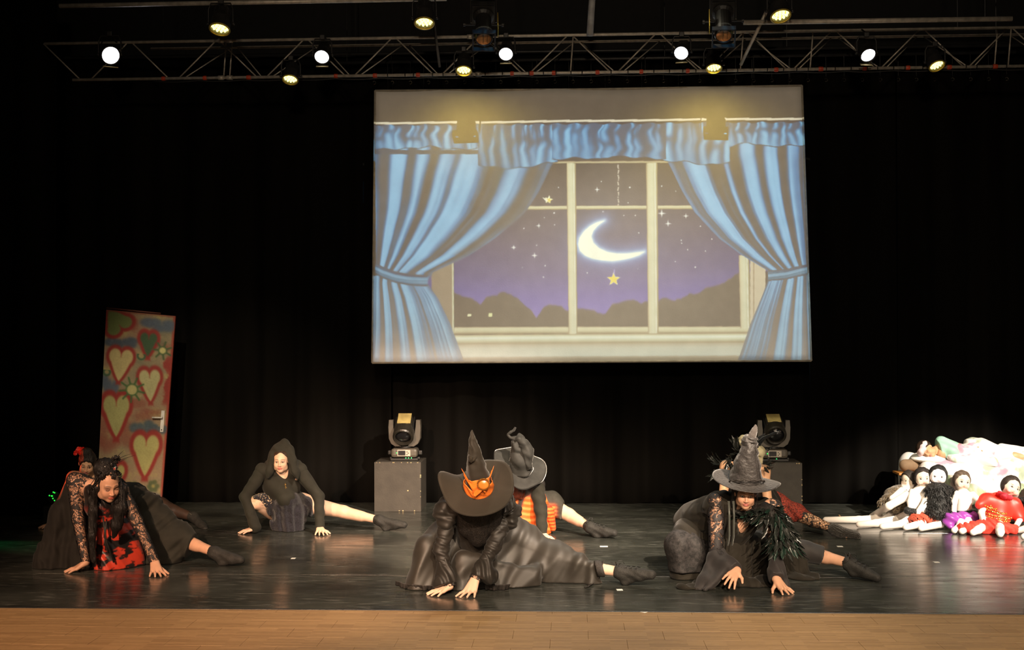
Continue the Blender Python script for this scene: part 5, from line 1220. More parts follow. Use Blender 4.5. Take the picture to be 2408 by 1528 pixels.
# lace hem ruffles
def ruffle(name, pts, h0, amp, m, parent, n=220, freq=38, seed=0, wid=.03):
    r = random.Random(seed); pts = [Vector(p) for p in pts]; seg = [(pts[i+1]-pts[i]).length for i in range(len(pts)-1)]; T = sum(seg)
    def at(s):
        s *= T
        for i, L in enumerate(seg):
            if s <= L or i == len(seg)-1: return pts[i].lerp(pts[i+1], s/L), (pts[i+1]-pts[i]).normalized()
            s -= L
    def fn(u, v):
        p, t = at(u); nrm = t.cross(Vector((0, 0, 1))); 
        if nrm.length < .1: nrm = Vector((1, 0, 0))
        nrm.normalize(); w_ = amp*v*(math.sin(u*T*freq*6.28/2)+.5*math.sin(u*T*freq*9.1+seed)); j = .003*math.sin(u*917)
        return p+nrm*(w_+wid*v)*-1+Vector((0, 0, h0*(1-v)+.004+abs(j)*v))
    o = MB().grid(fn, n, 6).build(name, m, parent, smooth=True)
    sm = o.modifiers.new('thick', 'SOLIDIFY'); sm.thickness = .0015; return o
LH = lace_mat('ruffled_black_lace', (.022, .018, .016), 90, .36)
ruffle('lace_hem', [P(930, 1380, Y0+.0)+Vector((0, 0, 0)), F(955, 1388), F(1000, 1392), F(1035, 1391)], .045, .014, LH, gown, 160, 24, 1)
ruffle('lace_hem', [F(1385, 1384), F(1400, 1374), P(1412, 1352, Y0+.26), P(1421, 1322, Y0+.29)], .015, .012, LH, gown, 120, 26, 2)
ruffle('lace_hem', [F(1140, 1391), F(1170, 1392), F(1200, 1390)], .05, .010, LH, gown, 80, 24, 3)
f = Field(.02); f.cap(P(1404, 1336, Y0+.29), P(1417, 1339, Y0+.27), .062, .056); f.cut(P(1420, 1340, Y0+.27), (-1, 0, -.25)); f.cut(P(1402, 1340, Y0+.27), (1, 0, .25)); garment('lace_cuff', f, .006, LH, gown)
# bodice, puffed shoulders, sleeves, bell cuffs
f = Field(.05); f.cap(P(1080, 1205, Y0+.12), P(1180, 1210, Y0+.14), .095); f.cap(P(1110, 1215, Y0+.12), P(1120, 1262, Y0+.22), .13, .15); f.fold(.005, (40, 20, 30), 1, 3)
garment('bodice', f, .009, SATIN, root)
for s, c, rr in (('L', P(1050, 1206, Y0+.03), (.092, .095, .105)), ('R', P(1198, 1205, Y0+.09), (.080, .085, .090))):
    f = Field(.04); f.ell(c, rr); f.ell(c+Vector((0, -.01, -.07)), (rr[0]*.8, rr[1]*.8, .05)); f.cap(c+Vector((.02 if s == 'L' else -.02, 0, .07)), c+Vector((0, 0, .02)), .05, .07)
    f.fold(.009, (50, 30, -26), 1.6, 61 if s == 'L' else 62); f.fold(.004, (30, 20, 110), 1.5, 63); garment('puff_sleeve', f, .0065, SATIN, root)
for s in 'LR':
    sh, e, w_ = J['sh'+s], J['el'+s], J['wr'+s]
    sleeve('sleeve', [sh.lerp(e, .3), e, e.lerp(w_, .45)], [.062, .055, .046], SATIN, root, .0065, [(.0045, (18, 8, 105), 1.5, 4), (.002, (10, 30, 190), 1.2, 5)])
    f = Field(.03); c0 = e.lerp(w_, .34); d = (w_-e).normalized(); out = Vector((-.045, .02, 0)) if s == 'L' else Vector((.085, .02, 0)); f.cap(c0, e.lerp(w_, .9)+out*.5, .045, .075, .04); f.cap(e.lerp(w_, .7), e.lerp(w_, .92)+out, .05, .066, .04)
    f.cut(w_-d*.012, -d); f.fold(.007, (90, 60, 6), 1.1, 8); cf = garment('bell_cuff', f, .0065, SATIN, root)
    f = Field(.02); f.cap(w_-d*.03, w_+d*.006, .040, .046); f.cut(w_+d*.008, -d); f.fold(.004, (190, 160, 20), 1, 5); garment('wrist_lace', f, .005, LACE, cf)
# black hair under the hat
f = Field(.05); f.ell(fr.p(0, .02, .03), (.088, .105, .095), fr.R); f.cap(P(1100, 1190, Y0-.02), P(1098, 1240, Y0+.02), .085, .07); f.cap(P(1160, 1190, Y0-.0), P(1155, 1235, Y0+.04), .09, .07); f.cap(P(1128, 1195, Y0-.04), P(1125, 1262, Y0+.02), .09, .075); f.fold(.002, (120, 40, 6), 1, 4)
garment('loose_hair', f, .007, HAIR, root)
HATM = mat('brown_black_felt', (.034, .028, .021), .8, var=.06, scale=9, bump=.1, bscale=220, spec=.2, sheen=.10)
hat = empty('witch_hat', (0, 0, 0)); hat.parent = root
hf_ = Frame(P(1127, 1146, Y0-.14), 0, 46, -2)
def zf(a, t):
    l = math.exp(-((a-3.05)/.55)**2); bl_ = math.exp(-((a-2.25)/.45)**2); br_ = math.exp(-((a-.55)/.6)**2)
    return t*t*(.125*l-.13*bl_+.07*br_+.008*math.sin(3*a))
brim('brim', hf_, .07, lambda a: .262+.022*math.exp(-((a-3.0)/.35)**2)-.008*math.cos(a), zf, HATM, hat)
pc = [(1126, 1143, -.12), (1124, 1122, -.17), (1119, 1095, -.22), (1117, 1070, -.25), (1113, 1045, -.27), (1110.5, 1025, -.28), (1110, 1011, -.285)]
crown('crown', [P(a, b, Y0+c) for a, b, c in pc], [.100, .086, .070, .050, .033, .018, .003], mat('brown_black_taffeta', (.030, .025, .019), .65, var=.08, spec=.3, sheen=.3), hat, crinkle=.0045, seed=6)
MB().tube([P(1102, 1070, Y0-.30), P(1108, 1076, Y0-.33), P(1106, 1086, Y0-.31), P(1113, 1080, Y0-.31), P(1122, 1073, Y0-.30)], [.006, .016, .012, .015, .004], 8).build('pinched_fold', HATM, hat, smooth=True)
ORG = mat('orange_satin', (.85, .20, .03), .28, var=.12, scale=18, spec=.6)
def bandf(u, v):
    a = 2*PI*u; up = .040+.030*math.exp(-((a-3.5)/.8)**2)+.030*math.exp(-((a-5.9)/.8)**2)+.02*math.exp(-(a/.5)**2)
    z = -.004+up*v*1.5; r = .108-.012*v+.007*math.sin(a*7+v*5)*math.sin(PI*v)+.012*(math.exp(-((a-3.4)/.3)**2)+math.exp(-((a-6.0)/.3)**2))*v; return hf_.p(r*math.cos(a), r*math.sin(a), z)
bd = MB().grid(bandf, 72, 8, closed_u=True).build('hat_band', ORG, hat, smooth=True); bd.modifiers.new('t', 'SOLIDIFY').thickness = .003
bw = MB()
for s, (a, b), (c_, d_) in ((-1, (1112, 1150), (1090, 1112)), (1, (1146, 1140), (1157, 1106))):
    def wf(u, v, a=a, b=b, c_=c_, d_=d_, s=s):
        q0 = P(1136, 1138, Y0-.29); q1 = P(a, b, Y0-.27); q2 = P(c_, d_, Y0-.20); m = q0.lerp(q1, min(1, v*2)) if v < .5 else q1.lerp(q2, v*2-1)
        w_ = .022+.036*math.sin(PI*(v*.60+.08)); return m+Vector((s*w_*.5*(u-.5), -.010*math.sin(u*11+v*4)-.006, w_*2*(u-.5)*(1 if v < .6 else .7)))
    bw.grid(wf, 14, 14)
b_ = bw.build('bow', ORG, bd, smooth=True); b_.modifiers.new('t', 'SOLIDIFY').thickness = .004
qb = P(1137, 1138.5, Y0-.315)
MB().tube([qb+hf_.R @ Vector((.042*math.cos(a), 0, 0))+Vector((0, .006*math.sin(a)*-1, .038*math.sin(a))) for a in np.linspace(0, 2*PI, 28)], .0058, 8).build('buckle', mat('dark_gold_buckle', (.40, .17, .03), .4, .7, bump=.8, bscale=400), bd, smooth=True)
MB().lathe([(.001, .004), (.03, .002), (.038, -.004)], 20, Matrix.Translation(qb+Vector((0, .008, 0))) @ Matrix.Rotation(PI/2, 4, 'X'), cap=False).build('buckle_centre', ORG, bd, smooth=True)
vl = []
for (a, b, c_, d_, e_, g_) in ((1200, 1160, 1212, 1190, 1188, 1212), (1206, 1165, 1210, 1200, 1183, 1214), (1196, 1172, 1202, 1198, 1180, 1210)):
    vl.append([P(a, b, Y0-.12), P(c_, d_, Y0-.08), P(e_, g_, Y0-.03)])
strands('chin_ribbon', vl, .008, .004, SATIN, hat)
shoe(root, J['anR'], J['heR'], J['toR'], BOOT, .044, True, top=.045, up=J['knR']); shoe(root, J['anL'], J['heL'], J['toL'], BOOT, .042, False)
# ------------------------------------------------------------------ centre back witch with the crumpled velvet hat
Y0 = 11.85
J = J_(Y0, dict(pelvis=(1262, 1188, .42), chest=(1222, 1165, .12), neck=(1222, 1140, .06), shL=(1182, 1138, .04), shR=(1262, 1140, .04), elL=(1160, 1200, -.06), wrL=(1172, 1256, -.14),
    elR=(1272, 1200, -.04), wrR=(1276, 1255, -.12), hipL=(1240, 1192, .36), hipR=(1290, 1188, .40), knL=(1180, 1190, .0), knR=(1338, 1210, .28), anL=(1200, 1248, .26), anR=(1388, 1240, .06),
    heL=(1205, 1256, .28), toL=(1190, 1262, .16), heR=(1404, 1260, .02), toR=(1444, 1253, -.06)))
root = empty('person', F(1230, 1268), 'person in a crumpled grey velvet hat and striped orange dress, centre back', 'person')
fr = Frame(P(1222, 1128, Y0-.06), 0, 42, 0, .95)
body(root, J, fr, SKL, [('floor', J['wrL'], 200, -1, 1.0), ('floor', J['wrR'], -70, 1, 1.0)], h=.0095, hf=.0042, open_eyes=False)
for s in 'LR': sleeve('sleeve', [J['sh'+s], J['el'+s], J['wr'+s]], [.072, .058, .046], GREENISH, root, .007, [(.004, (20, 10, 60), 1.4, 4)])
f = Field(.05); f.cap(J['shL'], J['shR'], .076); f.cap(J['chest'], P(1245, 1200, Y0+.18), .15, .15); f.cap(J['chest'], J['pelvis'], .15, .15); f.drape(P(1225, 1195, Y0+.08), P(1262, 1200, Y0+.24), .10, .12, .08); f.fold(.006, (36, 14, 20), 1, 3)
def stripes(V):
    z = V[:, 2]+.05*(V[:, 0]-P(1230, 1180, Y0).x)+.006*np.sin(V[:, 0]*30); s = np.sin(z*2*PI/.052); C = np.zeros((len(V), 3)); C[:] = (.75, .10, .015); w_ = 1/(1+np.exp(-(s-.15)/.15)); C = C*(1-w_[:, None]*.8)+np.array([.95, .27, .07])*w_[:, None]*.8
    k = 1/(1+np.exp(-(V[:, 2]-P(0, 1166, Y0).z)/.012)); C = C*(1-k[:, None])+np.array([.02, .018, .016])*k[:, None]; d = 1/(1+np.exp(-(np.abs(V[:, 0]-P(1222, 1180, Y0).x-.3*(V[:, 2]-.3))-.028)/-.004)); C = C*(1-d[:, None])+np.array([.015, .012, .01])*d[:, None]; return C
garment('striped_dress', f, .007, mat('orange_striped_satin', (1, 1, 1), .5, attr=True, var=.08), root, stripes)
f = Field(.04); f.cap(J['pelvis'], J['hipR'], .16, .14); f.cap(J['hipR'], P(1322, 1202, Y0+.32), .125, .088); f.cap(P(1308, 1206, Y0+.30), P(1322, 1222, Y0+.22), .05, .012, .03); f.cut(P(1323, 1203, Y0+.3), (-1, .1, .1)); f.cap(P(1288, 1205, Y0+.2), P(1300, 1240, Y0+.22), .075, .03, .03); f.fold(.007, (36, 10, 10), 1.2, 6)
def tat(V):
    C = np.zeros((len(V), 3)); C[:] = (.040, .038, .031); m = 1/(1+np.exp((V[:, 2]-P(0, 1192, Y0).z)/.008))*1/(1+np.exp((V[:, 0]-P(1306, 1200, Y0).x)/.01)); s = np.sin(V[:, 2]*2*PI/.034) > -.1
    return C*(1-m[:, None])+np.where(s[:, None], np.array([.9, .20, .04]), np.array([.6, .05, .01]))*m[:, None]
garment('tattered_skirt', f, .007, ATTR, root, tat)
VEL = mat('grey_velvet', (.026, .026, .024), .7, var=.25, scale=12, sheen=.5, spec=.3)
VEL.node_tree.nodes['Principled BSDF'].inputs['Sheen Roughness'].default_value = .25
hat = empty('velvet_hat', (0, 0, 0)); hat.parent = root
h5 = Frame(P(1222, 1099, Y0-.08), 8, 40, 14)
brim('brim', h5, .06, lambda a: .250+.012*math.sin(3*a+1)+.02*math.exp(-((a-2.9)/.7)**2), lambda a, t: t*t*(.020*math.sin(2*a+.6)+.016*math.sin(5*a)+.035*math.exp(-((a-2.5)/1.0)**2)), VEL, hat, th=.008)
Z = lambda a, b: (900+a/3.473, 980+b/3.473)
crown('crown', [P(*Z(1130, 430), Y0-.10), P(*Z(1120, 350), Y0-.16), P(*Z(1100, 270), Y0-.18), P(*Z(1115, 195), Y0-.20), P(*Z(1085, 165), Y0-.20)], [.115, .090, .066, .056, .028], VEL, hat, crinkle=.009, seed=2)
crown('folded_crown', [P(*Z(1100, 190), Y0-.20), P(*Z(1150, 215), Y0-.22), P(*Z(1180, 280), Y0-.22), P(*Z(1185, 360), Y0-.20), P(*Z(1196, 425), Y0-.18)], [.034, .052, .056, .044, .026], VEL, hat, crinkle=.006, seed=4)
crown('hat_tip', [P(*Z(1085, 175), Y0-.20), P(*Z(1045, 170), Y0-.20), P(*Z(1024, 145), Y0-.20), P(*Z(1045, 125), Y0-.21), P(*Z(1068, 110), Y0-.21), P(*Z(1085, 86), Y0-.21)], [.022, .013, .011, .012, .011, .009], VEL, hat, crinkle=.002, seed=5, n=16)
f = Field(.04); f.ell(fr.p(0, .02, .03), (.088, .10, .095)); f.cap(P(1205, 1135, Y0-.06), P(1205, 1170, Y0-.04), .06, .04); f.cap(P(1225, 1140, Y0-.08), P(1222, 1165, Y0-.06), .06, .04); f.fold(.003, (120, 40, 6), 1, 4); garment('dark_hair', f, .007, mat('reddish_brown_hair', (.06, .012, .006), .4, var=.4, scale=50), root)
shoe(root, J['anR'], J['heR'], J['toR'], BOOT, .042, True, top=.06, up=J['knR'])
# ------------------------------------------------------------------ front right witch with the feather boa
Y0 = 9.75
J = J_(Y0, dict(pelvis=(1668, 1240, .52), chest=(1738, 1222, .18), neck=(1750, 1192, .06), shL=(1684, 1180, .06), shR=(1815, 1192, .04), elL=(1684, 1300, -.10), wrL=(1732, 1340, -.30),
    elR=(1822, 1296, -.10), wrR=(1826, 1362, -.33), hipL=(1645, 1262, .44), hipR=(1750, 1275, .52), knL=(1602, 1282, .12), knR=(1893, 1296, .34), anL=(1645, 1366, .34), anR=(1996, 1324, .16),
    heL=(1655, 1375, .36), toL=(1625, 1380, .22), heR=(2006, 1346, .14), toR=(2062, 1358, .02)))
root = empty('person', F(1740, 1385), 'person in a tall black pointed hat and feather boa with one hand raised, front right', 'person')
fr = Frame(P(1753, 1159, Y0-.06), -2, 14, 3, .97)
body(root, J, fr, SKW, [('free', J['wrL'], (-.45, -.62, -.42), (.85, -.35, -.25), 1.05, .25, 1.2), ('floor', J['wrR'], -62, -1, 1.05, 1.1)], h=.010, hf=.0036, fine_extra=[(J['anR'], .12)], shadow=(.20, .09, .05), iris=(.05, .05, .04))
TUN = mat('black_brown_wool', (.020, .017, .013), .85, var=.12, bump=.15, bscale=200, sheen=.08, spec=.15)
f = Field(.06); f.cap(P(1684, 1190, Y0+.08), P(1815, 1198, Y0+.08), .085); f.cap(P(1700, 1200, Y0+.16), P(1640, 1235, Y0+.50), .15, .19, .07); f.cap(P(1738, 1220, Y0+.16), P(1720, 1262, Y0+.32), .155, .15)
f.chain([P(1752, 1190, Y0-.0), P(1748, 1256, Y0+.03)], [.090, .040], .010, 's'); f.fold(.006, (26, 14, -40), 1.4, 71); f.fold(.003, (60, 30, -80), 1.4, 72)
garment('tunic', f, .0075, TUN, root)
# skirt spread on the floor
f = Field(.06); f.cap(P(1640, 1240, Y0+.5), P(1606, 1278, Y0+.16), .17, .115); f.drape(P(1640, 1262, Y0+.36), P(1612, 1290, Y0+.16), .12, .10, .08, .06); f.drape(P(1700, 1285, Y0+.20), P(1790, 1290, Y0+.30), .11, .11, .16, .08); f.drape(P(1790, 1290, Y0+.34), P(1872, 1302, Y0+.30), .10, .065, .16, .06)
f.ell(F(1900, 1358, .01), (.17, .09, .028), None, .06); f.ell(F(1640, 1380, .012), (.14, .09, .028), None, .06); f.ell(F(1760, 1372, .01), (.3, .12, .05), None, .08)
low = lambda p: np.clip((.5-p[:, 2])*3, .15, 1)
f.fold(.013, (34, 12, 6), 1.3, 81, low); f.fold(.006, (70, 30, -20), 1.3, 82)
f.cut(P(1918, 1300, Y0+.3), (-1, .2, -.2))
sk = garment('draped_skirt', f, .0075, TUN, root)
f = Field(.05); f.cap(P(1600, 1282, Y0+.13), P(1640, 1300, Y0+.18), .122, .12); f.drape(P(1610, 1285, Y0+.14), P(1642, 1300, Y0+.2), .108, .10, .09); f.fold(.013, (34, 12, 6), 1.3, 81, low); f.fold(.003, (34, 12, 30), 1.3, 84); f.cut(P(1660, 1330, Y0), (-1, 0, .35)); f.cut(P(1640, 1350, Y0), (0, 0, 1)); garment('lace_overlay', f, .008, mat('raised_lace', (.017, .0145, .0145), .75, var=.75, scale=38, bump=.25, bscale=120), sk)
# leggings on the outstretched leg
sleeve('leggings', [P(1790, 1280, Y0+.5), J['knR'], J['knR'].lerp(J['anR'], .50), J['knR'].lerp(J['anR'], .7)], [.115, .084, .072, .066], mat('black_leggings', (.020, .017, .016), .7, var=.1, sheen=.2), root, .0075, [(.002, (40, 20, 30), 1, 3)], [(J['knR'].lerp(J['anR'], .38), (-1, .0, .28))])
LB = lace_mat('large_flower_lace', (.014, .011, .012), 26, .51)
sleeve('lace_sleeve', [J['shL'], J['elL'], J['elL'].lerp(J['wrL'], .5)], [.070, .053, .052], LB, root, .0065); sleeve('lace_sleeve', [J['shR'], J['elR'], J['elR'].lerp(J['wrR'], .5)], [.066, .050, .050], LB, root, .0065)
BEL = mat('sheer_black_chiffon', (.022, .018, .018), .75, var=.2, scale=20, sheen=.1)
f = Field(.04); f.cap(J['elL'].lerp(J['wrL'], .15), J['wrL']-Vector((.005, 0, 0)), .056, .058, .03); f.cap(J['elL']+Vector((0, 0, -.02)), P(1650, 1376, Y0-.26), .05, .05, .06); f.cap(P(1690, 1345, Y0-.22), P(1640, 1384, Y0-.30), .06, .03, .05); f.cap(J['wrL'].lerp(J['elL'], .3), P(1660, 1386, Y0-.36), .05, .02, .05)
dX = (J['wrL']-J['elL']).normalized(); f.cut(J['wrL']-dX*.004, -dX); f.fold(.006, (36, 10, 20), 1.2, 91); f.fold(.004, (80, 20, -30), 1.2, 92); garment('bell_sleeve', f, .007, BEL, root)
f = Field(.04); e, w_ = J['elR'], J['wrR']; d = (w_-e).normalized(); f.cap(e.lerp(w_, .35), w_-d*.01, .050, .062, .03); f.cap(e.lerp(w_, .6), P(1845, 1375, Y0-.24), .045, .035, .05); f.cut(w_-d*.008, -d); f.fold(.007, (70, 30, 10), 1.2, 93); garment('bell_sleeve', f, .0065, BEL, root)
for a, b in ((1714, 1719), (1725, 1729)): MB().tube([P(a, 1178, Y0-.085), P(a+1, 1215, Y0-.10), P(b-4, 1260, Y0-.06), P(b-8, 1282, Y0-.05)], .007, 6).build('velvet_ribbon', mat('green_grey_ribbon', (.05, .055, .045), .4, sheen=.5), root, smooth=True)
# choker of feathers and boa
FEM = [mat('glossy_black_feather', (.010, .012, .010), .30, var=.3, spec=.8), mat('green_sheen_feather', (.008, .022, .015), .28, var=.4, spec=.8)]
FM = [feather_mesh(.115, .030, FEM[0], .22, 8, 1), feather_mesh(.095, .034, FEM[0], .30, 8, 2), feather_mesh(.12, .028, FEM[1], .18, 8, 3), feather_mesh(.06, .014, FEM[0], .2, 6, 4)]
boa = empty('feather_boa', (0, 0, 0)); boa.parent = root
bp = [P(1722, 1190, Y0+.06), P(1732, 1206, Y0+.03), P(1752, 1212, Y0+.01), P(1778, 1206, Y0+.01), P(1800, 1196, Y0-.02), P(1818, 1205, Y0-.12), P(1830, 1235, Y0-.14), P(1838, 1265, Y0-.16), P(1846, 1290, Y0-.18)]
MB().tube(bp, [.03, .04, .045, .05, .055, .055, .05, .04, .02], 10).build('boa_core', HAIR, boa, smooth=True)
r = random.Random(17)
for i in range(260):
    t = r.random()**.8*7.98; k = int(t); q = bp[k].lerp(bp[k+1], t-k); wide = .05+.045*min(1, t/5)
    a = r.uniform(0, 2*PI); n_ = Vector((math.cos(a), -abs(math.sin(a))*1.0+.15, r.uniform(-.3, .3))); o = q+Vector((n_.x*wide, n_.y*wide*.8, 0)); dn = Vector((n_.x*.55+r.uniform(-.2, .2), n_.y*.40, -1.0 if t > 3 else -.35)).normalized()
    if t < 3: dn = Vector((n_.x*.6, n_.y*.5, r.uniform(-.6, .3))).normalized()
    put_feather(FM[3] if t < 2.6 else r.choice(FM[:3]), o, dn, r.uniform(-1, 1), r.uniform(.7, 1.15), boa)
for i in range(70):
    t = 3.2+r.random()*2.4; k = int(t); q = bp[k].lerp(bp[k+1], t-k); a = r.uniform(.3, PI-.3); n_ = Vector((math.cos(a), -.6, math.sin(a)*.8)).normalized(); put_feather(r.choice(FM[:3]), q+n_*.045, Vector((n_.x*.8+.15, -.35, -.35+r.uniform(-.3, .35))).normalized(), r.uniform(-1, 1), r.uniform(.6, .95), boa)
# tall hat
hat = empty('witch_hat', (0, 0, 0)); hat.parent = root
HM = mat('crinkled_black_taffeta', (.022, .019, .018), .6, var=.3, scale=50, bump=.7, bscale=45, sheen=.3, stretch=(1, 1, 3))
h6 = Frame(P(1755, 1130, Y0-.01), 0, 10, 5)
brim('brim', h6, .09, lambda a: .262+.008*math.sin(4*a), lambda a, t: t*t*(.02*math.sin(2*a+2.4)-.012*math.cos(a)), HM, hat, th=.007)
cw = [(1755, 1131, -.02), (1755, 1114, -.05), (1757, 1090, -.08), (1760, 1065, -.10), (1763, 1048, -.11), (1763, 1036, -.11), (1765, 1026, -.12)]
crown('crown', [P(a, b, Y0+c) for a, b, c in cw], [.128, .118, .096, .074, .060, .056, .045], HM, hat, crinkle=.0055, seed=11, n=48)
crown('hat_tip', [P(1764, 1032, Y0-.12), P(1769, 1024, Y0-.12), P(1773, 1014, Y0-.12), P(1776, 1005, Y0-.12), P(1777, 998, Y0-.12)], [.030, .030, .027, .016, .003], mat('grey_fur_cloth', (.05, .042, .038), .8, sheen=.5, bump=.6), hat, crinkle=.002, seed=3, n=20, sq=.6)
for zz, rr in ((1050, .064), (1132, .132)):
    MB().tube([P(1755+(1139-zz)*.085, zz, Y0-.08)+Vector((rr*math.cos(a), rr*math.sin(a), .004*math.sin(a*13)-rr*.2*math.sin(a))) for a in np.linspace(0, 2*PI, 80)], .006, 6).build('fringe_trim', LH, hat, smooth=True)
MB().tube([P(1776, 1050, Y0-.165), P(1783, 1090, Y0-.175), P(1789, 1132, Y0-.165)], .0022, 6).build('seam', HAIR, hat, smooth=True)
f = Field(.03); f.ell(fr.p(0, .03, .025), (.086, .10, .095)); f.cap(fr.p(-.07, .04, 0), fr.p(-.085, .04, -.14), .03, .03); f.cap(fr.p(.07, .04, 0), fr.p(.085, .04, -.14), .03, .03); f.ell(fr.p(0, -.075, -.03), (.066, .07, .09), fr.R, .01, 's'); f.fold(.002, (150, 60, 8), 1, 3); garment('dark_hair', f, .006, HAIR, root)
shoe(root, J['anR'], J['heR'], J['toR'], BOOT, .043, True, top=.03, up=J['knR']); shoe(root, J['anL'], J['heL'], J['toL'], BOOT, .042, False)
for k in range(2): MB().tube([J['anR']+Vector((-.02+.046*math.cos(a)*.6, .046*math.sin(a), .03+.012*k+.03*math.cos(a)+.004*math.sin(9*a))) for a in np.linspace(0, 2*PI, 30)], .008, 6).build('ankle_frill', LH, root, smooth=True)
# ------------------------------------------------------------------ back right dancer with horns, mask and feathers
Y0 = 11.95
J = J_(Y0, dict(pelvis=(1802, 1186, .42), chest=(1752, 1140, .12), neck=(1762, 1100, .06), shL=(1708, 1098, .04), shR=(1796, 1108, .04), elL=(1700, 1170, -.06), wrL=(1690, 1240, -.12),
    elR=(1806, 1180, -.04), wrR=(1812, 1250, -.14), hipL=(1790, 1188, .36), hipR=(1826, 1190, .40), knL=(1740, 1190, .0), knR=(1880, 1210, .26), anL=(1770, 1246, .26), anR=(1958, 1243, .02),
    heL=(1775, 1254, .28), toL=(1755, 1260, .16), heR=(1976, 1258, -.04), toR=(2014, 1262, -.10)))
root = empty('person', F(1790, 1262), 'person in a horned mask and black feathers, behind the tall-hatted witch at the right', 'person')
fr = Frame(P(1772, 1066, Y0-.10), 34, 24, 0, .95)
body(root, J, fr, (.80, .46, .27), [('floor', J['wrL'], 200, -1, 1.0), ('floor', J['wrR'], -70, 1, 1.0)], h=.0095, hf=.0042, liner=False, open_eyes=False, fine_extra=[])
f = Field(.05); f.cap(J['chest'], J['pelvis'], .15, .16); f.ell(J['chest'], (.16, .14, .13)); f.drape(P(1780, 1195, Y0+.1), P(1812, 1195, Y0+.3), .10, .12, .1); f.fold(.006, (40, 20, 20), 1, 4); garment('black_bodice', f, .008, SATIN, root)
REDL = mat('dark_red_lace', (.24, .030, .016), .7, var=.7, scale=70, bump=1.0, bscale=110)
f = Field(.04); f.cap(J['pelvis'], J['hipR'], .16, .13); f.cap(J['hipR'], P(1870, 1204, Y0+.28), .12, .086); f.cap(P(1870, 1204, Y0+.28), P(1918, 1224, Y0+.17), .086, .03, .04); f.fold(.006, (60, 20, 40), 1.4, 6); garment('red_lace_skirt', f, .007, REDL, root)
net = lace_mat('black_fishnet', (.012, .008, .008), 22, .60)
sleeve('fishnet', [P(1865, 1205, Y0+.29), J['knR'], J['knR'].lerp(J['anR'], .4)+Vector((0, 0, -.01)), J['anR']], [.078, .066, .056, .041], net, root, .0075)
FUR = mat('dark_fur', (.020, .016, .012), .9, var=.5, scale=80, bump=1.0, bscale=160, sheen=.5)
f = Field(.03); f.cap(J['anR'], J['heR'], .048, .042); f.cap(J['anR']+Vector((.02, 0, -.01)), J['toR'], .052, .042); f.fold(.004, (220, 180, 200), 1.5, 3); garment('furry_slipper', f, .006, FUR, root)
# mask and horns
BONE = mat('aged_bone', (.42, .38, .24), .55, var=.25, scale=20, bump=.3)
mk_ = empty('horned_mask', (0, 0, 0)); mk_.parent = root
f = Field(.02); f.ell(fr.p(.0, -.035, .045), (.082, .080, .060), fr.R); f.cap(fr.p(0, -.085, .035), fr.p(0, -.135, -.030), .036, .012); f.ell(fr.p(-.032, -.125, .020), (.018, .03, .014), fr.R, .006, 's'); f.ell(fr.p(.032, -.125, .020), (.018, .03, .014), fr.R, .006, 's'); f.cut(fr.p(0, .0, 0), (fr.R @ Vector((0, -1, .3)))); garment('mask_shell', f, .0045, BONE, mk_)
f = Field(.02); f.ell(P(1749, 1036, Y0-.02), (.055, .05, .055)); f.ell(P(1743, 1038, Y0-.08), (.020, .03, .022), None, .006, 's'); f.fold(.003, (90, 60, 80), 1, 4); garment('skull_ornament', f, .0045, BONE, mk_)
HORN = mat('polished_black_horn', (.012, .014, .016), .18, var=.3, coat=.8, spec=.8)
for pts in ([(1780, 1052, -.14), (1786, 1040, -.16), (1796, 1030, -.19), (1812, 1023, -.22), (1826, 1016, -.24), (1835, 1014, -.25)], [(1774, 1046, -.08), (1778, 1036, -.10), (1786, 1029, -.11), (1794, 1024, -.12), (1800, 1019, -.13)]):
    q = [P(a, b, Y0+c) for a, b, c in pts]; k = len(q); Q_ = []; R_ = []
    for i in range(k-1):
        for j in range(4): t = (i+j/4)/(k-1); Q_.append(q[i].lerp(q[i+1], j/4)); R_.append(.024*(1-t)**.8+.002+.0018*((i*4+j) % 2)*(1-t))
    Q_.append(q[-1]); R_.append(.001); MB().tube(Q_, R_, 14).build('horn', HORN, mk_, smooth=True)
f = Field(.03); f.ell(fr.p(0, .03, .03), (.086, .10, .092)); f.cap(fr.p(0, .07, .0), P(1738, 1100, Y0+.06), .06, .04); f.fold(.002, (150, 60, 8), 1, 3); garment('dark_hair', f, .007, HAIR, root)
fw = empty('feather_collar', (0, 0, 0)); fw.parent = root; r = random.Random(23)
def fan(px, py, dy, ang, sp, n, sc, ms=(0, 1, 3)):
    for i in range(n):
        a = ta(ang+r.uniform(-sp, sp)); q = P(px+r.uniform(-6, 6), py+r.uniform(-6, 6), Y0+dy+r.uniform(-.04, .04)); put_feather(FM[r.choice(ms)], q, Vector((math.cos(a), r.uniform(-.5, .2), math.sin(a))), r.uniform(-1.2, 1.2), sc*r.uniform(.7, 1.1), fw)
fan(1732, 1052, -.02, 118, 40, 16, .9); fan(1735, 1062, -.06, 160, 35, 10, .8); fan(1718, 1078, -.06, 190, 70, 12, .8); fan(1714, 1085, -.08, 268, 30, 14, .9); fan(1692, 1088, .02, 165, 35, 16, 1.1); fan(1686, 1108, .04, 235, 35, 14, 1.0); fan(1728, 1085, -.10, 280, 30, 10, .8); fan(1798, 1085, -.08, -10, 35, 14, .85); fan(1800, 1098, -.08, -35, 35, 8, .8); fan(1802, 1060, -.05, 40, 30, 5, .5)
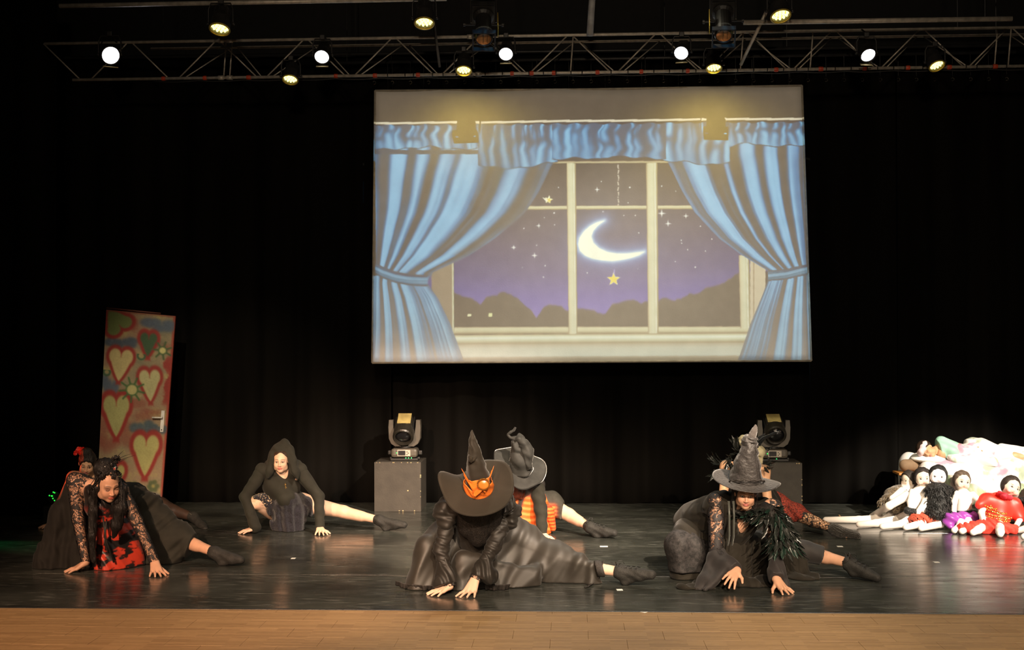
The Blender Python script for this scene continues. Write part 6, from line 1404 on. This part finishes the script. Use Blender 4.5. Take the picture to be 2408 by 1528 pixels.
# ------------------------------------------------------------------ bed with floral blanket, child, side table
BY = 13.02
def floral(V, seed=0, dens=.55):
    C = np.zeros((len(V), 3)); C[:] = (.80, .77, .74); n = _fbm(V[:, 0]+V[:, 2]*.7, V[:, 1]*.8+V[:, 2]*1.3, 13, 40+seed); n2 = _fbm(V[:, 0], V[:, 2]+V[:, 1], 34, 50+seed); n3 = _fbm(V[:, 0]*1.2, V[:, 2]+V[:, 1], 11, 60+seed)
    a = 1/(1+np.exp(-(n+.35*n2-dens)/.06)); b = 1/(1+np.exp(-(n3+.35*n2-dens-.1)/.06)); C = C*(1-a[:, None]*.75)+np.array([.55, .16, .30])*a[:, None]*.75; return C*(1-b[:, None]*.7)+np.array([.24, .36, .20])*b[:, None]*.7
COTTON = mat('printed_cotton', (1, 1, 1), .85, attr=True, var=.05, bump=.08, bscale=120)
bl_ = P(2180, 1100, BY); bx0 = bl_.x; bx1 = bx0+2.1
bed = empty('bed', (bx0+1.1, BY+.45, 0), 'low bed under a white flowered cover at the right, behind the dolls', 'bed')
MB().box((bx0+1.1, BY+.45, .30), (2.02, .78, .10), bev=.01).build('bed_frame', mat('pine_frame', (.35, .20, .09), .6), bed)
for sx in (.12, 2.06):
    for sy in (.08, .82): MB().box((bx0+sx, BY+sy, .125), (.06, .06, .25), bev=.004).build('leg', mat('pine_frame', (.35, .20, .09), .6), bed)
f = Field(.05)
for yy in (.08, .3, .52, .76): f.cap((bx0+.10, BY+yy, .44), (bx1-.10, BY+yy, .44), .09)
garment('mattress', f, .02, mat('mattress_ticking', (.7, .68, .62), .9), bed)
f = Field(.08)
for yy, z in ((.02, .49), (.24, .51), (.48, .51), (.78, .49)): f.drape((bx0+.05, BY+yy, z), (bx1, BY+yy, z), .125, .125, .05 if yy in (.02, .78) else 0.0)
for yy in (.02, .24, .48, .78): f.drape((bx0+.05, BY+yy, .42), (bx1-.06, BY+yy, .40), .075, .075, 0.0, .005, 's')
f.fold(.014, (14, 6, 3), 1.2, 3); f.fold(.006, (34, 18, 12), 1.3, 5)
o = garment('blanket', f, .014, COTTON, None, lambda V: floral(V, 0, .74)); tag(settle(o), 'white flowered cover draped over the bed at the right down to the floor', 'blanket')
pz = lambda a, b, dy=0: P(a, b, BY+dy)
f = Field(.05); f.ell(pz(2184, 1078, .12), (.19, .17, .050)); f.fold(.006, (30, 20, 10), 1.2, 3); o = garment('pillow', f, .009, mat('white_cotton', (.80, .78, .75), .85, var=.04), None); tag(settle(o), 'white pillow under the head of the child on the bed', 'pillow')
root = empty('person', pz(2240, 1078, .15), 'child in a mint green top lying on the bed with a pink sleep mask', 'person')
J = dict(pelvis=pz(2318, 1064, .22), chest=pz(2240, 1060, .16), neck=pz(2212, 1058, .12), shL=pz(2215, 1066, .02), shR=pz(2214, 1046, .16), elL=pz(2250, 1077, .04), wrL=pz(2282, 1082, .06), elR=pz(2248, 1056, .16), wrR=pz(2285, 1060, .10),
    hipL=pz(2326, 1070, .18), hipR=pz(2326, 1060, .28), knL=pz(2385, 1072, .14), knR=pz(2386, 1066, .26), anL=pz(2455, 1078, .16), anR=pz(2456, 1076, .28), heL=pz(2468, 1080, .16), heR=pz(2468, 1079, .28), toL=pz(2474, 1072, .12), toR=pz(2474, 1070, .24))
fr = Frame(pz(2180, 1059, .05), -28, 22, -62, .80)
body(root, J, fr, (.62, .36, .20), [('free', J['wrL'], (1, -.1, -.15), (0, -.2, 1), .75, .5), ('free', J['wrR'], (.9, -.3, -.2), (0, -.2, 1), .75, .5)], h=.010, hf=.0042, ks=.62, open_eyes=False, lips=(.5, .2, .16))
MINT = mat('mint_green_cotton', (.34, .62, .48), .8, var=.08)
f = Field(.04); f.cap(pz(2214, 1046, .13), pz(2240, 1056, .14), .085, .09); f.cap(pz(2215, 1058, .04), pz(2240, 1062, .06), .065, .07); f.cap(pz(2214, 1050, .10), pz(2238, 1062, .0), .065, .06); f.fold(.006, (40, 20, 50), 1.3, 3); f.cut(pz(2206, 1056, .1), (1, 0, .15)); garment('mint_top', f, .007, MINT, root)
f = Field(.02); f.ell(fr.p(0, .014, .048), (.080, .098, .078), fr.R); f.ell(fr.p(0, -.05, -.045), (.09, .12, .070), fr.R, .01, 's'); garment('dark_hair', f, .006, HAIRB, root)
f = Field(.02); f.ell(fr.p(0, .006, .058), (.083, .101, .050), fr.R); f.cut(fr.p(0, 0, .030), fr.R @ Vector((0, -.25, 1))); f.cut(fr.p(0, .045, 0), fr.R @ Vector((0, -1, .1))); f.fold(.002, (100, 40, 60), 1, 2); garment('sleep_mask', f, .005, mat('pink_white_satin', (.78, .58, .60), .5, var=.15), root)
f = Field(.08); f.cap(pz(2252, 1070, .08), pz(2300, 1064, .20), .10, .145); f.cap(pz(2300, 1064, .20), pz(2400, 1079, .22), .145, .10); f.cap(pz(2400, 1079, .22), pz(2560, 1084, .25), .10, .08); f.cap(pz(2240, 1080, -.02), pz(2330, 1088, .0), .05, .08); f.fold(.013, (18, 10, 24), 1.4, 8); f.fold(.005, (44, 18, 50), 1.3, 9)
o = garment('duvet', f, .010, COTTON, None, lambda V: floral(V, 3, .62), floor=.55); tag(settle(o), 'flowered duvet heaped over the lying child on the bed', 'duvet')
tb = pz(2118, 1109, .10); tab = empty('side_table', (tb.x+.07, tb.y, 0), 'small wooden side table at the left end of the bed', 'table')
MB().box((.03, 0, tb.z-.012), (.30, .26, .024), bev=.005).build('table_top', mat('orange_brown_wood', (.36, .15, .03), .45), tab, world=False)
for sx in (-1, 1):
    for sy in (-1, 1): MB().box((.03+sx*.12, sy*.10, (tb.z-.026)/2), (.022, .022, tb.z-.026)).build('leg', BLACK, tab, world=False)
f = Field(.03); cc_ = Vector((tb.x+.105, tb.y, tb.z+.067)); f.cap(cc_+Vector((-.055, 0, 0)), cc_+Vector((.01, 0, .002)), .062); f.fold(.002, (40, 20, 10), 1, 3)
f.cut(cc_+Vector((0, 0, -.064)), (0, 0, 1)); o = garment('cushion', f, .007, mat('brown_suede', (.20, .13, .075), .85, var=.1), None); tag(settle(o), 'rounded brown cushion on the small side table left of the bed', 'cushion')
# ------------------------------------------------------------------ rag dolls leaning against the bed
CREAM = (.74, .62, .50); WHITEC = (.80, .74, .68)
DY = 12.62
dz_ = lambda a, b, dy=0: P(a, b, DY+dy)
def doll(label, hc, rot, hr, facec, hairc, chest, hips, arms, legs, bodyc=WHITEC, hood=False, mask=False):
    root = empty('rag_doll', (hips.x, hips.y, 0), label, 'doll', None)
    fr = Frame(hc, *rot, sc=hr/.075); f = Field(.03)
    f.ell(fr.p(0, 0, 0), (hr, hr*.92, hr*1.12), fr.R)
    f.ell(fr.p(0, -.064, -.018), (.011*hr/.075,)*3, None, .008)
    for x in (-1, 1): f.ell(fr.p(x*.034, -.050, -.030), (.024*hr/.075,)*3, None, .02)
    f.cap(fr.p(0, .01, -.07), chest, .030, .050); f.cap(chest, hips, .068, .075)
    for a in arms: f.chain(a, [.030]+[.028]*(len(a)-2)+[.026], .015)
    for l in legs: f.chain(l, [.046]+[.038]*(len(l)-2)+[.030], .015)
    V, Q = surf(f, .0062, .002); C = np.zeros((len(V), 3)); C[:] = bodyc; q = fr.loc(V); n = np.linalg.norm(q, axis=1); hd = n < .088; C[hd] = facec
    y = q[:, 1]
    for x in (-1, 1): C[hd & (y < -.03) & (np.hypot((q[:, 0]-x*.030)/.0075, (q[:, 2]-.004)/.0095) < 1)] = (.015, .015, .02); m = hd & (y < -.03) & (np.hypot((q[:, 0]-x*.030)/.012, (q[:, 2]-.004)/.0045) < 1); C[m] = (.05, .04, .04)
    if not mask:
        for x in (-1, 1): C[hd & (y < -.03) & (abs(q[:, 2]-.024+.003*((q[:, 0]-x*.030)/.012)**2) < .0024) & (abs(q[:, 0]-x*.030) < .014)] = (.25, .12, .06)
        C[hd & (y < -.03) & (np.hypot(q[:, 0]/.012, (q[:, 2]+.042)/.0045) < 1)] = (.55, .12, .08)
        for x in (-1, 1): w_ = np.exp(-((q[:, 0]-x*.036)**2+(q[:, 2]+.028)**2)/.012**2)*(y < -.02)*hd*.35; C = C*(1-w_[:, None])+np.array([.75, .25, .18])*w_[:, None]
    mobj('body', np_mesh('body', V, Q, C), mat('doll_cotton', (1, 1, 1), .85, attr=True, var=.04), root)
    f = Field(.02); s = hr/.075; f.ell(fr.p(0, .012, .012), ((hr+.010), (hr+.006), hr*1.16+.006), fr.R); f.ell(fr.p(0, -.066, -.014), (hr*1.10, hr*.96, hr*1.24), fr.R, .008, 's'); f.fold(.0025, (150, 60, 20), 1, 5)
    if not hood: f.cut(fr.p(0, 0, -.055), (fr.R @ Vector((0, .25, 1))))
    else: f.cap(fr.p(0, .02, -.04), chest+Vector((0, .03, 0)), .06, .05)
    garment('hood' if hood else 'yarn_hair', f, .0055, mat('doll_hair_%d' % int(hairc[0]*999), hairc, .7, var=.3, scale=60), root)
    return root, fr
FURB = mat('brown_green_fur', (.13, .095, .055), .95, var=.5, scale=60, bump=1.0, bscale=120, sheen=.4)
FURK = mat('black_long_fur', (.010, .010, .010), .5, var=.6, scale=50, bump=1.0, bscale=90, stretch=(1, 1, .3))
def tufts(name, f_pts, m, parent, n, L, seed):
    """short fur tufts standing off a garment"""
    r = random.Random(seed); mb = MB()
    for i in range(n):
        c, rad = r.choice(f_pts); a, b = r.uniform(0, 2*PI), r.uniform(-.9, 1); d = Vector((math.cos(a)*math.sqrt(1-b*b*.8), -abs(math.sin(a)), b*.9)).normalized(); q = c+d*rad; e = q+(d*.5+Vector((r.uniform(-.4, .4), -.1, -.9))).normalized()*L*r.uniform(.6, 1.2)
        mb.tube([q-d*.006, q.lerp(e, .5)+d*.006, e], [.0055, .004, .0006], 4)
    o = mb.build(name, m, parent, smooth=True); tag(o, kind='stuff'); return o
FL = lambda a, b, z=.035: F(a, b, z)
# A: fur coat, face in profile
r_, fr = doll('rag doll in a brown fur coat, leftmost by the bed, its face turned away', dz_(2136, 1127, .20), (-62, 12, 0), .066, CREAM, (.02, .014, .010), dz_(2132, 1152, .20), dz_(2118, 1185, .24),
    [[dz_(2120, 1152, .12), dz_(2098, 1172, .08), FL(2070, 1204, .06)]], [[dz_(2112, 1190, .20), FL(2080, 1218), FL(2020, 1222), FL(1942, 1222, .030)], [dz_(2131, 1166, .05), dz_(2090, 1190, .02), FL(2050, 1214)]])
f = Field(.05); a1, a2, a3 = dz_(2132, 1156, .22), dz_(2105, 1170, .22), dz_(2080, 1180, .20); f.cap(a1, a2, .085, .10); f.cap(a2, a3, .095, .05); f.cap(a2, dz_(2112, 1192, .22), .09, .09); f.fold(.006, (60, 50, 40), 1.5, 3)
co = garment('fur_coat', f, .007, FURB, r_); tufts('fur_tufts', [(a1, .085), (a2, .10), (a3, .06), (a1.lerp(a2, .5), .09), (a2.lerp(a3, .5), .08)], FURB, co, 520, .045, 3)
bq = FL(1974, 1220, .033)
MB().tube([bq+Vector((.004*math.sin(3*a), .038*math.cos(a), .038*math.sin(a))) for a in np.linspace(0, 2*PI, 20)], .007, 6).build('ankle_band', mat('beaded_band', (.40, .26, .12), .4, .4, bump=.6), r_, smooth=True)
# B: bare cream body, dark hair
r_, fr = doll('rag doll with dark hair and bare white body, second from the left', dz_(2170, 1123, .06), (-6, 8, -4), .074, CREAM, (.02, .014, .012), dz_(2160, 1160, .08), dz_(2150, 1198, .04),
    [[dz_(2145, 1156, .04), dz_(2140, 1180, -.06), dz_(2141, 1202, -.12)], [dz_(2178, 1158, .04), dz_(2174, 1182, -.06), dz_(2158, 1205, -.14)]], [[dz_(2145, 1205, 0), FL(2110, 1220, .05), FL(2060, 1230, .04), FL(2020, 1233)], [dz_(2158, 1210, -.04), FL(2120, 1232, .045), FL(2075, 1238)]])
f = Field(.02); f.cap(dz_(2134, 1200, -.10), dz_(2149, 1203, -.13), .036, .034); f.fold(.003, (90, 60, 80), 1, 4); garment('black_mitten', f, .006, FURK, r_)
# C: white face, black hood, black fur dress, red tulle
r_, fr = doll('rag doll with a chalk-white face, black hood and black fur dress', dz_(2206, 1119, .0), (-14, 4, 4), .080, (.85, .80, .84), (.012, .012, .012), dz_(2206, 1160, .0), dz_(2200, 1205, -.04),
    [[dz_(2190, 1158, -.02), dz_(2180, 1182, -.08), dz_(2172, 1200, -.12)], [dz_(2224, 1156, -.02), dz_(2234, 1175, -.06), dz_(2236, 1196, -.10)]], [[dz_(2195, 1215, -.10), FL(2212, 1232, .05), FL(2166, 1242)], [dz_(2190, 1215, -.10), FL(2160, 1233, .05), FL(2130, 1240)]], hood=True, mask=True)
f = Field(.05); c1, c2 = dz_(2207, 1158, -.03), dz_(2204, 1202, -.10); f.cap(c1, c2, .105, .125); f.cap(c1, dz_(2186, 1150, -.03), .07, .04); f.cap(c1, dz_(2230, 1152, -.03), .07, .04); f.fold(.003, (60, 50, 30), 1.5, 4); f.fold(.004, (190, 120, 150), 1.8, 6)
co = garment('fur_dress', f, .007, FURK, r_); tufts('fur_tufts', [(c1, .11), (c2, .125), (c1.lerp(c2, .5), .12), (dz_(2188, 1150, -.03), .05), (dz_(2230, 1153, -.03), .05)], FURK, co, 520, .050, 5)
f = Field(.04); f.cap(dz_(2150, 1222, -.16), dz_(2205, 1222, -.12), .05, .07); f.fold(.010, (110, 70, 40), 1.6, 6); f.fold(.006, (190, 120, 80), 1.5, 7); garment('tulle_skirt', f, .006, mat('rust_red_tulle', (.42, .07, .035), .8, var=.3, scale=40), r_)
# D: cream doll with purple skirt
r_, fr = doll('rag doll with a purple skirt and black belt, next to the red-dressed doll', dz_(2262, 1131, -.02), (6, 6, 8), .076, CREAM, (.10, .07, .05), dz_(2268, 1168, -.04), dz_(2266, 1205, -.08),
    [[dz_(2250, 1160, -.06), dz_(2244, 1180, -.12), dz_(2243, 1203, -.16)], [dz_(2288, 1162, -.06), dz_(2304, 1180, -.10), dz_(2311, 1228, -.28)]], [[dz_(2260, 1214, -.12), FL(2258, 1238, .05), FL(2244, 1247)], [dz_(2275, 1214, -.12), FL(2278, 1238, .05), FL(2262, 1249)]])
f = Field(.04); f.cap(dz_(2235, 1222, -.22), dz_(2285, 1216, -.14), .062, .062); f.cap(dz_(2232, 1220, -.2), dz_(2236, 1238, -.26), .05, .03); f.fold(.009, (60, 40, 50), 1.6, 6); garment('purple_skirt', f, .006, mat('purple_satin', (.28, .045, .34), .4, var=.1, sheen=.2), r_)
f = Field(.02); f.cap(dz_(2262, 1200, -.10), dz_(2283, 1203, -.11), .075, .06); f.cut(dz_(2272, 1198, -.1), (.1, 0, -1)); f.cut(dz_(2272, 1210, -.1), (0, 0, 1)); garment('belt', f, .0055, mat('sequin_black', (.03, .03, .035), .25, .6, var=.6, scale=120, bump=.8, bscale=300), r_)
# E: red dress with gold coins
r_, fr = doll('rag doll in a red dress with gold spangles, at the right edge beside the bed', dz_(2377, 1145, -.16), (12, 4, 24), .082, CREAM, (.03, .02, .014), dz_(2352, 1186, -.22), dz_(2335, 1224, -.30),
    [[dz_(2318, 1182, -.26), dz_(2308, 1205, -.34), dz_(2316, 1232, -.42)], [dz_(2388, 1192, -.24), dz_(2404, 1212, -.32), dz_(2390, 1236, -.40)]], [[dz_(2320, 1232, -.36), FL(2300, 1246, .05), FL(2288, 1252)], [dz_(2350, 1232, -.36), FL(2352, 1250, .05), FL(2352, 1256)]])
REDD = mat('red_spangled_satin', (.85, .035, .02), .45, var=.1, scale=10)
f = Field(.06); f.cap(dz_(2325, 1180, -.26), dz_(2380, 1188, -.26), .085, .085); f.cap(dz_(2348, 1188, -.24), dz_(2345, 1222, -.30), .115, .11); f.cap(dz_(2386, 1192, -.28), dz_(2398, 1216, -.32), .06, .055); f.cap(dz_(2318, 1178, -.28), dz_(2304, 1186, -.30), .05, .045); f.fold(.004, (34, 20, 22), 1.4, 5)
f.ell(dz_(2352, 1166, -.34), (.075, .08, .030), Matrix.Rotation(.35, 3, 'Y'), .01, 's'); FD = f; dr = garment('red_dress', f, .007, REDD, r_)
f = Field(.05); f.cap(dz_(2262, 1242, -.46), dz_(2330, 1240, -.42), .045, .075); f.cap(dz_(2330, 1240, -.42), dz_(2384, 1246, -.46), .075, .045); f.fold(.010, (70, 60, 30), 1.6, 8); f.fold(.005, (150, 100, 60), 1.4, 9); garment('red_tulle_skirt', f, .006, mat('red_tulle', (.85, .05, .03), .8, var=.2, scale=30), r_)
f = Field(.02); f.chain([dz_(2350, 1160, -.30), dz_(2362, 1166, -.36), dz_(2376, 1170, -.34)], [.022, .026, .022]); f.fold(.005, (160, 120, 100), 1.5, 3); garment('neck_ruffle', f, .0055, mat('dark_red_ruffle', (.6, .03, .05), .7), r_)
GOLD = mat('gold_spangle', (.85, .52, .12), .22, .9); coin = MB().lathe([(.0001, .0025), (.006, .0018), (.0075, 0), (.0001, -.001)], 8, cap=False).mesh('spangle', True); coin.materials.append(GOLD); r = random.Random(8)
off = Vector(r_.location)+dr.location
for row, (x0, y0_, x1, y1, n) in enumerate([(2318, 1188, 2345, 1196, 8), (2322, 1197, 2366, 1208, 13), (2316, 1204, 2372, 1216, 15), (2312, 1208, 2368, 1222, 14), (2330, 1190, 2360, 1206, 9), (2350, 1212, 2378, 1218, 8), (2326, 1216, 2376, 1226, 12)]):
    for k in range(n):
        t = k/(n-1); q = hit(FD, x0+(x1-x0)*t+r.uniform(-1, 1), y0_+(y1-y0_)*t+4*math.sin(t*PI), DY, .003)
        if q is None: continue
        o = bpy.data.objects.new('spangle', coin); link(o, dr); o.location = q-off; o.rotation_euler = (PI/2+r.uniform(-.4, .4), 0, r.uniform(-.5, .5)); o.scale = (1.25, 1.6 if k % 3 == 0 else 1.1, 1)
# F: only the limbs of one more doll enter the picture
r_, fr = doll('rag doll mostly outside the right edge, only its white legs in view', dz_(2446, 1150, -.2), (0, 4, -10), .078, CREAM, (.05, .03, .02), dz_(2444, 1186, -.26), dz_(2440, 1222, -.32),
    [[dz_(2430, 1180, -.26), dz_(2424, 1205, -.34), dz_(2430, 1228, -.42)]], [[dz_(2436, 1230, -.38), FL(2418, 1242, .06), FL(2396, 1247)], [dz_(2446, 1232, -.40), FL(2428, 1252, .05), FL(2408, 1262, .036)]])
f = Field(.05); f.cap(dz_(2446, 1182, -.26), dz_(2442, 1222, -.34), .11, .12); f.cap(dz_(2430, 1176, -.24), dz_(2402, 1176, -.20), .05, .03); garment('black_dress', f, .008, FURK, r_)
# folded green and pink cloth heaped behind the dolls
f = Field(.05); f.cap(dz_(2285, 1165, .16), dz_(2320, 1176, .14), .11, .07); f.cap(dz_(2240, 1130, .20), dz_(2250, 1160, .18), .06, .06); f.cap(dz_(2395, 1160, .1), dz_(2420, 1185, .08), .10, .08); f.fold(.010, (50, 30, 40), 1.5, 4)
def gp_(V):
    n = _fbm(V[:, 0], V[:, 2], 30, 4); C = np.zeros((len(V), 3)); C[:] = (.34, .42, .26); m = 1/(1+np.exp(-(n-.2)/.1)); return C*(1-m[:, None])+np.array([.62, .46, .44])*m[:, None]
o = garment('patterned_cloth', f, .009, COTTON, None, gp_); tag(settle(o), 'crumpled green and pink patterned cloth behind the doll heads at the foot of the bed', 'cloth')
